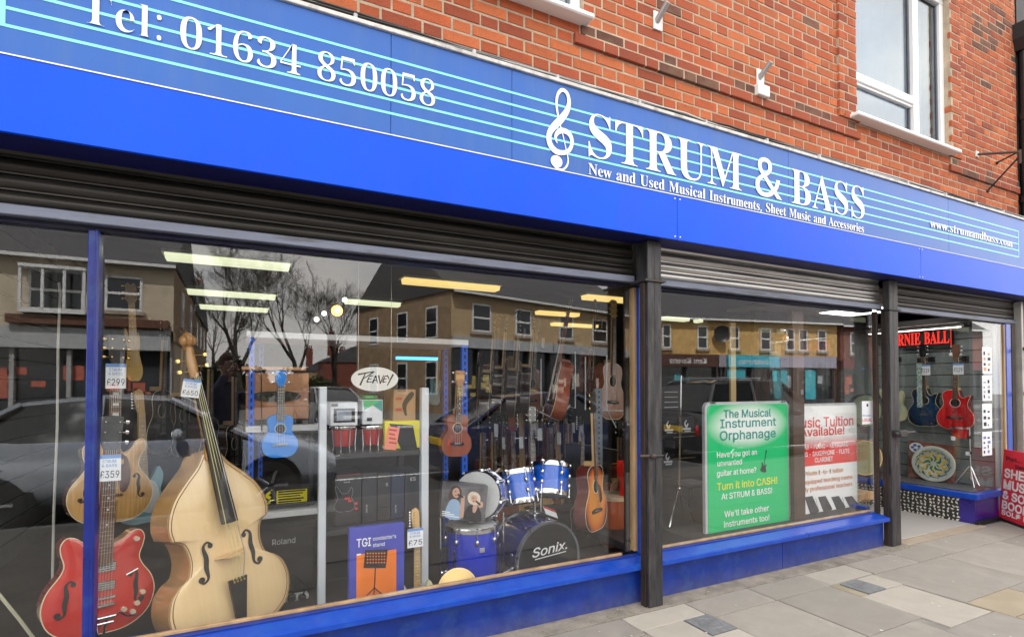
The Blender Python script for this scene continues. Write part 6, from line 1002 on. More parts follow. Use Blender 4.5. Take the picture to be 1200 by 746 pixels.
# ================================================================ INSTRUMENTS
def crm(pts, k=5, closed=True):
    """smooth outline through points; a point flagged True in third slot is a sharp corner"""
    out_ = []; n = len(pts)
    for i in range(n if closed else n-1):
        a, b, c, d = pts[(i-1) % n], pts[i], pts[(i+1) % n], pts[(i+2) % n]
        if not closed: a = pts[max(i-1, 0)]; d = pts[min(i+2, n-1)]
        if len(b) > 2: a = b
        if len(c) > 2: d = c
        for j in range(k):
            t = j/k; out_.append(tuple(.5*((2*b[q])+(-a[q]+c[q])*t+(2*a[q]-5*b[q]+4*c[q]-d[q])*t*t+(-a[q]+3*b[q]-3*c[q]+d[q])*t**3) for q in (0, 1)))
    return out_
def mirror(half): return [(x,)+tuple(r) for x, *r in half]+[(-x,)+tuple(r) for x, *r in half[::-1] if x > 1e-6]
AC_H = [(0,0),(.10,.006),(.168,.05),(.196,.125),(.184,.205),(.140,.275),(.124,.315),(.130,.365),(.142,.415),(.128,.463),(.075,.492),(0,.497)]
AC = crm(mirror(AC_H), 4)
AC_CUT = crm([(0,0),(.10,.006),(.168,.05),(.196,.125),(.184,.205),(.140,.275),(.126,.32),(.138,.375),(.158,.43,1),(.12,.42),(.075,.40),(.045,.43),(.03,.492,1),(0,.497)]+[(-x, *r) for x, *r in AC_H[1:-1][::-1]], 4)
ARCH = crm([(0,0),(.10,.006),(.17,.05),(.205,.13),(.195,.21),(.145,.285),(.130,.32),(.138,.37),(.165,.43),(.150,.475),(.112,.462),(.085,.415),(.045,.40),(.028,.45,1),(0,.47)]+[(-.03,.488),(-.09,.485),(-.138,.44),(-.142,.39),(-.128,.33),(-.14,.29),(-.195,.21),(-.205,.13),(-.17,.05),(-.10,.006)], 4)
_sh = [(.10,.006),(.175,.055),(.205,.135),(.192,.21),(.150,.275),(.138,.315),(.150,.36),(.154,.40),(.136,.428),(.105,.425),(.07,.397),(.03,.38,1)]
SEMI = crm([(0,0)]+_sh+[(-x, *r) for x, *r in _sh[::-1]], 4)
STRAT = crm([(0,0),(.09,.0),(.15,.04),(.162,.10),(.13,.17),(.11,.22),(.125,.28),(.13,.34),(.105,.39),(.085,.36),(.06,.31),(.03,.295,1),(-.03,.295,1),(-.07,.33),(-.115,.41),(-.145,.42),(-.15,.36),(-.12,.28),(-.115,.22),(-.14,.16),(-.165,.09),(-.14,.03),(-.07,.0)], 4)
UKE = [(x*.5, z*.5) for x, z in AC]
BASSH = [(0,0),(.17,.012),(.30,.09),(.345,.22),(.325,.34),(.272,.405,1),(.225,.435),(.203,.53),(.222,.635),(.275,.675,1),(.283,.74),(.268,.82),(.225,.91),(.15,1.0),(.085,1.07),(.045,1.14,1),(0,1.14)]
BASS = crm(mirror([(p[0]*1.05,)+tuple(p[1:]) for p in BASSH]), 4)
def frame(B, T, n=(0,-1,0)):
    """rotation whose local z runs B->T and whose local -y looks along n"""
    z = (T-B).normalized(); f = Vector(n); f = (f-z*f.dot(z)).normalized(); y = -f; x = y.cross(z)
    return Matrix((x, y, z)).transposed().to_4x4()
def place(o, B, T, length, n=(0,-1,0), depth_scale=1.):
    s = (T-B).length/length; o.matrix_world = Matrix.Translation(B) @ frame(B, T, n) @ Matrix.Diagonal((s, s*depth_scale, s, 1)); return o
EBONY = M('ebony', (.018,.014,.012), .4); ROSEW = M('rosewood_board', (.13,.06,.035), .5, var=.3, scale=30, stretch=(1,1,.1)); MAPLE = M('maple_neck', (.62,.40,.17), .35, var=.12, stretch=(1,1,.1), scale=20, coat=.4)
PEARL = M('pearl_inlay', (.75,.78,.74), .2); NICKEL = M('nickel_fret', (.6,.6,.58), .25, 1); CREAMB = M('cream_binding', (.80,.70,.48), .4, var=.03)
STRING = M('string_steel', (.62,.6,.55), .3, .9)
def shell(o_, outline, d, topm, sidem, binding=CREAMB, arch=.0, inset=.004):
    """guitar box: side rim, front, back and an edge binding"""
    m = MB(); m.prism(outline, -d/2+.003, d/2, True, front=False); m.build('body', sidem, o_)
    cx = sum(p[0] for p in outline)/len(outline); cz = sum(p[1] for p in outline)/len(outline)
    m = MB(); ring = []
    sc_ = [1., .97, .85, .6, .3]; up = [0, .15, .55, .9, 1.]
    n = len(outline); vs = []
    for s_, u in zip(sc_, up): vs += [(cx+(x-cx)*s_, -d/2-arch*u, cz+(z-cz)*s_) for x, z in outline]
    vs.append((cx, -d/2-arch*1.02, cz)); fs = []
    for j in range(4):
        for i in range(n): fs.append((j*n+i, j*n+(i+1) % n, (j+1)*n+(i+1) % n, (j+1)*n+i))
    for i in range(n): fs.append((4*n+i, 4*n+(i+1) % n, len(vs)-1))
    m.add(vs, fs, arch > 0); m.build('top', topm, o_)
    if binding:
        m = MB(); m.tube([(x, -d/2+.0005, z) for x, z in outline]+[(outline[0][0], -d/2+.0005, outline[0][1])], inset*.6, 4); m.build('binding', binding, o_)
def tri_ok(outline): return True
def ffole(m, x, z, h, y, s_):
    k = h
    pts = [(x+s_*-.10*k, z+.44*k, .05*k), (x+s_*-.17*k, z+.36*k, .07*k), (x+s_*-.07*k, z+.46*k, .05*k), (x+s_*.03*k, z+.36*k, .07*k), (x+s_*.0*k, z+.1*k, .11*k), (x+s_*.03*k, z-.12*k, .11*k), (x+s_*.02*k, z-.36*k, .06*k), (x+s_*.13*k, z-.45*k, .05*k), (x+s_*.2*k, z-.36*k, .08*k)]
    ribbon(m, pts, y)
    disc(m, x+s_*-.13*k, y, z+.36*k, .06*k, 12); disc(m, x+s_*.17*k, y, z-.36*k, .075*k, 12)
def guitar(name, label, cat, outline, d, top, side, neckz, nutz, headlen=.17, neckm=None, boardm=None, headm=None, kind='acoustic', group=None, gold=False, holez=.335, bridgez=.15, dots=True, headshape='flare', strings=6, nw=.045, arch=0., pickg=None, binding=CREAMB, plugs=None, rose=CREAMB):
    t = thing(name, label, cat, group=group); yf = -d/2-arch
    neckm = neckm or MAPLE; boardm = boardm or ROSEW; headm = headm or EBONY; pm = GOLD if gold else CHROME
    shell(t, outline, d, top, side, binding, arch)
    yb = yf-.004
    bz = {'acoustic': holez+.05, 'electric': neckz-.07, 'arch': neckz-.09}[kind]
    m = MB(); m.prism([(-nw*.62, bz), (nw*.62, bz), (nw*.48, nutz), (-nw*.48, nutz)], yb-.006, yb+.001); m.build('fingerboard', boardm, t)
    m = MB(); L_ = [(-nw*.52, neckz-.01), (nw*.52, neckz-.01), (nw*.47, nutz), (-nw*.47, nutz)]; m.prism(L_, yb+.0012, yb+.02); m.box(-nw*.5, nw*.5, yb+.0013, d/2-.01, neckz-.02, neckz+.03, .004); m.build('neck', neckm, t)
    m = MB(); Ls = (nutz-bridgez); 
    for i in range(1, 20):
        z = nutz-Ls*(1-2**(-i/12))
        if z > bz+.002: hw = nw*.5; m.box(-hw, hw, yb-.0072, yb-.0061, z-.0011, z+.0011)
    m.build('frets', NICKEL, t)
    if dots:
        m = MB()
        for i in (3,5,7,9,12):
            z = nutz-Ls*(1-2**(-(i-.5)/12))
            if z > bz: 
                if dots == 'block': m.box(-nw*.3, nw*.3, yb-.0066, yb-.0060, z-.008, z+.008)
                else: disc(m, 0, yb-.0066, z, .0045, 8)
        m.build('inlays', PEARL, t)
    hl = headlen
    if headshape == 'flare': hp = [(-nw*.5, nutz), (nw*.5, nutz), (nw*.78, nutz+hl*.25), (nw*.85, nutz+hl), (0, nutz+hl*1.04), (-nw*.85, nutz+hl), (-nw*.78, nutz+hl*.25)]
    elif headshape == 'notch': hp = [(-nw*.5, nutz), (nw*.5, nutz), (nw*.85, nutz+hl*.2), (nw*.8, nutz+hl*.85), (nw*.45, nutz+hl), (0, nutz+hl*.9), (-nw*.45, nutz+hl), (-nw*.8, nutz+hl*.85), (-nw*.85, nutz+hl*.2)]
    else: hp = [(-nw*.5, nutz), (nw*.5, nutz), (nw*.45, nutz+hl*.3), (nw*.35, nutz+hl*.9), (-nw*.2, nutz+hl*1.05), (-nw*.9, nutz+hl*.95), (-nw*1.0, nutz+hl*.7), (-nw*.75, nutz+hl*.2)]
    m = MB(); m.prism(hp, yb-.001, yb+.014); m.box(-nw*.48, nw*.48, yb-.009, yb-.0012, nutz-.002, nutz+.003); m.build('headstock', headm, t)
    np_ = strings//2
    for i in range(np_ if headshape != 'strat' else strings):
        for s_ in ((-1, 1) if headshape != 'strat' else (-1,)):
            z = nutz+hl*(.22+.62*i/max(1, (np_ if headshape != 'strat' else strings)-1)); m = MB()
            m.cyl((s_*nw*.55, yb-.012, z), (s_*nw*.55, yb, z), .004, n=6); m.cyl((s_*nw*.75, yb+.008, z), (s_*nw*1.15, yb+.008, z), .003, n=5); m.sphere((s_*nw*1.22, yb+.008, z), nw*.26, 8, 5, (.8,.5,1)); m.build('tuning_peg', pm, t)
    # bridge & string set
    m = MB(); n_ = strings
    ytop = yb-.010
    for i in range(n_):
        x = (i/(n_-1)-.5)
        m.cyl((x*nw*1.15, ytop-.006, bridgez), (x*nw*.78, ytop-.0, nutz), .0008, n=4, caps=False)
    m.build('strings', STRING, t)
    if kind == 'acoustic':
        m = MB(); disc(m, 0, yf-.0012, holez, .048 if outline is not UKE else .026, 28); m.build('soundhole', M('sound_hole_dark', (.01,.007,.005), .9) if rose else EBONY, t)
        m = MB(); r_ = .048; r_ = .05 if outline is not UKE else .028
        pts = [(r_*1.08*math.cos(2*PI*i/28), yf-.0005, holez+r_*1.08*math.sin(2*PI*i/28)) for i in range(29)]; m.tube(pts, .0035 if outline is not UKE else .002, 4); m.build('rosette', rose, t)
        q = 1 if outline is not UKE else .5
        m = MB(); m.prism([(-.085*q, bridgez-.014*q), (.085*q, bridgez-.014*q), (.085*q, bridgez+.008*q), (.035*q, bridgez+.016*q), (-.035*q, bridgez+.016*q), (-.085*q, bridgez+.008*q)], yf-.011, yf-.0005); m.build('bridge', EBONY if not plugs else plugs, t)
        m = MB(); m.box(-.04*q, .04*q, yf-.015, yf-.0112, bridgez+.001, bridgez+.004); m.build('saddle', PEARL, t)
    if pickg:
        m = MB(); m.prism(crm(pickg, 4), yf-.003, yf-.0008); m.build('pickguard', plugs or M('tortoise_guard', (.10,.035,.02), .2, coat=.5), t)
    return t, yf
# --- red semi-hollow by the mullion
RED = M('cherry_red_gloss', (.60,.022,.012), .12, var=.08, scale=3, coat=1); REDD = M('cherry_side', (.16,.01,.012), .2, coat=.8)
def bindf(m, *a): pass
g, yf = guitar('electric_guitar', 'glossy cherry red semi-hollow guitar with chrome vibrato standing behind the blue mullion', 'guitar', SEMI, .075, RED, REDD, .36, .80, .15, MATS['cherry_side'], ROSEW, M('headstock_grey', (.06,.065,.07), .3), 'electric', headshape='flare', bridgez=.12, arch=.008, nw=.05)
m = MB(); ffole(m, .125, .175, .16, yf-.001, 1); m.build('sound_hole', EBONY, g)
m = MB(); ffole(m, -.125, .175, .16, yf-.001, -1); m.build('sound_hole', EBONY, g)
for z in (.285, .205):
    m = MB(); m.box(-.045, .045, yf-.010, yf+.004, z-.02, z+.02, .003); m.build('pickup', CHROME, g)
    m = MB(); [m.box(-.04, .04, yf-.0115, yf-.0101, z+dz-.0015, z+dz+.0015) for dz in (-.01, 0, .01)]; m.build('pickup_slots', BLACK, g)
m = MB(); m.box(-.045, .045, yf-.016, yf+.004, .115, .13, .002); m.box(-.05, .05, yf-.006, yf+.004, .145, .158, .002); m.build('bridge', CHROME, g)
m = MB(); m.cyl((-.05, yf-.014, .07), (.05, yf-.014, .07), .009, n=10); m.cyl((-.045, yf-.008, .045), (.045, yf-.008, .045), .005, n=8); m.tube([(.05, yf-.014, .07), (.06, yf-.03, .085), (.09, yf-.03, .06), (.13, yf-.028, .055)], [.005,.005,.004,.006], 6); m.tube([(-.02, yf-.006, .07), (-.012, yf-.006, .0)], .006, 6); m.tube([(.02, yf-.006, .07), (.012, yf-.006, .0)], .006, 6); m.build('vibrato', CHROME, g)
for x, z in ((.135,.10), (.155,.145), (.12, .065), (.085,.085), (.12,.39)):
    m = MB(); m.cyl((x, yf-.014, z), (x, yf+.006, z), .010, .012, 12); m.build('knob', M('knob_pale', (.75,.65,.5), .25, .3), g)
m = MB(); m.cyl((.085, yf-.01, .235), (.13, yf-.01, .255), .004, n=6); m.build('selector_arm', CHROME, g)
place(g, at(113, 740, .42), at(128, 487, .50), .955, (.42,-.9,0))
# --- natural archtop behind it
NAT = M('natural_spruce', (.62,.36,.13), .25, var=.14, scale=14, stretch=(6,1,.4), coat=.7); NSIDE = M('archtop_side', (.10,.025,.018), .25, coat=.6)
g, yf = guitar('archtop_guitar', 'honey coloured archtop guitar with one cutaway hanging behind the red guitar', 'guitar', ARCH, .09, NAT, NSIDE, .46, .92, .17, MAPLE, ROSEW, EBONY, 'arch', arch=.012, dots='block', gold=True, pickg=[(.02,.38),(.07,.36),(.085,.24),(.06,.17),(.03,.2)], bridgez=.15, nw=.05)
m = MB(); ffole(m, .125, .20, .15, yf-.001, 1); m.build('sound_hole', M('hole_brown', (.03,.012,.008), .7), g)
m = MB(); ffole(m, -.125, .20, .15, yf-.001, -1); m.build('sound_hole', MATS['hole_brown'], g)
m = MB(); m.box(-.05, .05, yf-.012, yf+.006, .148, .162, .003); m.build('bridge', ROSEW, g)
m = MB(); m.prism([(-.022,.13),(.022,.13),(.012,.06),(.018,.0),(-.018,.0),(-.012,.06)], yf-.010, yf-.006); m.build('tailpiece', GOLD, g)
m = MB(); m.box(.02, .05, yf-.008, yf+.0, .33, .36, .002); m.build('pickup', GOLD, g)
place(g, at(127, 611, .78), at(134, 392, .86), 1.10, (.42,-.9,0))
# --- pale blue electric behind
STG = [(.02,.30),(.075,.28),(.10,.2),(.09,.10),(.05,.06),(-.02,.09),(-.06,.16),(-.05,.26),(-.02,.30)]
PBL = M('pale_blue_gloss', (.30,.55,.62), .15, coat=.8, var=.03); CRM = M('cream_gloss', (.68,.66,.42), .18, coat=.6, var=.03); MINT = M('mint_guard', (.42,.52,.44), .35, var=.25, scale=30)
g, yf = guitar('electric_guitar', 'pale blue solid electric guitar half hidden between archtop and double bass', 'guitar', STRAT, .045, PBL, PBL, .30, .78, .17, MAPLE, MAPLE, MAPLE, 'electric', headshape='strat', pickg=STG, plugs=WHITE, binding=None, bridgez=.1)
place(g, at(168, 612, 1.15), at(163, 455, 1.2), .96, (.5,-.85,0))
# --- yellow necked guitar edge-on
YM = M('yellow_maple', (.70,.42,.06), .25, coat=.6, var=.1)
g, yf = guitar('electric_guitar', 'amber yellow narrow-bodied guitar hanging head up behind the price card', 'guitar', [(x*.35, z) for x, z in STRAT], .06, YM, YM, .30, .62, .16, YM, YM, M('maple_head_tan', (.45,.30,.14), .4), 'electric', headshape='notch', binding=None, bridgez=.12, gold=True)
place(g, at(157, 446, 1.35), at(152, 329, 1.35), .80, (.3,-.95,0))
# --- dark guitars hung edge-on
DKB = M('dark_brown_gloss', (.055,.025,.018), .15, coat=.8); DK2 = M('black_gloss', (.012,.012,.014), .12, coat=1)
g, yf = guitar('acoustic_guitar', 'dark guitar hung edge-on with a pale curving binding just right of the yellow guitar', 'guitar', AC, .10, DK2, DKB, .497, .90, .16, kind='acoustic', group='dark guitars hung edge-on')
place(g, at(180, 530, 1.6), at(186, 375, 1.6), 1.06, (.93,-.36,0)); proto_edge = g
for lab, a, b, Y, n in (('dark guitar hung edge-on directly behind the double bass neck', (205, 534), (209, 385), 1.9, (.95,-.3,0)), ('dark brown guitar hung edge-on under the hand-written double bass card', (238, 560), (240, 410), 1.8, (.9,-.42,0)), ('dark guitar hung edge-on furthest right by the blue rack post', (268, 565), (268, 420), 2.0, (.9,-.42,0))):
    place(dup(proto_edge, label=lab), at(*a, Y), at(*b, Y), 1.06, n)
# --- double bass
DBT = M('bass_maple_top', (.78,.56,.30), .2, var=.035, scale=9, stretch=(9,1,.35), coat=.7); DBS = M('bass_side', (.48,.27,.10), .2, var=.12, scale=5, stretch=(1,1,4), coat=.7)
db = thing('double_bass', 'large pale blonde double bass leaning beside the red guitar in the front window', 'double bass')
shell(db, BASS, .26, DBT, DBS, M('bass_purfling', (.38,.22,.09), .4), .03, .010)
yf = -.160
m = MB(); cxm, czm = 0, .52
m.tube([(cxm+(x-cxm)*.955, -.13-.0085, czm+(z-czm)*.968) for x, z in BASS]+[(BASS[0][0]*.955, -.1385, czm+(BASS[0][1]-czm)*.968)], .0022, 4); m.build('inlaid_line', M('dark_inlay', (.16,.08,.03), .5), db)
m = MB(); ffole(m, .135, .50, .25, yf-.002, 1); m.build('sound_hole', EBONY, db)
m = MB(); ffole(m, -.135, .50, .25, yf-.002, -1); m.build('sound_hole', EBONY, db)
m = MB(); m.prism([(-.10,.525),(-.05,.525),(-.045,.55),(.045,.55),(.05,.525),(.10,.525),(.085,.555),(.06,.60),(.055,.655),(0,.665),(-.055,.655),(-.06,.60),(-.085,.555)], yf-.018, yf); 
bo = m.build('bridge', MAPLE, db)
# bridge stands upright from the top: rebuild as a standing plate
bpy.data.objects.remove(bo)
m = MB(); P_ = [(-.10,0),(-.05,0),(-.045,.02),(.045,.02),(.05,0),(.10,0),(.085,.03),(.06,.07),(.05,.115),(0,.125),(-.05,.115),(-.06,.07),(-.085,.03)]
vs = [(x, yf+.01-y, .500) for x, y in P_]+[(x*.96, yf+.01-y, .515) for x, y in P_]; n = len(P_)
m.add(vs, [list(range(n))[::-1], [n+i for i in range(n)]]+[(i, (i+1) % n, (i+1) % n+n, i+n) for i in range(n)]); m.build('bridge', M('bridge_maple', (.70,.46,.22), .5), db)
m = MB(); m.add([(-.02, yf-.012, .02), (.02, yf-.012, .02), (.055, yf-.062, .36), (-.055, yf-.062, .36), (-.02, yf+.008, .02), (.02, yf+.008, .02), (.055, yf-.042, .36), (-.055, yf-.042, .36)], [(0,1,2,3),(4,7,6,5),(0,4,5,1),(1,5,6,2),(2,6,7,3),(3,7,4,0)]); m.build('tailpiece', EBONY, db)
for i in range(4):
    x = (i-1.5)*.02; m = MB(); m.cyl((x, yf-.072, .345), (x, yf-.06, .345), .007, n=8); m.build('fine_tuner', GOLD, db)
NUTZ = 1.62
m = MB(); a0, a1 = .70, NUTZ; ya, yb_ = yf-.085, yf+.045
m.add([(-.045, ya, a0), (0, ya-.012, a0), (.045, ya, a0), (.045, ya+.03, a0), (-.045, ya+.03, a0), (-.024, yb_, a1), (0, yb_-.006, a1), (.024, yb_, a1), (.024, yb_+.02, a1), (-.024, yb_+.02, a1)], [(0,1,2,3,4),(9,8,7,6,5)]+[(i, (i+1) % 5, (i+1) % 5+5, i+5) for i in range(5)]); m.build('fingerboard', EBONY, db)
NK = M('bass_neck_amber', (.50,.24,.07), .25, coat=.5)
m = MB(); m.tube([(0, yf+.03, 1.10), (0, yf+.02, 1.2), (0, yb_+.03, 1.45), (0, yb_+.035, NUTZ)], [.045,.032,.026,.024], 10); m.box(-.03, .03, yf-.02, .08, 1.06, 1.16, .01); m.build('neck', NK, db)
m = MB(); m.tube([(0, yb_+.025, NUTZ), (-.004, yb_+.03, NUTZ+.10), (0, yb_+.035, NUTZ+.19)], [.028,.03,.022], 10); 
sp_ = [(0, yb_+.035+.0*i+.055*math.sin(i*.45)*(1-i/22), NUTZ+.24-.055*math.cos(i*.45)*(1-i/22)) for i in range(18)]
m.tube(sp_, [.024-.0006*i for i in range(18)], 8); m.sphere((-.028, yb_+.035, NUTZ+.24), .032, 12, 8, (.7,1,1)); m.sphere((.028, yb_+.035, NUTZ+.24), .032, 12, 8, (.7,1,1)); m.build('scroll', NK, db)
for i in range(4):
    s_ = 1 if i % 2 else -1; z = NUTZ+.04+.035*i; m = MB(); m.cyl((0, yb_+.03, z), (s_*.07, yb_+.03, z), .005, n=6); m.box(s_*.07, s_*.095, yb_+.02, yb_+.04, z-.014, z+.014, .004); m.build('tuning_peg', GOLD, db)
for i in range(4):
    x = (i-1.5); m = MB(); m.tube([(x*.020, yf-.062, .355), (x*.024, yf-.116, .507), (x*.010, yb_-.008, NUTZ)], .0026, 5); m.build('string', M('gut_yellow', (.62,.55,.25), .35) if i < 3 else STRING, db)
place(db, at(270, 741, .42), at(221, 445, .55), 1.62, (.46,-.88,0))
# --- ukuleles
UB = M('uke_blue', (.015,.24,.78), .3, var=.04); UW = M('uke_mahogany', (.30,.085,.035), .3, var=.15, coat=.4, stretch=(1,1,.15), scale=20)
g, yf = guitar('ukulele', 'bright blue ukulele hanging in front of the tan wooden cabinet', 'ukulele', UKE, .05, UB, UB, .2485, .42, .085, M('uke_blue_neck', (.015,.24,.78), .3), M('uke_board', (.10,.09,.09), .5), UB, 'acoustic', holez=.167, bridgez=.075, strings=4, nw=.036, binding=None, dots=False, rose=PEARL, plugs=M('uke_bridge', (.25,.33,.42), .4))
place(g, at(327.5, 535, .66), at(328.5, 434, .66), .508, (.1,-1,0))
g, yf = guitar('ukulele', 'brown wooden ukulele hanging by the right-hand blue rack post', 'ukulele', UKE, .05, UW, UW, .2485, .42, .085, MAPLE, ROSEW, M('uke_head_tan', (.55,.28,.13), .4), 'acoustic', holez=.167, bridgez=.075, strings=4, nw=.036, binding=None, dots=True)
place(g, at(532.5, 534, .70), at(537, 434, .70), .508, (.1,-1,0))
# --- sunburst acoustic
def burst(name, c0, c1, c2, cx, cz, r0, r1):
    m = M(name, c0, .15, coat=.9); t = m.node_tree; b = t.nodes['Principled BSDF']
    tc = t.nodes.new('ShaderNodeTexCoord'); mp = t.nodes.new('ShaderNodeMapping'); mp.inputs['Location'].default_value = (-cx/.2, 0, -cz/.27); mp.inputs['Scale'].default_value = (1/.2, 0, 1/.27)
    ln = t.nodes.new('ShaderNodeVectorMath'); ln.operation = 'LENGTH'; cr = t.nodes.new('ShaderNodeValToRGB')
    e = cr.color_ramp.elements; e[0].position = r0; e[0].color = (*c0, 1); e[1].position = r1; e[1].color = (*c2, 1); q = e.new((r0+r1)/2+.03); q.color = (*c1, 1)
    t.links.new(tc.outputs['Object'], mp.inputs[0]); t.links.new(mp.outputs[0], ln.inputs[0]); t.links.new(ln.outputs['Value'], cr.inputs[0]); t.links.new(cr.outputs[0], b.inputs['Base Color']); return m
SB = burst('sunburst', (1.,.36,.03), (.80,.16,.01), (.03,.01,.006), 0, .23, .55, 1.05)
RIMR = M('mahogany_rim', (.13,.03,.022), .15, coat=.8, var=.1)
g, yf = guitar('acoustic_guitar', 'orange sunburst acoustic guitar hanging beside the drum kit', 'guitar', AC, .10, SB, RIMR, .497, .90, .16, kind='acoustic', gold=True, pickg=[(.035,.31),(.06,.345),(.09,.30),(.105,.23),(.07,.2),(.05,.26)])
place(g, at(693, 620, .55), at(688, 460, .60), 1.06, (.50,-.86,0))
# --- brown guitar seen from its side and back
MAH = M('mahogany_gloss', (.30,.075,.03), .2, coat=.6, var=.2, scale=12, stretch=(1,1,.2))
g, yf = guitar('acoustic_guitar', 'reddish brown acoustic guitar hung side-on, its rim towards the glass', 'guitar', AC, .11, MAH, MAH, .497, .90, .16, kind='acoustic', neckm=MAH)
place(g, at(648, 492, 1.1), at(676, 352, 1.15), 1.06, (-.93,.30,0))
CED = M('cedar_gloss', (.30,.12,.055), .3, coat=.5, var=.15, stretch=(8,1,.5), scale=6)
g, yf = guitar('acoustic_guitar', 'brown acoustic guitar hanging high by the window jamb with gold tuners', 'guitar', AC, .1, CED, MAH, .497, .90, .16, MAPLE, ROSEW, MAPLE, kind='acoustic', gold=True)
place(g, at(712, 491, 1.25), at(714, 353, 1.3), 1.06, (.3,-.95,0))
# --- rows of headstocks deeper in
mats_ = [(MAPLE, MAPLE, CED), (MAH, ROSEW, EBONY), (MAPLE, ROSEW, EBONY), (MAPLE, MAPLE, MAPLE)]
rg = random.Random(21); protos = []
for k, (out_, top, side, nm, bm, hm, gd, hs) in enumerate(((AC, CED, MAH, MAPLE, ROSEW, EBONY, False, 'flare'), (AC, MAH, MAH, MAH, ROSEW, MAH, True, 'notch'), (STRAT, PBL, PBL, MAPLE, MAPLE, MAPLE, False, 'strat'), (AC, NAT, MAH, MAPLE, ROSEW, DK2, False, 'flare'), (STRAT, DK2, DK2, MAPLE, ROSEW, DK2, False, 'strat'))):
    el = out_ is STRAT
    g, yf = guitar('rack_guitar', 'x', 'guitar', out_, .045 if el else .1, top, side, .30 if el else .497, .78 if el else .90, .16, nm, bm, hm, 'electric' if el else 'acoustic', gold=gd, headshape=hs, bridgez=.1 if el else .15, binding=None if el else CREAMB, group='guitars on the floor rack behind the drums')
    protos.append((g, .95 if el else 1.06))
look = {0: 'natural topped acoustic', 1: 'mahogany guitar with gold tuners', 2: 'pale blue electric with maple neck', 3: 'black-headed acoustic', 4: 'black electric'}
seq = [(563,496,4),(575,499,0),(587,493,3),(599,499,1),(611,494,2),(623,490,3),(633,498,1),(643,494,0),(653,501,2),(664,489,3),(677,497,4),(722,505,0),(735,512,1),(748,500,3)]
marks = ['first from the left, by the brown ukulele', 'second from the left', 'third from the left', 'above the upright blue drum', 'above the left blue tom', 'between the two blue toms', 'above the right blue tom, left side', 'above the right blue tom, right side', 'just left of the sunburst guitar, lower', 'just left of the sunburst guitar, higher', 'touching the sunburst guitar', 'just right of the sunburst guitar neck', 'near the window jamb', 'last, half behind the window jamb']
used = set()
for (px_, py_, k), mk in zip(seq, marks):
    g, l_ = protos[k]
    if k in used: g = dup(g)
    if not any(c_.name.startswith('swing_tag') for c_ in g.children):
        m = MB(); m.box(.02, .065, -.13, -.127, .74, .85); m.build('swing_tag', WHITE, g)
    used.add(k); g['label'] = '%s on floor rack, %s' % (look[k], mk)
    Y = 1.75+rg.uniform(-.12,.12); place(g, at(px_, py_+125, Y), at(px_+rg.uniform(-3,3), py_-12, Y+.25), l_, (rg.uniform(-.2,.7),-.9,0))
for i, (x_, y_, k, mk) in enumerate(((569,486,1,'over the floor tom'),(581,488,3,'left of the snare drum rim'),(593,484,4,'over the left edge of the left tom'),(606,486,0,'over the badge of the left tom'),(617,483,1,'over the gap between the toms'),(628,487,3,'over the left edge of the right tom'),(639,484,1,'over the middle of the right tom'),(649,488,4,'over the right edge of the right tom'),(659,484,0,'left of the sunburst headstock'),(728,492,1,'right of the grey perforated post'),(742,497,3,'against the window jamb'))):
    g, l_ = protos[k]; g = dup(g); g['label'] = '%s, rear row, %s' % (look[k], mk); g['group'] = 'guitars in the rear rack row'
    Y = 2.3+rg.uniform(-.1,.1); place(g, at(x_, y_+105, Y), at(x_+rg.uniform(-3,3), y_-10, Y+.2), l_, (rg.uniform(-.2,.7),-.9,0))
for i, (x_, y_, mk) in enumerate(((566,490,'first of four behind the reflected car roof'),(580,486,'second of four behind the reflected car roof'),(596,488,'third of four behind the reflected car roof'),(612,484,'last of four, nearest the side-on brown guitar'))):
    g = dup(proto_edge); g['label'] = 'dark edge-on guitar with pale binding, ' + mk; g['group'] = 'dark guitars hung edge-on'
    place(g, at(x_, y_, 1.9), at(x_+8, y_-115, 1.9), 1.06, (.9+.02*i,-.4,0))
# hanging back row near the ceiling
hang = [(577,378,'x'),(600,372,'x'),(622,384,'x'),(512,414,'x'),(560,420,'x'),(690,361,'x')]
hl_ = ['hung high between the two reflected tan windows', 'hung high left of the side-on brown guitar', 'hung high just left of the side-on brown guitar neck', 'hung under the white rack top by its right end', 'hung behind the right blue rack post', 'hung high left of the gold-tunered brown guitar']
for i, ((px_, py_, _), mk) in enumerate(zip(hang, hl_)):
    g, l_ = protos[(i*2+1) % 5]; g = dup(g); g['label'] = '%s %s' % (look[(i*2+1) % 5], mk); g['group'] = 'guitars hung high inside the shop'
    Y = 2.2+rg.uniform(-.3,.3) if i != 3 else 1.6; s_ = 100 if i != 3 else 60; place(g, at(px_-4, py_+s_, Y), at(px_+3, py_-10, Y), l_, (rg.uniform(.2,.8),-.7,0))
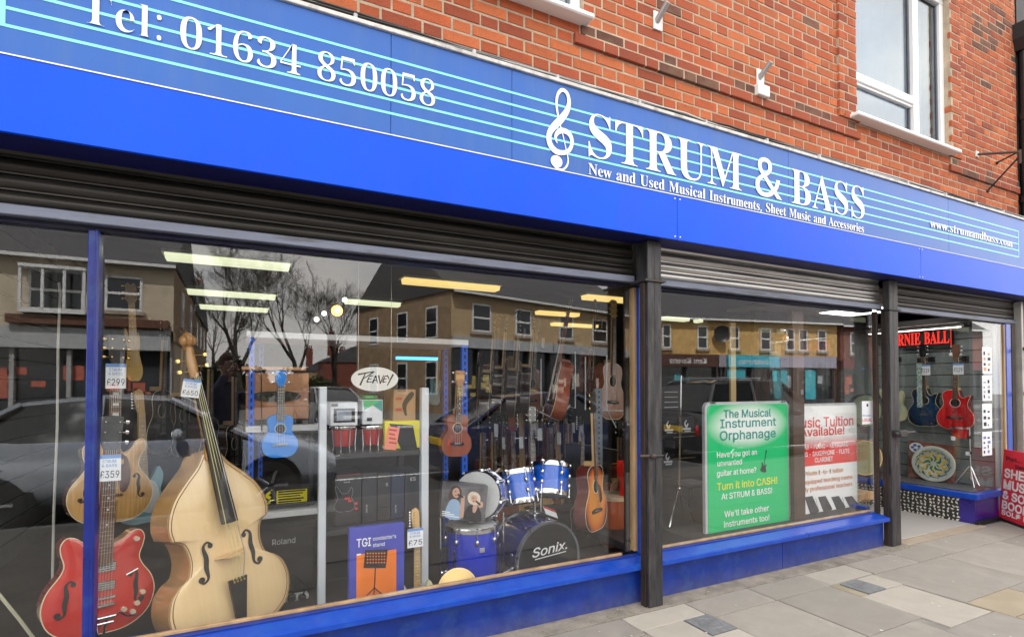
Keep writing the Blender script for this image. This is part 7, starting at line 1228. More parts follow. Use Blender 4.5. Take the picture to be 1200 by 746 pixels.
# price cards
PAPER = M('card_white', (.80,.82,.86), .6, var=.03); INK = M('ink_black', (.01,.01,.015), .6); CBLUE = M('card_blue', (.16,.30,.62), .6, var=.1)
def card(px0, py0, px1, py1, Y, price, lab, rz=0., tilt=0.):
    a, b = at(px0, py1, Y), at(px1, py0, Y); w_, h_ = b.x-a.x, b.z-a.z
    c = thing('price_card', lab, 'price card', (a.x, Y, a.z), (0, R(tilt), R(rz)), group='handwritten price cards')
    m = MB(); m.box(0, w_, 0, .003, 0, h_); m.build('card', PAPER, c)
    m = MB(); m.box(0, w_, -.0006, -.0001, h_*.86, h_); m.build('blue_header', CBLUE, c)
    text('header_lettering', 'STRUM', w_*.16, -.0008, h_*.70, h_*.12, MATS['card_blue'], c, width=w_*.62)
    text('header_lettering', '& BASS', w_*.14, -.0008, h_*.54, h_*.11, MATS['card_blue'], c, width=w_*.68)
    text('price_lettering', price, w_*.07, -.0008, h_*.12, h_*.27, INK, c, width=w_*.86)
card(123.5, 426, 148, 455, .70, '\u00a3299', 'blue-headed price card reading 299 hung on the archtop neck')
card(115.5, 532, 142, 564, .36, '\u00a3359', 'blue-headed price card reading 359 hung on the red guitar neck')
card(211.5, 443, 233, 464, .30, '\u00a3650', 'blue-headed price card reading 650 hung on the double bass neck', tilt=8)
# ================================================================ WINDOW DISPLAY, LEFT
def bx(px0, py0, px1, py1, Y0, Y1, mb=None, bev=.003):
    """box whose front face sits at depth Y0 between two bearings"""
    a, b = at(px0, py1, Y0), at(px1, py0, Y0); m = mb or MB(); m.box(a.x, b.x, Y0, Y1, a.z, b.z, bev); return m
WSH = M('white_shelf', (.8,.82,.85), .5, var=.05); RBLUE = M('rack_blue', (.02,.14,.8), .35, var=.08)
rk = thing('blue_rack', 'tall rack of slotted blue uprights with a white top and shelves', 'rack')
YR = .80
def upright(px0, px1, Y, zt):
    a, b = at(px0, 500, Y).x, at(px1, 500, Y).x; m = MB(); m.box(a, b, Y, Y+.035, ZF, zt); u = m.build('upright', RBLUE, rk)
    m = MB(); z = ZF+.05
    while z < zt-.04: m.box(a+(b-a)*.36, a+(b-a)*.64, Y-.0015, Y-.0003, z, z+.028); z += .05
    m.build('slots', M('slot_dark', (.01,.02,.08), .6), u)
zt = at(400, 394, YR).z
for px0, px1 in ((291, 297.5), (541.5, 548)): upright(px0, px1, YR, zt); 
for px0, px1 in ((303, 308), (520, 525)): upright(px0, px1, YR+.5, zt-.01)
a_, b_ = at(289, 400, YR-.01).x, at(549, 400, YR-.01).x
for z, mt in ((zt+.012, WSH), (at(350, 497, YR).z, WSH), (at(330, 598, YR).z, WSH)):
    m = MB(); m.box(a_, b_ if z > 1.5 else at(372, 497, YR).x+.05, YR-.012, YR+.55, z-.040, z-.002, .003); m.build('shelf', mt, rk)
# tan cabinet
cz0 = at(350, 497, YR).z
TANW = M('tan_plywood', (.44,.20,.095), .5, var=.12, stretch=(.3,1,3))
cab = thing('wooden_cabinet', 'tan wooden cabinet with an oval slot on the white rack shelf', 'cabinet')
m = bx(288, 437, 362, 492, YR+.02, YR+.4); m.build('body', TANW, cab)
for py in (458, 474):
    m = bx(287, py, 363, py+2, YR+.012, YR+.02); m.build('trim_strip', M('tan_trim', (.55,.3,.16), .5), cab)
p = at(325, 464, YR+.01); m = MB(); hx = .10; m.prism([(p.x+hx*math.cos(t) + (.04 if math.cos(t) > 0 else -.04), p.z+.032*math.sin(t)) for t in [2*PI*i/24 for i in range(24)]], YR+.010, YR+.0195); m.build('handle_slot', EBONY, cab)
m = bx(283, 430, 359, 433, YR-.02, YR+.4); m.build('lid', MATS['tan_trim'], cab)
m = MB(); q0, q1 = at(306, 430, YR-.03), at(307, 520, YR-.03); m.tube([q0, (q0.x+.004, YR-.03, (q0.z+q1.z)/2), q1], .004, 5); m.build('strap', BLACK, cab)
# keyboard carton with yellow label
kc = thing('carton', 'long black carton with a yellow printed label on the lowest rack shelf', 'carton')
bx(296, 566, 364, 594, YR+.0, YR+.4).build('body', M('black_carton', (.02,.02,.022), .6), kc)
bx(324, 572, 360, 590, YR-.002, YR-.0005, bev=0).build('yellow_label', M('label_yellow', (.75,.66,.02), .5, var=.05), kc)
m = MB()
for i in range(5): bx(326, 574.5+i*3, 358-(i*3) % 7, 575.4+i*3, YR-.003, YR-.0021, m, 0)
for i in range(4): bx(317, 574+i*4, 321.5, 577+i*4, YR-.003, YR-.0005, m, 0)
m.build('label_print', INK, kc)
p = at(313, 588, YR-.002); m = MB(); ribbon(m, [(p.x+.0, p.z-.01, .01), (p.x+.03, p.z+.01, .02), (p.x+.0, p.z+.04, .02), (p.x+.03, p.z+.07, .012)], YR-.002); m.build('yellow_emblem', MATS['label_yellow'], kc)
# Roland amplifier
am = thing('amplifier', 'black Roland amplifier on the window floor behind the double bass', 'amplifier')
GRILL = M('grille_cloth', (.035,.033,.032), .9, var=.3, scale=200, bump=.4, bscale=400)
bx(298, 608, 372, 700, YR-.05, YR+.3, bev=.012).build('cabinet', BLACK, am); bx(303, 614, 368, 690, YR-.056, YR-.051).build('grille', GRILL, am)
p = at(319, 638.5, YR-.062); q = at(346, 638.5, YR-.062); text('badge_lettering', 'Roland', p.x, YR-.062, p.z, .034, M('badge_silver', (.6,.6,.62), .4), am, width=q.x-p.x)
# power strip
ps = thing('power_strip', 'white extension block with black plugs at the foot of the amplifier', 'power strip')
bx(322, 695, 362, 712, .66, .72, bev=.008).build('block', WHITE, ps)
for i in range(3):
    p = at(330+i*12, 698, .64); m = MB(); m.box(p.x-.022, p.x+.022, .62, .66, p.z-.03, p.z+.012, .01); m.build('plug', BLACK, ps)
    m = MB(); m.tube([(p.x, .63, p.z), (p.x+.02, .62, p.z+.06), (p.x-.04, .7, p.z+.12), (p.x-.08, .8, p.z+.05)], .005, 5); m.build('flex', BLACK, ps)
# cream cable at the far left
m = MB(); pts = [at(-6, 690, .5), at(8, 707, .5), at(22, 724, .5), at(40, 748, .5)]; m.tube(pts, .008, 6); tag(m.build('cream_cable', M('cream_cable_pvc', (.62,.60,.44), .5)), 'cream cable looping across the bottom left corner of the window', 'cable')
m = MB(); pts = [at(69, 331, .95), at(70.5, 345, .95), at(68, 400, .95), at(67, 500, .95), at(63, 600, .95), at(60, 746, .95)]; m.tube(pts, .007, 6); tag(m.build('white_cable', M('white_cable_pvc', (.7,.68,.62), .5)), 'white cable running down the slotted upright of the left wall', 'cable')
for i, (zz, yy) in enumerate(((1.55, 1.2), (1.30, 1.15), (1.05, 1.2), (.8, 1.15))):
    m = MB(); m.tube([(XI0+.005, yy, zz), (XI0+.10, yy, zz+.0), (XI0+.16, yy, zz+.02)], .008, 6); m.box(XI0, XI0+.01, yy-.05, yy+.05, zz-.05, zz+.03)
    tag(m.build('wall_hook', BLACK), 'black display hook on the beech slats, %s of four' % ('topmost', 'second from top', 'third from top', 'lowest')[i], 'hook', 'hooks on the left slat wall')

# silver display frame with its shelves
YD = .34
df = thing('display_shelves', 'silver framed display shelves holding amplifier cartons and drums', 'shelving')
AL = M('brushed_aluminium', (.62,.66,.72), .45, .35, var=.05, scale=3)
for px0, px1 in ((373.5, 382.5), (494, 502.5)):
    a, b = at(px0, 580, YD).x, at(px1, 580, YD).x; m = MB(); m.box(a, b, YD, YD+.05, ZF, at(378, 453 if px0 < 400 else 454, YD).z, .004); m.build('upright', AL, df)
    m = MB(); m.box(a+.005, b-.005, YD+.55, YD+.6, ZF, 1.45, .004); m.build('upright', M('dark_upright', (.03,.032,.04), .5), df)
SHD = M('dark_shelf', (.03,.032,.036), .45)
xa, xb = at(383, 530, YD).x, at(494, 530, YD).x
for py in (530, 616): m = MB(); z = at(440, py, YD+.02).z; m.box(xa, xb, YD+.02, YD+.6, z-.028, z, .003); m.build('shelf', SHD, df)
zs1 = at(440, 530, YD+.02).z; zs2 = at(440, 616, YD+.02).z
m = MB(); m.box(xa, xb, YD+.601, YD+.615, ZF, 1.45); m.build('back_panel', M('dark_back_panel', (.022,.022,.025), .8), df)
# things on the upper shelf
def carton(name, lab, px0, px1, ztop_px, zb, Y0, Y1, mat, cat='carton'):
    t = thing(name, lab, cat); a, b = at(px0, 500, Y0).x, at(px1, 500, Y0).x; zt_ = at((px0+px1)/2, ztop_px, Y0).z
    m = MB(); m.box(a, b, Y0, Y1, zb+.001, zt_, .003); m.build('body', mat, t); return t, a, b, zt_
zd = at(400, 497, YD+.1).z
# two small red drums on wire racks
DRED2 = M('drum_red', (.45,.012,.012), .25, coat=.6)
for i, (c0_, c1_) in enumerate(((386, 418), (421, 450))):
    Y = YD+.22; a, b = at(c0_, 510, Y).x, at(c1_, 510, Y).x; r_ = (b-a)/2; zt_ = at((c0_+c1_)/2, 499, Y).z
    t = thing('red_drum', ('small red hand drum under the white amplifier carton', 'small red hand drum under the green and white carton')[i], 'drum', ((a+b)/2, Y, 0), group='small red drums on the display shelf')
    m = MB(); m.lathe([(0, zs1+.03), (r_*.72, zs1+.03), (r_*.95, zt_-.01), (0, zt_-.01)]); m.build('shell', DRED2, t)
    m = MB(); m.lathe([(0, zt_+.006), (r_*1.0, zt_+.006), (r_*1.03, zt_), (r_*1.0, zt_-.014), (r_*.9, zt_-.014)]); m.build('hoop', CHROME, t)
    m = MB(); [m.tube([(r_*1.0*math.cos(a_), r_*math.sin(a_), zt_-.01), (r_*.9*math.cos(a_), r_*.9*math.sin(a_), zs1+.03), (r_*.95*math.cos(a_), r_*.95*math.sin(a_), zs1+.001)], .004, 5) for a_ in (-2.6, -1.9, -1.2, -.5)]; m.build('legs', CHROME, t)
zt1 = at(402, 499, YD+.22).z+.008
t, a, b, zt_ = carton('amplifier_carton', 'white carton with a picture of a small black amplifier', 387, 419, 471, zt1, YD+.12, YD+.36, M('white_carton', (.66,.68,.72), .6))
bx(391, 478, 416, 495, YD+.118, YD+.1195, bev=0).build('side_print', INK, t); bx(394.5, 480.5, 412, 493, YD+.115, YD+.1175, bev=0).build('picture', M('picture_grey', (.28,.31,.38), .6, var=.3, scale=20), t)
bx(388.2, 472.5, 396, 476, YD+.117, YD+.1192, bev=0).build('label_print', INK, t)
t, a, b, zt_ = carton('tablet_carton', 'tall white carton with green triangular corner', 424.5, 448.5, 468, zt1, YD+.16, YD+.3, MATS['white_carton'])
GRN = M('print_green', (.05,.42,.18), .5); TEAL = M('print_teal', (.02,.28,.28), .5)
Yg = YD+.158
P = lambda x, y: (at(x, y, Yg).x, Yg, at(x, y, Yg).z)
m = MB(); m.add([P(425,468.5), P(448,468.5), P(427,480)], [(0,1,2)]); m.build('green_print', GRN, t)
m = MB(); m.add([(x, y-.0003, z) for x, y, z in (P(448,468.5), P(448,482), P(437,474.5))], [(0,1,2)]); m.build('teal_print', TEAL, t)
bx(430, 489, 436, 493, Yg-.001, Yg-.0001, bev=0).build('picture', INK, t)
t2 = thing('green_pouch', 'dark green pouch lying on the white carton', 'pouch'); bx(424.5, 462, 443, 467.8, YD+.17, YD+.28, bev=.008).build('body', M('dark_green', (.03,.16,.05), .6), t2)
m = MB(); bx(428, 464, 438, 466, YD+.165, YD+.1695, m, 0); m.build('print', GRN, t2)
KR = M('kraft_card', (.42,.25,.12), .8, var=.12)
t, a, b, zt_ = carton('kraft_carton', 'brown cardboard carton with faded red print beside the Peavey sign', 461, 487, 456, zs1+.17, YD+.2, YD+.45, KR)
m = MB(); [bx(463.5, y, 471, y+3.5, YD+.198, YD+.1995, m, 0) for y in (465, 478)]; m.build('red_print', M('faded_red', (.45,.08,.05), .7), t)
p = at(479.5, 474, YD+.198); m = MB(); ribbon(m, [(p.x-.02, p.z-.07, .012), (p.x-.03, p.z, .03), (p.x+.01, p.z+.06, .035), (p.x+.025, p.z+.08, .02)], YD+.198); m.build('black_print', INK, t)
YLW = M('carton_yellow', (.85,.75,.03), .5, var=.05)
t, a, b, zt_ = carton('yellow_carton', 'yellow and black carton on the shelf right of the red drums', 451, 492, 493, zs1, YD+.15, YD+.42, YLW)
Yg = YD+.148; m = MB(); m.add([P(456,496), P(484,498), P(489,525), P(470,526)], [(0,1,2,3)]); m.build('black_panel', INK, t)
p = at(466, 501, Yg-.001); q = at(488, 501, Yg-.001); text('carton_lettering', 'BEHRINGER', p.x, Yg-.0012, p.z, .012, M('print_white', (.8,.8,.8), .5), t, width=(q.x-p.x)*.9)
tg = thing('pink_tag', 'salmon pink sale tag standing against the yellow carton', 'tag'); Yg = YD+.06
m = MB(); m.add([P(455,499), P(468.5,501), P(464,527), P(450,526)], [(0,1,2,3)]); m.add([(x, y+.003, z) for x, y, z in (P(455,499), P(468.5,501), P(464,527), P(450,526))], [(3,2,1,0)]); m.build('card', M('salmon_card', (.80,.24,.17), .6), tg)
m = MB(); Yg -= .001; [m.add([P(456,502+i*5), P(465-(i*2) % 3,503.2+i*5), P(464.6-(i*2) % 3,505+i*5), P(455.6,503.8+i*5)], [(0,1,2,3)]) for i in range(4)]; m.build('print', M('print_maroon', (.4,.06,.04), .6), tg)
# Peavey oval sign
ov = thing('oval_sign', 'white oval Peavey sign with black angular lettering above the cartons', 'sign'); Yo = YD+.14
c = at(439.5, 444, Yo); rx_ = (at(467, 444, Yo).x-at(412, 444, Yo).x)/2; rz_ = rx_*.52
m = MB(); m.prism([(rx_*math.cos(2*PI*i/48), rz_*math.sin(2*PI*i/48)) for i in range(48)], 0, .012); m.build('panel', WHITE, ov)
m = MB(); m.prism([(rx_*1.03*math.cos(2*PI*i/48), rz_*1.05*math.sin(2*PI*i/48)) for i in range(48)], .003, .010); m.build('rim', DSTEEL, ov)
# hand cut angular letters
def strokes(mb, segs, x0, z0, s_, y, wd):
    for (a, b, c_, d_, *w_) in segs:
        k_ = w_[0] if w_ else 1; dx, dz = c_-a, d_-b; l = math.hypot(dx, dz); nx, nz = -dz/l*wd*k_/2, dx/l*wd*k_/2
        mb.add([(x0+a*s_+nx, y, z0+b*s_+nz), (x0+a*s_-nx, y, z0+b*s_-nz), (x0+c_*s_-nx*.5, y-.0003, z0+d_*s_-nz*.5), (x0+c_*s_+nx*.5, y-.0003, z0+d_*s_+nz*.5)], [(0,1,2,3)])
m = MB(); u = rx_/4.6
PV = [(-2.9,-1.2,-1.9,1.1,1.5),(-3.3,.9,-.2,1.5,1.3),(-.2,1.5,-2.2,.1,1.1),(-1.6,-.6,-1.1,.6,1.2),(-1.6,-.6,-.7,-.5),(-1.3,.0,-.6,.1),(-1.1,.6,-.4,.7),(-.5,-.8,.1,.7,1.3),(.1,.7,.5,-.8,1.3),(-.3,-.2,.4,-.2),(.7,.8,1.0,-.9,1.4),(1.0,-.9,1.7,.8,1.1),(1.5,-.6,1.9,.6,1.2),(1.5,-.6,2.2,-.5),(1.7,.0,2.3,.1),(1.9,.6,2.5,.7),(2.4,.8,2.8,0,1.2),(3.6,1.0,2.4,-1.3,1.4)]
strokes(m, PV, 0, -.0, u, -.0012, u*.24); m.build('lettering', INK, ov)
m = MB(); m.cyl((-rx_*.7, .006, rz_*.7), (-rx_*.7, .006, 1.0), .0015, n=4); m.cyl((rx_*.7, .006, rz_*.7), (rx_*.7, .006, 1.0), .0015, n=4); m.build('hanging_wire', STRING, ov)
ov.location = c
# dark boxed guitar sets on lower shelf
lw_ = [(393, 424), (424.5, 442), (442.5, 458), (458.5, 474), (474.5, 495)]
blab = ['front black guitar-set carton with red corner and guitar outline', 'second dark guitar-set carton, spine to the glass', 'third dark carton marked with a white S', 'fourth dark blue carton between two marked ones', 'last dark carton marked ES beside the silver upright']
for i, (x0_, x1_) in enumerate(lw_):
    t, a, b, zt_ = carton('guitar_set_carton', blab[i], x0_, x1_, 553 if i else 555, zs2, YD+.10+.015*i, YD+.45, M('set_carton_%d' % i, ((.018,.018,.022),(.02,.022,.03),(.025,.025,.03),(.02,.03,.07),(.03,.035,.045))[i], .4, coat=.3)); t['group'] = 'dark guitar-set cartons on the lower shelf'
    Yg = YD+.10+.015*i-.002
    if i == 0:
        bx(393.3, 555, 423.7, 557, Yg-.003, Yg+.0015, bev=0).build('red_edge', M('print_red', (.6,.03,.02), .5), t)
        m = MB(); p = at(404, 585, Yg); s_ = .36; ol = [(x*s_+p.x, z*s_+p.z-.07) for x, z in STRAT]+[(STRAT[0][0]*s_+p.x, STRAT[0][1]*s_+p.z-.07)]
        ribbon(m, [(x, z, .0025) for x, z in ol[::3]], Yg); m.build('guitar_outline', M('outline_grey', (.25,.25,.27), .5), t)
        m = MB(); [bx(x, y, x+w_, y+3, Yg-.001, Yg-.0001, m, 0) for x, y, w_ in ((404,582,6),(408,585,4),(416,588,3),(416,594,3))]; m.build('red_print', MATS['print_red'], t)
        p = at(398, 563, Yg); text('carton_lettering', 'ELECTRIC GUITAR', p.x, Yg-.001, p.z, .008, MATS['badge_silver'], t, width=.08); text('carton_lettering', 'PACK', p.x+.025, Yg-.001, p.z-.014, .007, MATS['badge_silver'], t, width=.035)
    elif i == 2: p = at(452, 569, Yg); text('carton_lettering', 'S', p.x, Yg-.001, p.z, .018, MATS['badge_silver'], t)
    elif i == 4: p = at(481, 563, Yg); text('carton_lettering', 'ES', p.x, Yg-.001, p.z, .022, MATS['badge_silver'], t)
    else: p = at(x0_+6, 600, Yg); text('carton_lettering', 'GUITAR', p.x, Yg-.001, p.z, .009, MATS['badge_silver'], t, rotm=(PI/2, -PI/2, 0))
# TGI stand carton
tg = thing('stand_carton', 'blue TGI conductor\'s stand carton with orange panel and music stand drawing', 'carton')
TB = M('tgi_blue', (.06,.07,.42), .45, var=.06); TO = M('tgi_orange', (.85,.20,.02), .5); YTG = .26
a, b = at(409, 700, YTG), at(474, 612, YTG)
m = MB(); m.box(a.x, b.x, YTG, YTG+.05, a.z-.02, b.z, .003); m.build('body', TB, tg)
bx(417.5, 643, 464.5, 705, YTG-.0015, YTG-.0003, bev=0).build('orange_panel', TO, tg)
p = at(418, 641, YTG-.002); q = at(434.5, 641, YTG); text('logo_lettering', 'TGI', p.x, YTG-.002, p.z, .046, LETTER, tg, width=q.x-p.x, bold=.02)
p = at(437, 633, YTG-.002); q = at(464, 633, YTG); text('logo_lettering', "conductor's", p.x, YTG-.002, p.z, .021, LETTER, tg, width=q.x-p.x)
p = at(437, 640.5, YTG-.002); text('logo_lettering', 'stand', p.x, YTG-.002, p.z, .021, LETTER, tg, width=(q.x-p.x)*.5)
bx(418, 648, 423, 650.5, YTG-.0025, YTG-.0016, bev=0).build('label', LETTER, tg)
m = MB(); Yg = YTG-.003
m.add([P(428,644), P(454.5,643), P(452,665), P(426,665)], [(0,1,2,3)]); 
for a0, a1 in (((440,665),(438.5,693)),): p, q = at(*a0, Yg), at(*a1, Yg); m.cyl(p, q, .003, n=5)
for f in ((430,697), (448,696), (438,700)): m.cyl(at(438.7,688,Yg), at(*f, Yg), .0028, n=5)
m.build('stand_drawing', INK, tg)
m = MB(); Yg -= .0006
for i in range(7):
    for j in range(4): x, y = 430+i*3.3, 647+j*3.6+.1*i*-.3; m.add([P(x,y), P(x+1.7,y), P(x+1.5,y+1.7), P(x-.2,y+1.7)], [(0,1,2,3)])
m.build('drawing_holes', TO, tg)
# telecaster style neck with 75 card
g, yf = guitar('electric_guitar', 'maple necked electric guitar with the 75 price card, beside the blue carton', 'guitar', STRAT, .045, CRM, CRM, .30, .78, .17, MAPLE, MAPLE, MAPLE, 'electric', headshape='strat', binding=None, bridgez=.1, dots=True)
place(g, at(488, 742, .30), at(487.5, 595, .34), .95, (0,-1,0))
card(477.5, 617.5, 496, 642, .27, '\u00a375', 'blue-headed price card reading 75 on the maple neck')
# blue light strip
m = bx(465, 418.6, 513.5, 420.8, 2.2, 2.24, bev=0); tag(m.build('blue_strip', M('neon_blue', (.02,.2,.6), .5, emit=(.05,.35,.9,1.5))), 'thin glowing blue strip under the white rack top', 'light strip')
# halogen spots high in the shop
for i, (x, y, r_) in enumerate(((395, 364, .07), (404, 351, .03), (371, 374, .03), (380, 367, .03))):
    Y = 4.0; p = at(x, y, Y); t = thing('spot_lamp', ('orange glowing spot lamp, largest of the ceiling spots', 'small white spot right above the orange one', 'small white spot furthest left', 'small white spot between the others')[i], 'spot lamp', p, group='spot lamps high in the shop')
    m = MB(); m.lathe([(0,-.02),(r_*.6,-.02),(r_,0),(r_*.8,.05),(0,.06)], n=16, axis='y'); m.build('reflector', M('spot_warm', (.8,.4,.1), .3, emit=(1,.45,.12,1.2)) if i == 0 else M('spot_white', (.8,.8,.8), .3, emit=(1,.95,.85,1.5)), t)
    m = MB(); m.sphere((0,-.03,0), r_*.35); m.build('bulb', M('bulb_glow', (1,1,1), .4, emit=(1,.9,.7,8)), t)
    m = MB(); m.cyl((0,.03,0), (0,.03,ZC-p.z), .012, n=6); m.build('stem', BLACK, t)

# ================================================================ DRUM KIT
DB_ = M('drum_blue_sparkle', (.005,.028,.50), .16, var=.2, scale=120, coat=1); DB2 = M('drum_blue_bright', (.004,.13,.75), .16, var=.15, scale=120, coat=1); DBD = M('drum_blue_deep', (.006,.018,.22), .14, var=.2, scale=120, coat=1)
HEADW = M('drumhead_white', (.62,.63,.65), .5, var=.04); HEADB = M('drumhead_black', (.022,.022,.024), .35, var=.1)
kit = thing('drum_kit', 'blue Sonix drum kit with chrome hardware in the left window', 'drum kit')
def drum(name, C, axis, r_, dep, shellm, h0=None, h1=None, lugs=8, hoop=CHROME, badge=None):
    """C: centre of the near head; axis: direction from near head into the drum"""
    d = bpy.data.objects.new(name, None); COL.objects.link(d); d.parent = kit
    z = Vector(axis).normalized(); x = z.orthogonal().normalized()
    if abs(z.z) < .9: x = Vector((0,0,1)).cross(z).normalized()
    y = z.cross(x); d.matrix_world = Matrix.Translation(C) @ Matrix((x, y, z)).transposed().to_4x4()
    m = MB(); m.lathe([(r_, 0), (r_, dep)], n=40); m.build('shell', shellm, d)
    for zz, hm in ((0, h0), (dep, h1)):
        s_ = -1 if zz == 0 else 1
        m = MB(); m.lathe([(r_*.97, zz+s_*.006), (r_*1.03, zz+s_*.012), (r_*1.045, zz), (r_*1.04, zz-s_*.022), (r_, zz-s_*.022)], n=40); m.build('hoop', hoop, d)
        m = MB(); m.lathe([(0, zz+s_*.003), (r_*.98, zz+s_*.003)], n=40); m.build('head', hm or HEADW, d)
    for k in range(lugs):
        a = 2*PI*k/lugs+.2; ca, sa = math.cos(a), math.sin(a); m = MB()
        for z0 in (.0, dep): 
            s_ = 1 if z0 == 0 else -1
            m.cyl((ca*r_*1.05, sa*r_*1.05, z0-s_*.012), (ca*r_*1.05, sa*r_*1.05, z0+s_*min(.09, dep*.35)), .0035, n=5); m.sphere((ca*r_*1.03, sa*r_*1.03, z0+s_*min(.08, dep*.33)), .014, 8, 6, (1,1,1.6)); m.box(ca*r_*1.05-.008, ca*r_*1.05+.008, sa*r_*1.05-.008, sa*r_*1.05+.008, z0-s_*.016, z0-s_*.004)
        m.build('lug', CHROME, d)
    return d
# bass drum: front head towards the glass and slightly right
c = at(643, 655, .50); rb_ = .262
bd = drum('bass_drum', c, (-.06, 1, .0), rb_, .38, DBD, HEADB, HEADW, 8, M('blue_hoop_chrome', (.45,.48,.55), .2, .7))
# logo on the head, in head coordinates
lt = text('logo_lettering', 'Sonix.', -.13, .0, -.0045, .062, LETTER, None, width=.30, bold=.03, shear=.25); lt.parent = bd; 
lt.rotation_euler = (PI, 0, 0)
m = MB(); m.box(-.15, .12, .012, .018, -.0062, -.0042); lu = m.build('logo_underline', LETTER, bd)
# place text upright: drum-local x may be left; see orientation fix below
X_ = bd.matrix_world.to_3x3() @ Vector((1,0,0)); Y_ = bd.matrix_world.to_3x3() @ Vector((0,1,0))
sx = 1 if X_.x > 0 else -1; sy = 1 if Y_.z > 0 else -1
lt.rotation_euler = (0,0,0); Mx = Matrix(((sx,0,0),(0,sy,0),(0,0,sx*sy))).to_4x4()
s_keep = 1.; lt.matrix_local = Matrix.Translation((-.14*sx, .035*sy, -.005)) @ Mx @ Matrix.Rotation(R(4), 4, 'Z') @ Matrix.Diagonal((s_keep, 1, 1, 1))
lu.matrix_local = Matrix.Translation((0, .012*sy, 0)) @ Matrix.Rotation(R(4)*sx*sy, 4, 'Z')
# floor tom
ft = at(553, 614, .50); drum('floor_tom', ft+Vector((0,0,.0)), (0,0,-1), .172, .40, DB_, HEADW, HEADW, 8)
m = MB()
for a in (-2.6, -.6, 1.6): x, y = .19*math.cos(a), .19*math.sin(a); m.cyl((ft.x+x, ft.y+y, ft.z-.12), (ft.x+x, ft.y+y, ZF), .008, n=8)
m.build('floor_tom_legs', CHROME, kit)
m = MB(); m.box(ft.x-.018, ft.x+.018, ft.y-.176, ft.y-.172, ft.z-.14, ft.z-.11, .002); m.build('badge', M('badge_metal', (.5,.5,.48), .4, .6), kit)
# snare standing on its edge
sn = drum('snare_drum', at(559, 580, .50), (.62,.76,-.12), .165, .17, DB_, HEADW, HEADW, 8)
p = at(541, 557, .44); text('logo_lettering', 'Sonix', p.x+.02, .475, p.z-.0, .018, INK, kit, width=.06)
drum('tom', at(604, 553, .72), (.02,-.30,-.95), .128, .22, DB2, HEADW, HEADW, 6)
drum('tom', at(646, 545, .72), (-.22,-.26,-.94), .14, .22, DB2, HEADW, HEADW, 6)
m = MB(); e0_ = at(627, 600, .72); m.cyl(e0_, at(626, 560, .74), .012, n=10); m.cyl(at(634, 600, .70), at(634, 562, .72), .012, n=10); m.tube([at(626,562,.74), at(618,566,.74), at(612,572,.74)], .010, 8); m.tube([at(634,562,.72), at(640,560,.74), at(646,566,.74)], .010, 8)
m.box(e0_.x-.03, e0_.x+.08, .68, .78, e0_.z-.05, e0_.z+.01, .01); [m.sphere(at(x, y, .71), .022, 8, 6) for x, y in ((626,566),(634,568),(630,585))]; m.build('tom_mount', CHROME, kit)
m = MB(); [m.cyl(at(a, b, .44), at(c_, d_, .44), .006, n=6) for a, b, c_, d_ in ((590, 690, 590, 600), (517, 690, 516, 606), (583, 693, 583, 640))]; [m.cyl(at(589,672,.44), at(600,665,.5), .016, n=8), m.cyl(at(516,671,.44), at(524,668,.46), .012, n=8)]; m.build('tension_hardware', CHROME, kit)
# cymbal
cy_ = thing('cymbal', 'brass cymbal standing on edge against the glass before the floor tom', 'cymbal'); p = at(537, 692, .24)
BRASS = M('brass_cymbal', (.60,.42,.18), .34, .9, var=.05, bump=.2, bscale=10)
m = MB(); m.lathe([(0,-.03),(.02,-.03),(.045,-.012),(.13,.004),(.135,.006)], n=48, axis='y'); m.build('disc', BRASS, cy_); cy_.location = p; cy_.rotation_euler = (R(-12), 0, 0)
m = MB(); [m.lathe([(r_, -.012+(r_-.045)*.19), (r_+.001, -.0135+(r_-.045)*.19)], n=48, axis='y') for r_ in (.06,.075,.09,.105,.12)]; m.build('grooves', BRASS, cy_)
# CD case poster of two singers
pp = thing('singers_box', 'boxed karaoke set with a photo of two women singing, before the snare drum', 'box')
Yg = .36; A_, B_, C_, D_ = P(519,563), P(572,569), P(568,613), P(516,605)
def pq(u, v, dy=0.):
    a_ = Vector(A_).lerp(Vector(B_), u); b_ = Vector(D_).lerp(Vector(C_), u); q_ = a_.lerp(b_, v); return Vector((q_.x, q_.y-dy, q_.z))
BX = M('photo_backdrop', (.10,.095,.11), .35, var=.6, scale=9, coat=.3)
m = MB(); m.add([pq(0,0), pq(1,0), pq(1,1), pq(0,1), pq(0,0)+Vector((.01,.07,0)), pq(1,0)+Vector((.01,.07,0)), pq(1,1)+Vector((.01,.07,0)), pq(0,1)+Vector((.01,.07,0))], [(0,1,2,3),(7,6,5,4),(0,4,5,1),(1,5,6,2),(2,6,7,3),(3,7,4,0)]); m.build('box', BX, pp)
def blob(m, poly, dy): m.add([pq(u, v, dy) for u, v in crm(poly, 3)], [list(range(len(poly)*3))])
PSK = M('print_skin', (.55,.33,.24), .5, var=.1); PHD = M('print_dark_hair', (.05,.025,.02), .5); PHB = M('print_blonde_hair', (.68,.58,.48), .5, var=.2, scale=60)
m = MB(); blob(m, [(.14,.45),(.18,.18),(.28,.10),(.40,.16),(.42,.34),(.36,.50),(.24,.52)], .001); m.build('printed_hair', PHD, pp)
m = MB(); blob(m, [(.60,.50),(.56,.34),(.62,.22),(.74,.20),(.84,.30),(.84,.48),(.74,.56)], .001); m.build('printed_hair', PHB, pp)
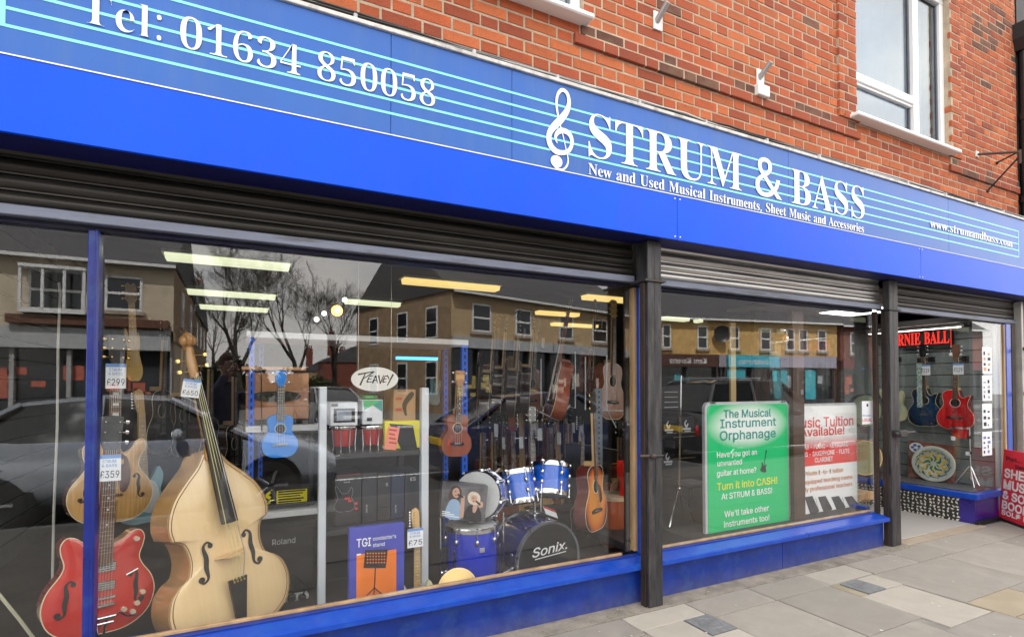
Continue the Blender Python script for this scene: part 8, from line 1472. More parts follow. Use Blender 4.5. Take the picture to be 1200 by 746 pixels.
m = MB(); blob(m, [(.24,.20),(.31,.14),(.36,.20),(.38,.32),(.33,.42),(.26,.40),(.22,.30)], .002); blob(m, [(.64,.34),(.70,.28),(.77,.33),(.77,.44),(.71,.50),(.65,.44)], .002); blob(m, [(.44,.36),(.49,.34),(.50,.46),(.50,.9),(.42,.9),(.42,.46)], .002); blob(m, [(.70,.56),(.80,.56),(.76,.74),(.70,.74)], .002); blob(m, [(.80,.48),(.90,.44),(.92,.56),(.84,.60)], .002); m.build('printed_skin', PSK, pp)
m = MB(); blob(m, [(.16,.56),(.28,.46),(.40,.56),(.44,.98),(.10,.98)], .0014); m.build('printed_top', M('print_pale_blue', (.28,.42,.62), .5), pp)
m = MB(); blob(m, [(.56,.66),(.66,.56),(.84,.62),(.90,.98),(.52,.98)], .0014); blob(m, [(.34,.30),(.46,.36),(.45,.40),(.34,.35)], .003); blob(m, [(.76,.42),(.86,.50),(.84,.54),(.75,.46)], .003); blob(m, [(.27,.24),(.30,.24),(.30,.26),(.27,.26)], .003); blob(m, [(.67,.36),(.70,.36),(.70,.38),(.67,.38)], .003); m.build('printed_black', INK, pp)
m = MB(); blob(m, [(.27,.34),(.32,.34),(.30,.37)], .003); blob(m, [(.68,.44),(.73,.43),(.70,.46)], .003); m.build('printed_lips', M('print_lip', (.5,.04,.05), .5), pp)
m = MB(); [m.add([pq(.03,.83+i*.05,.002), pq(.2+.1*((i*7) % 3),.83+i*.05,.002), pq(.2+.1*((i*7) % 3),.85+i*.05,.002), pq(.03,.85+i*.05,.002)], [(0,1,2,3)]) for i in range(3)]; m.build('printed_lines', LETTER, pp)
# red and white card
Yg = .60; t = thing('sale_card', 'red and white card behind the bass drum rim', 'card'); m = MB(); q_ = [P(636,592), P(651,598), P(654,607), P(640,602)]; m.add(q_, [(0,1,2,3)]); m.add([(x, y+.003, z) for x, y, z in q_], [(3,2,1,0)]); m.build('card', PAPER, t)
m = MB(); Yg -= .001; m.add([P(636.3,592.3), P(651,598), P(651.8,600.5), P(637.5,594.8)], [(0,1,2,3)]); m.build('red_band', MATS['print_red'], t)
# brown barrel drum, gig bag, red guitar edge
t = thing('wooden_drum', 'tall reddish brown wooden drum standing by the window jamb', 'drum'); a, b = at(701, 610, .75).x, at(738, 610, .75).x; r_ = (b-a)/2; z0_, z1_ = ZF, at(719, 580, .75).z
m = MB(); m.lathe([(0,z0_),(r_*.8,z0_),(r_,z0_+.18),(r_,z1_-.1),(r_*.94,z1_),(0,z1_)], n=32); m.build('shell', MAH, t); t.location = ((a+b)/2, .75, 0)
m = MB(); m.lathe([(r_*.94,z1_-.02),(r_*.98,z1_-.02),(r_*.98,z1_+.01),(0,z1_+.011)], n=32); m.build('head', M('hide_head', (.45,.33,.22), .7), t)
g, yf = guitar('electric_guitar', 'bright red electric guitar body just showing behind the window jamb', 'guitar', STRAT, .045, RED, RED, .30, .78, .17, kind='electric', headshape='strat', binding=None, bridgez=.1, pickg=STG, plugs=WHITE)
place(g, at(742, 615, .7), at(742, 440, .7), .95, (.3,-.9,0))
t = thing('gig_bag', 'black padded guitar gig bag leaning behind the bass drum', 'gig bag'); m = MB(); ol = [(x*1.15, z*1.05) for x, z in AC]; m.prism(ol, -.07, .07, True); m.prism([(-.06,.5),(.06,.5),(.07,1.02),(-.07,1.02)], -.04, .04); m.build('bag', M('black_nylon', (.02,.02,.022), .7), t)
m = MB(); m.tube([(x, -.072, z) for x, z in ol+[ol[0]]], .004, 4); m.build('zip', M('zip_tan', (.3,.22,.12), .6), t); place(t, at(668, 668, .95), at(672, 520, 1.1), 1.02, (.5,-.85,0))
# perforated grey post and wire hangers
t = thing('guitar_hanger_post', 'grey perforated post with wire hanging arms by the right end of the left window', 'display post')
GP = M('grey_post', (.22,.25,.29), .5, .4)
m = bx(698, 455, 706, 648, 1.0, 1.03, bev=.002); u = m.build('post', GP, t)
m = MB(); y = 459
while y < 640: p = at(702, y, .998); m.box(p.x-.006, p.x+.006, .9975, .9995, p.z-.008, p.z+.008); y += 6
m.build('slots', INK, u)
WR = M('pale_wire', (.5,.53,.55), .4, .4)
for k_, pl_ in enumerate(([(632,482),(655,493),(668,474)], [(666,476),(674,478),(674,412)], [(704,481),(735,481)], [(711,481),(711,416)], [(712,482),(722,500)], [(686,480),(686,418)], [(634,420),(634,476)])):
    m = MB(); m.tube([at(x, y, 1.02+.01*k_) for x, y in pl_], .006, 5); m.build('wire_arm', WR, t)
# ================================================================ MIDDLE WINDOW
def tline(body, x0, y0, x1, cap, Y, mat, parent, bold=0., name='poster_lettering'):
    a = at(x0, y0, Y); b = at(x1, y0, Y); c = at(x0, y0-cap, Y); return text(name, body, a.x, Y, a.z, c.z-a.z, mat, parent, width=b.x-a.x, bold=bold)
def rrect(x0, x1, z0, z1, r, n=6):
    out_ = []
    for cx, cz, a0 in ((x1-r, z0+r, -90), (x1-r, z1-r, 0), (x0+r, z1-r, 90), (x0+r, z0+r, 180)):
        for i in range(n+1): a = R(a0+90*i/n); out_.append((cx+r*math.cos(a), cz+r*math.sin(a)))
    return out_
YP = .20
pg = thing('poster_board', 'green and white instrument orphanage poster board standing in the middle window', 'poster board')
a, b = at(828.5, 631, YP), at(923.5, 473, YP)
z1_ = at(834, 472.5, YP).z
m = MB(); m.prism(rrect(a.x-.012, b.x+.004, a.z-.1, z1_+.010, .05), YP+.001, YP+.03); m.build('frame', M('board_frame_grey', (.55,.58,.6), .35, .2), pg)
def printed(name, base, other, cx, cz, sx, sz, r0, r1):
    m = M(name, base, .5, var=.02); t = m.node_tree; bs = t.nodes['Principled BSDF']
    tc = t.nodes.new('ShaderNodeTexCoord'); mp = t.nodes.new('ShaderNodeMapping'); mp.inputs['Location'].default_value = (-cx/sx, 0, -cz/sz); mp.inputs['Scale'].default_value = (1/sx, 0, 1/sz)
    ln = t.nodes.new('ShaderNodeVectorMath'); ln.operation = 'LENGTH'; cr = t.nodes.new('ShaderNodeValToRGB'); e = cr.color_ramp.elements
    e[0].position = r0; e[0].color = (*other, 1); e[1].position = r1; e[1].color = (*base, 1)
    t.links.new(tc.outputs['Object'], mp.inputs[0]); t.links.new(mp.outputs[0], ln.inputs[0]); t.links.new(ln.outputs['Value'], cr.inputs[0]); t.links.new(cr.outputs[0], bs.inputs['Base Color']); return m
GPc = at(877, 497, YP)
GP_ = printed('poster_green', (.004,.52,.17), (.82,.86,.84), GPc.x, GPc.z, (b.x-a.x)*.50, .20, .55, 1.0)
m = MB(); m.prism(rrect(a.x+.012, b.x-.008, a.z-.1, z1_-.012, .04), YP-.002, YP+.0005); m.build('printed_sheet', GP_, pg)
m = MB(); [m.box(x-.03, x+.03, YP-.006, YP+.03, z1_-.004, z1_+.016, .003) for x in (a.x+.07, b.x-.07)]; m.build('clips', CHROME, pg)
TEALT = M('print_sea_green', (.01,.30,.26), .5); YT_ = YP-.004; YELT = M('print_bright_yellow', (.85,.80,.03), .5)
for body_, x0_, y0_, x1_, cap, mt, bo in (('The Musical', 848.2, 489.5, 903.4, 9.2, TEALT, .028), ('Instrument', 844.4, 501.4, 909.3, 10, TEALT, .028), ('Orphanage', 843.8, 515.8, 909, 10.6, TEALT, .028),
   ('Have you got an', 840.3, 536, 887, 6.4, LETTER, .022), ('unwanted', 840.9, 546, 869.5, 6.4, LETTER, .022), ('guitar at home?', 840.3, 557.8, 886.3, 6.4, LETTER, .022), ('Turn it into CASH!', 840.3, 574.4, 910.8, 8.4, YELT, .022),
   ('At STRUM & BASS!', 845.6, 585, 904.9, 6.8, LETTER, .02), ("We'll take other", 849.1, 605.6, 901, 6.8, LETTER, .02), ('instruments too!', 848.5, 617.6, 901.6, 6.8, LETTER, .02)):
    tline(body_, x0_, y0_, x1_, cap, YT_, mt, pg, bo)
p = at(894, 545, YT_); m = MB(); k_ = .19
T_ = Matrix.Rotation(R(-14), 2)
ol = [T_ @ Vector((x*k_*1.2, z*k_)) for x, z in STRAT]; m.add([(p.x+q.x, YT_-.0, p.z-.055+q.y) for q in ol], [list(range(len(ol)))])
q0, q1 = T_ @ Vector((0, .05)), T_ @ Vector((0, .165)); m.cyl((p.x+q0.x, YT_, p.z-.055+q0.y), (p.x+q1.x, YT_, p.z-.055+q1.y), .0028, n=5); q2 = T_ @ Vector((0,.185)); m.cyl((p.x+q1.x, YT_, p.z-.055+q1.y), (p.x+q2.x, YT_, p.z-.055+q2.y), .005, .004, 5)
m.build('printed_guitar', INK, pg)
# tuition poster
YP2 = .27
pr_ = thing('poster_board', 'white and red music tuition poster board with piano keys, right of the green one', 'poster board')
a, b = at(925, 618, YP2), at(1003.5, 473, YP2)
m = MB(); m.prism(rrect(a.x-.012, b.x+.006, a.z-.1, b.z+.012, .05), YP2+.001, YP2+.03); m.build('frame', MATS['board_frame_grey'], pr_)
m = MB(); m.prism(rrect(a.x+.01, b.x-.008, a.z-.1, b.z-.008, .04), YP2-.002, YP2+.0005); m.build('printed_sheet', M('poster_white', (.88,.88,.88), .5, var=.02), pr_)
PRD = M('print_poster_red', (.75,.035,.03), .5); PPK = [M('print_pink_%d' % i, (.78,.80-.75*(i+1)/6.,.80-.75*(i+1)/6.), .5, var=.02) for i in range(5)]
zb0, zb1 = at(1003, 540, YP2).z, at(1003, 521, YP2).z; zf = at(1003, 509, YP2).z
m = MB(); m.box(a.x+.01, b.x-.008, YP2-.0035, YP2-.0025, zb0, zb1); m.build('red_band', PRD, pr_)
for i in range(5):
    m = MB(); m.box(a.x+.01, b.x-.008, YP2-.0035, YP2-.0025, zf+(zb1-zf)*i/5, zf+(zb1-zf)*(i+1)/5-.0001); m.build('fade_band', PPK[i], pr_)
YT_ = YP2-.005; ORN = M('print_orange', (.65,.22,.10), .5)
for body_, x0_, y0_, x1_, cap, mt, bo in (('Music Tuition', 928.5, 501.5, 1000.1, 11.5, PRD, .022), ('Available!', 938, 511.5, 989.5, 10, PRD, .022), ('GUITAR - PIANO - KEYBOARD', 931, 527.5, 994, 5.2, LETTER, .02), ('DRUMS - SAXOPHONE - FLUTE', 931, 536, 995.4, 5.2, LETTER, .02), ('CLARINET', 955, 541.5, 976, 5.2, LETTER, .02),
   ('Private 1-to-1 tuition', 943, 557.5, 988, 5.2, ORN, .008), ('fully equipped teaching rooms', 930, 569, 999, 5.2, ORN, .008), ('friendly professional teachers', 929, 578, 999, 5.2, ORN, .008)):
    tline(body_, x0_, y0_, x1_, cap, YT_, mt, pr_, bo)
Yg = YP2-.004; m = MB()
for i in range(4):
    x = 943+i*15.5; m.add([P(x,582+0*i), P(x+9,580.5), P(x+17,598-i*2.4), P(x+12,604-i*2.6), P(x+7,603-i*2.6)], [(0,1,2,3,4)])
m.build('printed_keys', M('print_key_grey', (.06,.06,.07), .4, var=.5, scale=12), pr_)
m = MB(); Yg = YP2-.0035
for i in range(6): x = 941+i*10.5; m.add([P(x+4,583), P(x+4.6,583), P(x+12,612), P(x+11.3,612)], [(0,1,2,3)])
m.build('printed_key_gaps', M('print_grey', (.35,.35,.37), .5), pr_)
# brown timber post standing in front of the tuition board
m = bx(931.5, 365, 941.5, 640, .16, .20, bev=.002); m.build('inner_post', M('brown_post', (.075,.042,.028), .5, var=.25, stretch=(1,1,.2)), shop)
m = bx(858.5, 378, 862, 640, .42, .44, bev=0); m.build('thin_post', M('pale_thin_post', (.42,.30,.14), .5), shop)
# black roadie cases with pale crests, in a stack behind the middle window
CW = M('crest_white', (.6,.6,.62), .5)
for i, (x0_, y0_, x1_, y1_, Y) in enumerate(((774, 488, 794, 514, .9), (796, 487, 814, 512, .9), (774, 516, 792, 560, .9), (774, 452, 800, 486, 1.2))):
    t = thing('black_case', ('black case with a pale crest, left of the pair by the post', 'black case with a pale crest, right of the pair by the post', 'tall black case with a pale crest under the pair', 'black amplifier head with rows of white marks above the cases')[i], 'case', group='black cases by the iron post')
    bx(x0_, y0_, x1_, y1_, Y, Y+.4, bev=.01).build('body', BLACK, t); c = at((x0_+x1_)/2, (y0_+y1_)/2, Y-.002); m = MB()
    if i < 3: ribbon(m, [(c.x-.005, c.z+.06, .012), (c.x-.025, c.z+.03, .016), (c.x-.005, c.z+.0, .02), (c.x+.015, c.z+.03, .012)], Y-.002); m.box(c.x-.05, c.x+.05, Y-.0025, Y-.0012, c.z-.03, c.z-.012); m.box(c.x-.03, c.x+.045, Y-.0025, Y-.0012, c.z-.05, c.z-.036)
    else: [m.box(c.x-.09+j*.02, c.x-.09+j*.02+.014, Y-.0025, Y-.0012, c.z-.07+k*.05, c.z-.062+k*.05) for k in range(4) for j in range(9)]
    m.build('crest', CW, t)
# chrome stand legs
t = thing('tripod_stand', 'thin chrome tripod stand left of the green poster', 'stand')
ap_ = at(796, 572, .55)
for q in ((777, 646, .45), (826, 636, .5), (806, 636, .9)):
    m = MB(); m.cyl(ap_, at(*q), .007, n=6); m.build('leg', CHROME, t)
m = MB(); m.cyl(ap_+Vector((0,0,-.03)), at(798, 440, .62), .008, n=8); m.sphere(ap_, .02, 8, 6); m.build('column', CHROME, t)
m = MB(); [m.box(at(790, y, .55).x, at(815, y, .55).x, .55, .56, at(800, y, .55).z, at(800, y, .55).z+.006) for y in (507, 512, 537)]; m.build('cross_bars', M('brass_bar', (.5,.42,.25), .35, .7), t)
t = thing('keyboard_stool', 'grey framed stool behind the chrome tripod', 'stool'); p = at(812, 566, .95); m = MB()
m.box(p.x-.11, p.x+.11, .88, 1.08, p.z-.02, p.z+.02, .006); m.build('seat', M('stool_grey', (.16,.17,.19), .6), t)
for sx_ in (-1, 1):
    for yy in (.9, 1.06): m = MB(); m.cyl((p.x+sx_*.09, yy, p.z-.02), (p.x+sx_*.12, yy, ZF), .010, n=6); m.build('leg', DSTEEL, t)
# sticker card on the glass
t = thing('window_card', 'small blue, white and red shop-local sticker on the middle pane', 'sticker'); Ys = YG-.0012
a, b = at(1010.5, 497, Ys), at(1022.5, 469.5, Ys); m = MB(); m.box(a.x, b.x, Ys, Ys+.001, a.z, b.z); m.build('card', PAPER, t)
h_ = b.z-a.z; text('card_lettering', 'LOCAL', a.x+.004, Ys-.0006, a.z+h_*.12, h_*.13, MATS['print_red'], t, width=(b.x-a.x)*.86, bold=.02); text('card_lettering', 'for your', a.x+.006, Ys-.0006, a.z+h_*.34, h_*.08, MATS['card_blue'], t, width=(b.x-a.x)*.75, bold=.02)
m = MB(); disc(m, (a.x+b.x)/2, Ys-.0007, a.z+h_*.82, h_*.07, 12); m.build('crest', INK, t)
# discs and box at the corner
GD = M('green_skin_head', (.12,.16,.10), .5, var=.2); 
for i, (x, y, r_, Y) in enumerate(((1015, 481, 11.5, .62), (1014, 536, 12, .55))):
    p = at(x, y, Y); rr_ = at(x+r_, y, Y).x-p.x; t = thing('hand_drum', ('large pale green frame drum behind the small sticker', 'pale olive frame drum standing above the cardboard box')[i], 'drum', p, (0, 0, R(-25)), group='frame drums at the corner of the middle window')
    m = MB(); m.lathe([(0,0),(rr_*.95,0)], n=32, axis='y'); m.build('head', GD if i == 0 else M('olive_skin_head', (.24,.24,.12), .5, var=.1), t); m = MB(); m.lathe([(rr_*.94,-.004),(rr_,-.004),(rr_,.06),(rr_*.94,.06)], n=32, axis='y'); m.build('rim', DSTEEL if i == 0 else MAPLE, t)
t, a, b, zt_ = carton('cardboard_box', 'open brown cardboard box on the floor at the corner of the middle window', 1003.5, 1024, 577, .31, .35, .7, KR, 'box')
m = bx(1010, 584, 1019, 589, .348, .3495, bev=0); m.build('print', M('kraft_print', (.2,.12,.06), .7), t)
m = MB(); m.box(P1b, P2a-.04, .11, 2.2, .255, .305); m.build('display_floor', M('display_floor_dark', (.03,.028,.028), .6), shop)
rr5 = random.Random(3)
for i in range(7):
    g, l_ = protos[(0,1,3,4,0,2,3)[i]]; g = dup(g); px_ = 845+i*17; g['label'] = 'dim %s %s' % (('natural acoustic', 'mahogany guitar', 'black-headed acoustic', 'black electric', 'natural acoustic', 'pale blue electric', 'black-headed acoustic')[i], ('far behind the thin pale post', 'far behind the left end of the green poster', 'far behind the middle of the green poster', 'far behind the right end of the green poster', 'far back between the two posters', 'far back above the tuition poster', 'far back right of the tuition poster')[i]); g['group'] = 'guitars hung on the far wall'
    place(g, at(px_, 520, 4.2), at(px_+2, 452, 4.2), l_, (rr5.uniform(-.3,.6),-.9,0))

# ================================================================ PORCH WINDOW
XW = 7.46
m = MB(); m.box(XW+.02, XW+.06, .07, YB+.3, .2, 2.3); sw2o = m.build('slatwall', MATS['slat_groove'], shop)
SG = M('slatwall_sage', (.22,.25,.25), .5, var=.12)
z = .33; 
while z < 2.2:
    m = MB(); m.box(XW, XW+.019, .075, YB, z+.004, min(z+.135, 2.25), .002); m.build('slat', SG, sw2o); z += .139
m = MB(); m.box(XP0+.06, XW, .055, YB, .300, .332); m.build('display_floor', M('display_floor_grey', (.12,.12,.125), .6), shop)
m = MB(); m.box(XP0+.01, XW+.1, YB, YB+.04, .2, 2.3); m.build('display_back', SG, shop)
m = MB(); m.box(XP0+.0, XW+.2, .03, YB, 2.14, 2.2); m.build('display_lid', BLACK, shop)
m = MB(); m.box(XW+.0, XP1+.02, .056, .066, .33, 2.13); m.build('side_lining', M('grey_ply', (.27,.27,.275), .6, var=.15, stretch=(1,1,.1), scale=14), shop)
def PX(px, py, X=XW): return atx(px, py, X)
# lightbox
t = thing('brand_lightbox', 'black lightbox with red Ernie Ball lettering above the blue and red guitars', 'sign')
p0, p1 = PX(1049, 409, XW-.06), PX(1115, 381, XW-.06)
m = MB(); m.box(XW-.06, XW-.001, p0.y, p1.y, p0.z-.02, PX(1115,383,XW-.06).z+.03, .004); m.build('box', BLACK, t)
RG = M('neon_red_letters', (.8,.03,.02), .4, emit=(1,.03,.02,.55))
zb_ = PX(1085, 403, XW-.063).z; zt_ = PX(1085, 389, XW-.063).z
Lr = 'ERNIE BALL'; y_a, y_b = PX(1045.5, 400, XW-.063).y, PX(1112.5, 400, XW-.063).y
so = serif('ernie_ball_lettering', 'ERNIE', XW-.0635, y_a, zb_, zt_-zb_, RG, t, abs(PX(1078.5,400,XW-.063).y-y_a), .0, .002); so.rotation_euler = (PI/2, 0, -PI/2)
so = serif('ernie_ball_lettering', 'BALL', XW-.0635, PX(1083,400,XW-.063).y, zb_, zt_-zb_, RG, t, abs(y_b-PX(1083,400,XW-.063).y), .0, .002); so.rotation_euler = (PI/2, 0, -PI/2)
m = MB(); m.box(XW-.062, XW-.0605, p1.y+.004, p1.y+.009, p0.z, zt_+.03); m.build('red_edge_line', RG, t)
# wall guitars
REDA = M('red_flame_top', (.58,.02,.025), .15, var=.35, scale=9, stretch=(5,1,.6), coat=1)
g, yf = guitar('acoustic_guitar', 'bright red cutaway acoustic guitar hanging on the grey slats by the entrance', 'guitar', AC_CUT, .09, REDA, REDD, .497, .90, .16, MAPLE, ROSEW, M('head_brown', (.16,.07,.04), .3), 'acoustic', rose=PEARL)
place(g, PX(1121, 503, XW-.10), PX(1122.5, 404, XW-.10), 1.06, (-1,-.02,0))
BLUEA = burst('blue_burst', (.012,.05,.12), (.008,.03,.08), (.004,.008,.02), 0, .24, .4, 1.)
g, yf = guitar('acoustic_guitar', 'dark blue cutaway acoustic guitar with a pale patterned strap, beside the red one', 'guitar', AC_CUT, .09, BLUEA, DK2, .497, .90, .16, MAPLE, ROSEW, DK2, 'acoustic', rose=CREAMB)
place(g, PX(1086, 499, XW-.10), PX(1083, 404, XW-.10), 1.06, (-1,-.02,0))
g, yf = guitar('electric_guitar', 'cream double-cutaway electric guitar half hidden by the entrance post', 'guitar', STRAT, .045, CRM, CRM, .30, .78, .17, MAPLE, MAPLE, MAPLE, 'electric', headshape='strat', binding=None, bridgez=.1, pickg=STG, plugs=MINT)
place(g, PX(1049, 493, XW-.08), PX(1042, 408, XW-.08), .95, (-1,-.02,0))
t = thing('guitar_strap', 'pale grey-green patterned strap hanging in front of the dark blue guitar', 'strap'); q0, q1 = PX(1078, 477, XW-.19), PX(1078, 425, XW-.19)
m = MB(); m.box(XW-.195, XW-.19, q0.y-.028, q0.y+.028, q0.z, q1.z, .001); m.build('webbing', M('strap_pattern', (.33,.42,.40), .8, var=.7, scale=45), t)
m = MB(); m.box(XW-.197, XW-.188, q0.y-.022, q0.y+.022, q1.z+.001, q1.z+.06, .003); m.build('leather_end', EBONY, t)
for i, (x, y, lab) in enumerate(((1084.5, 433, 'price card hung on the dark blue guitar neck'), (1123, 432, 'price card hung on the bright red acoustic neck'))):
    p = PX(x, y, XW-.17); c = thing('price_card', lab, 'price card', (XW-.17, p.y, p.z), group='handwritten price cards'); h_ = .065; w_ = .05
    m = MB(); m.box(-.002, 0, -w_, w_, -h_, h_); m.build('card', PAPER, c); m = MB(); m.box(-.003, -.0021, -w_, w_, h_*.65, h_); m.build('blue_header', CBLUE, c)
    tt = text('price_lettering', '\u00a3' + ('119', '129')[i], -.0035, w_*.8, -h_*.5, .045, INK, c, rotm=(PI/2, 0, -PI/2), width=w_*1.6)
for i, (x, y) in enumerate(((1092, 421), (1131.5, 420), (1053, 421))):
    p = PX(x, y, XW-.02); m = MB(); m.box(XW-.05, XW-.001, p.y-.03, p.y+.03, p.z-.03, p.z+.03, .006); m.cyl((XW-.05, p.y+.02, p.z), (XW-.12, p.y+.03, p.z), .008, n=6); tag(m.build('wall_hanger', BLACK), ('black hanger block behind the dark blue guitar headstock', 'black hanger block beside the red guitar headstock', 'black hanger block by the entrance post')[i], 'hanger', 'guitar hanger blocks on the porch slats')
p = PX(1115.5, 415.5, XW-.12); m = MB(); m.sphere(p, .028, 10, 8); tag(m.build('white_tuner_knob', WHITE), 'round white knob hanging beside the red guitar headstock', 'knob')
# painted oval platter before a picture board
t = thing('picture_board', 'reddish brown marbled board with a small blue and white plate print', 'board'); X_b = XW-.16
q = [PX(1064, 515, X_b+.05), PX(1119, 522.5, X_b+.05), PX(1119, 566, X_b), PX(1064, 559, X_b)]
m = MB(); m.add([tuple(v) for v in q]+[(v.x+.02, v.y, v.z) for v in q], [(0,1,2,3),(7,6,5,4),(0,4,5,1),(1,5,6,2),(2,6,7,3),(3,7,4,0)]); m.build('board', M('marbled_red', (.22,.085,.06), .4, var=.5, scale=14, stain=(.42,.28,.24), stain_amt=.6, stain_scale=9), t)
c = PX(1074, 524, X_b+.03)
def xdisc(m, X, cy_, cz_, r_, rz, n=32): m.add([(X, cy_+r_*math.cos(2*PI*i/n), cz_+rz*math.sin(2*PI*i/n)) for i in range(n)], [list(range(n))])
m = MB(); xdisc(m, X_b+.022, c.y, c.z, .075, .06); m.build('white_plate_print', PAPER, t); m = MB(); [xdisc(m, X_b+.021, c.y+.04*math.cos(a_), c.z+.03*math.sin(a_), .02, .017, 8) for a_ in (0,1.25,2.5,3.75,5.)]; m.build('blue_print', M('delft_blue', (.08,.13,.35), .4), t)
ov2 = thing('painted_platter', 'cream oval platter painted with yellow, green and blue scrollwork', 'platter'); c = PX(1093, 543, X_b-.06)
ry_ = abs(PX(1067.5,543,X_b-.06).y-PX(1119,543,X_b-.06).y)/2; rz_ = (PX(1093,522,X_b-.06).z-PX(1093,563.5,X_b-.06).z)/2
tl_ = R(0)
def pl(a_, k_, dx=0.): return (-dx, ry_*k_*math.cos(a_), rz_*k_*math.sin(a_))
m = MB(); prof = [(0,.02),(.72,.02),(.80,.008),(.96,.0),(1.0,.003),(1.0,.012),(.8,.03),(0,.034)]; vs = []; fs = []; N_ = 48
for k_, dx in prof:
    for i in range(N_): vs.append((dx, ry_*k_*math.cos(2*PI*i/N_), rz_*k_*math.sin(2*PI*i/N_)))
for j in range(len(prof)-1):
    for i in range(N_): fs.append((j*N_+i, j*N_+(i+1) % N_, (j+1)*N_+(i+1) % N_, (j+1)*N_+i))
m.add(vs, fs, True); m.build('plate', M('platter_cream', (.66,.68,.60), .2, coat=.8), ov2); ov2.location = c; ov2.rotation_euler = (R(-8), 0, 0)
def petal(m, a_, k0, k1, wd, X): 
    pts = []
    for i in range(9):
        t_ = i/8; k_ = k0+(k1-k0)*t_; aa = a_+.25*math.sin(t_*PI*1.6); w_ = wd*math.sin(PI*min(1, t_*.9+.05)); pts.append((X, ry_*k_*math.cos(aa)-w_*math.sin(aa), rz_*k_*math.sin(aa)+w_*math.cos(aa)))
    for i in range(8, -1, -1):
        t_ = i/8; k_ = k0+(k1-k0)*t_; aa = a_+.25*math.sin(t_*PI*1.6); w_ = wd*math.sin(PI*min(1, t_*.9+.05)); pts.append((X, ry_*k_*math.cos(aa)+w_*math.sin(aa), rz_*k_*math.sin(aa)-w_*math.cos(aa)))
    n = 9
    m.add(pts, [(i, i+1, 2*n-2-i, 2*n-1-i) for i in range(n-1)])
for nm, col, n, k0, k1, wd, ph_, X in (('yellow_scrolls', (.75,.50,.05), 9, .42, .78, .020, 0, -.0022), ('green_leaves', (.02,.20,.12), 8, .12, .52, .016, .35, .017), ('blue_flourishes', (.04,.10,.32), 11, .60, .84, .013, .2, -.0035), ('green_leaves', (.03,.24,.12), 12, .68, .82, .014, .05, -.0045), ('yellow_scrolls', (.78,.55,.10), 5, .2, .5, .014, .9, .0155)):
    m = MB(); [petal(m, ph_+2*PI*i/n, k0, k1, wd, X) for i in range(n)]; m.build(nm, M('paint_%s%d' % (nm, n), col, .3), ov2)
# small red drum on a chrome stand
t = thing('drum_stand', 'chrome drum stand with a small red drum below the red guitar', 'drum stand'); X_s = XW-.22
h0 = PX(1136, 500, X_s); m = MB(); m.cyl(h0, PX(1138, 562, X_s), .009, n=8); m.build('column', CHROME, t)
for q in ((1118, 567), (1148, 569), (1142, 571)): m = MB(); m.cyl(PX(1137, 545, X_s), PX(*q, X_s-.02), .007, n=6); m.build('leg', CHROME, t)
m = MB(); m.sphere(PX(1137, 530, X_s), .018, 8, 6); m.sphere(PX(1136.5, 512, X_s), .02, 8, 6); m.build('clamp', BLACK, t)
cd_ = PX(1125, 506, X_s); m = MB(); m.lathe([(0,-.06),(.075,-.06),(.085,.05),(0,.05)], n=20); o = m.build('shell', DRED2, t); o.location = cd_
m = MB(); m.lathe([(.09,.04),(.095,.06),(0,.062)], n=20); o = m.build('hoop', CHROME, t); o.location = cd_
m = MB(); q = PX(1117, 513, X_s-.1); m.box(q.x-.002, q.x, q.y-.02, q.y+.02, q.z-.025, q.z+.02); q = PX(1134, 531, X_s-.1); m.box(q.x-.002, q.x, q.y-.018, q.y+.018, q.z-.02, q.z+.02); m.build('swing_tag', PAPER, t)
# notices taped inside the street pane
YN = -.0018
for i, (y0_, y1_) in enumerate(((407, 437.5), (440, 469.5), (472.5, 502), (505, 534))):
    t = thing('notice', ('top notice sheet with instrument photographs on the narrow street pane', 'second notice sheet, mostly text, on the narrow street pane', 'third notice sheet with rows of black shapes', 'lowest notice sheet with two blue photographs')[i], 'notice', group='notices taped to the narrow pane')
    a, b = at(1151.5, y1_, YN), at(1162.2, y0_, YN); w_, h_ = b.x-a.x, b.z-a.z; m = MB(); m.box(a.x, b.x, YN, YN+.001, a.z, b.z); m.build('sheet', PAPER, t)
    rn = random.Random(i); m = MB(); m2 = MB()
    for j in range(4 if i != 2 else 3):
        for k in range(2):
            x = a.x+w_*(.12+.42*k); zz = a.z+h_*(.1+.8*j/(4 if i != 2 else 3)); (m if (j+k+i) % 2 else m2).box(x, x+w_*rn.uniform(.1,.3), YN-.0012, YN-.0003, zz, zz+h_*rn.uniform(.06,.16))
    stuff(m.build('printed_blocks', INK, t)); stuff(m2.build('printed_photos', (M('photo_orange', (.6,.3,.15), .5), M('photo_grey', (.35,.35,.4), .5), INK, M('photo_blue', (.10,.17,.45), .5))[i], t))
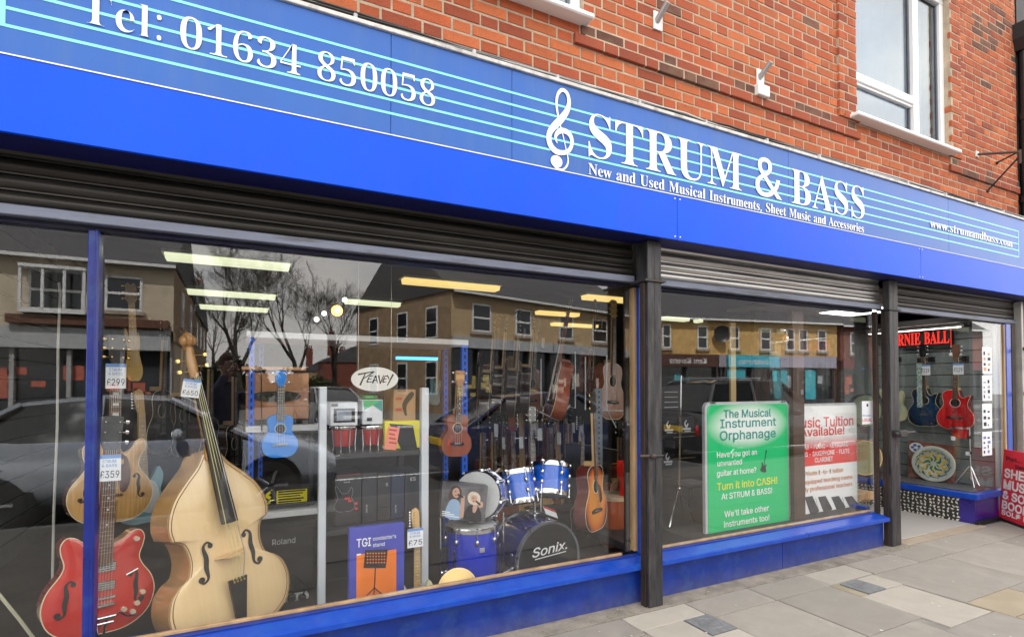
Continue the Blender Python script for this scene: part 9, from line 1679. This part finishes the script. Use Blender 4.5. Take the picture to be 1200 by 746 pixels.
# red pavement board against the wall
rbX0, rbX1 = gr(1170.5, 608.5), gr(1200, 619.5)
dv = Vector((rbX1.x-rbX0.x, rbX1.y-rbX0.y, 0)).normalized(); ang = math.atan2(dv.y, dv.x); Wb = .80
ab = thing('pavement_board', 'red sandwich board selling sheet music and song books at the right edge', 'sign board', (rbX0.x, rbX0.y, 0), (0, 0, ang))
RP = M('board_red', (.72,.022,.045), .45, var=.05); HB = .765
lean = .06
m = MB(); m.add([(0,0,.03),(Wb,0,.03),(Wb,lean,HB),(0,lean,HB),(0,.02,.03),(Wb,.02,.03),(Wb,lean+.02,HB),(0,lean+.02,HB)], [(0,1,2,3),(7,6,5,4),(0,4,5,1),(1,5,6,2),(2,6,7,3),(3,7,4,0)]); m.build('panel', RP, ab)
m = MB(); m.box(-.005, Wb+.005, -.004, .03, 0.0, .029, .003); m.build('base_rail', BLACK, ab)
m = MB(); m.add([(0,lean+.3,.0),(Wb,lean+.3,0),(Wb,lean+.021,HB-.02),(0,lean+.021,HB-.02),(0,lean+.32,.0),(Wb,lean+.32,0),(Wb,lean+.04,HB-.02),(0,lean+.04,HB-.02)], [(0,1,2,3),(7,6,5,4),(0,4,5,1),(1,5,6,2),(2,6,7,3),(3,7,4,0)]); m.build('rear_panel', RP, ab)
ta = math.atan2(lean, HB-.03)
def abt(s_, x, z, cap, mat, w_=None, bold=.03): 
    o = text('board_lettering', s_, x, lean*(z-.03)/(HB-.03)-.0025, z, cap, mat, ab, rotm=(PI/2-ta, 0, 0), bold=bold*2.6, width=w_)
WB = M('board_white', (.85,.83,.82), .5)
abt('Pops....', .055, .655, .04, INK, .24, .01); abt('Standards', .20, .585, .04, INK, .30, .01)
for i, (s_, z, c_, w_) in enumerate((('SHEET', .475, .088, .50), ('MUSIC', .355, .088, .50), ('& SONG', .245, .080, .56), ('BOOKS', .140, .080, .50), ('SOLD HERE', .075, .048, .62))): abt(s_, .045, z, c_, WB, w_)
# ---- lettering becomes plain mesh; every curve object keeps its place
bpy.context.view_layer.update()
_dg = bpy.context.evaluated_depsgraph_get()
for o in [q for q in list(bpy.data.objects) if q.type in ('FONT', 'CURVE')]:
    me = bpy.data.meshes.new_from_object(o.evaluated_get(_dg)); n_ = o.name; mw = o.matrix_world.copy(); par = o.parent; mat_ = o.data.materials[0] if o.data.materials else None
    nb = bpy.data.objects.new('tmp', me); COL.objects.link(nb)
    if not me.materials and mat_: me.materials.append(mat_)
    if par: nb.parent = par; nb.matrix_parent_inverse = o.matrix_parent_inverse
    nb.matrix_basis = o.matrix_basis; bpy.data.objects.remove(o); nb.name = n_
    if n_.startswith('strapline') : nb['kind'] = 'stuff'
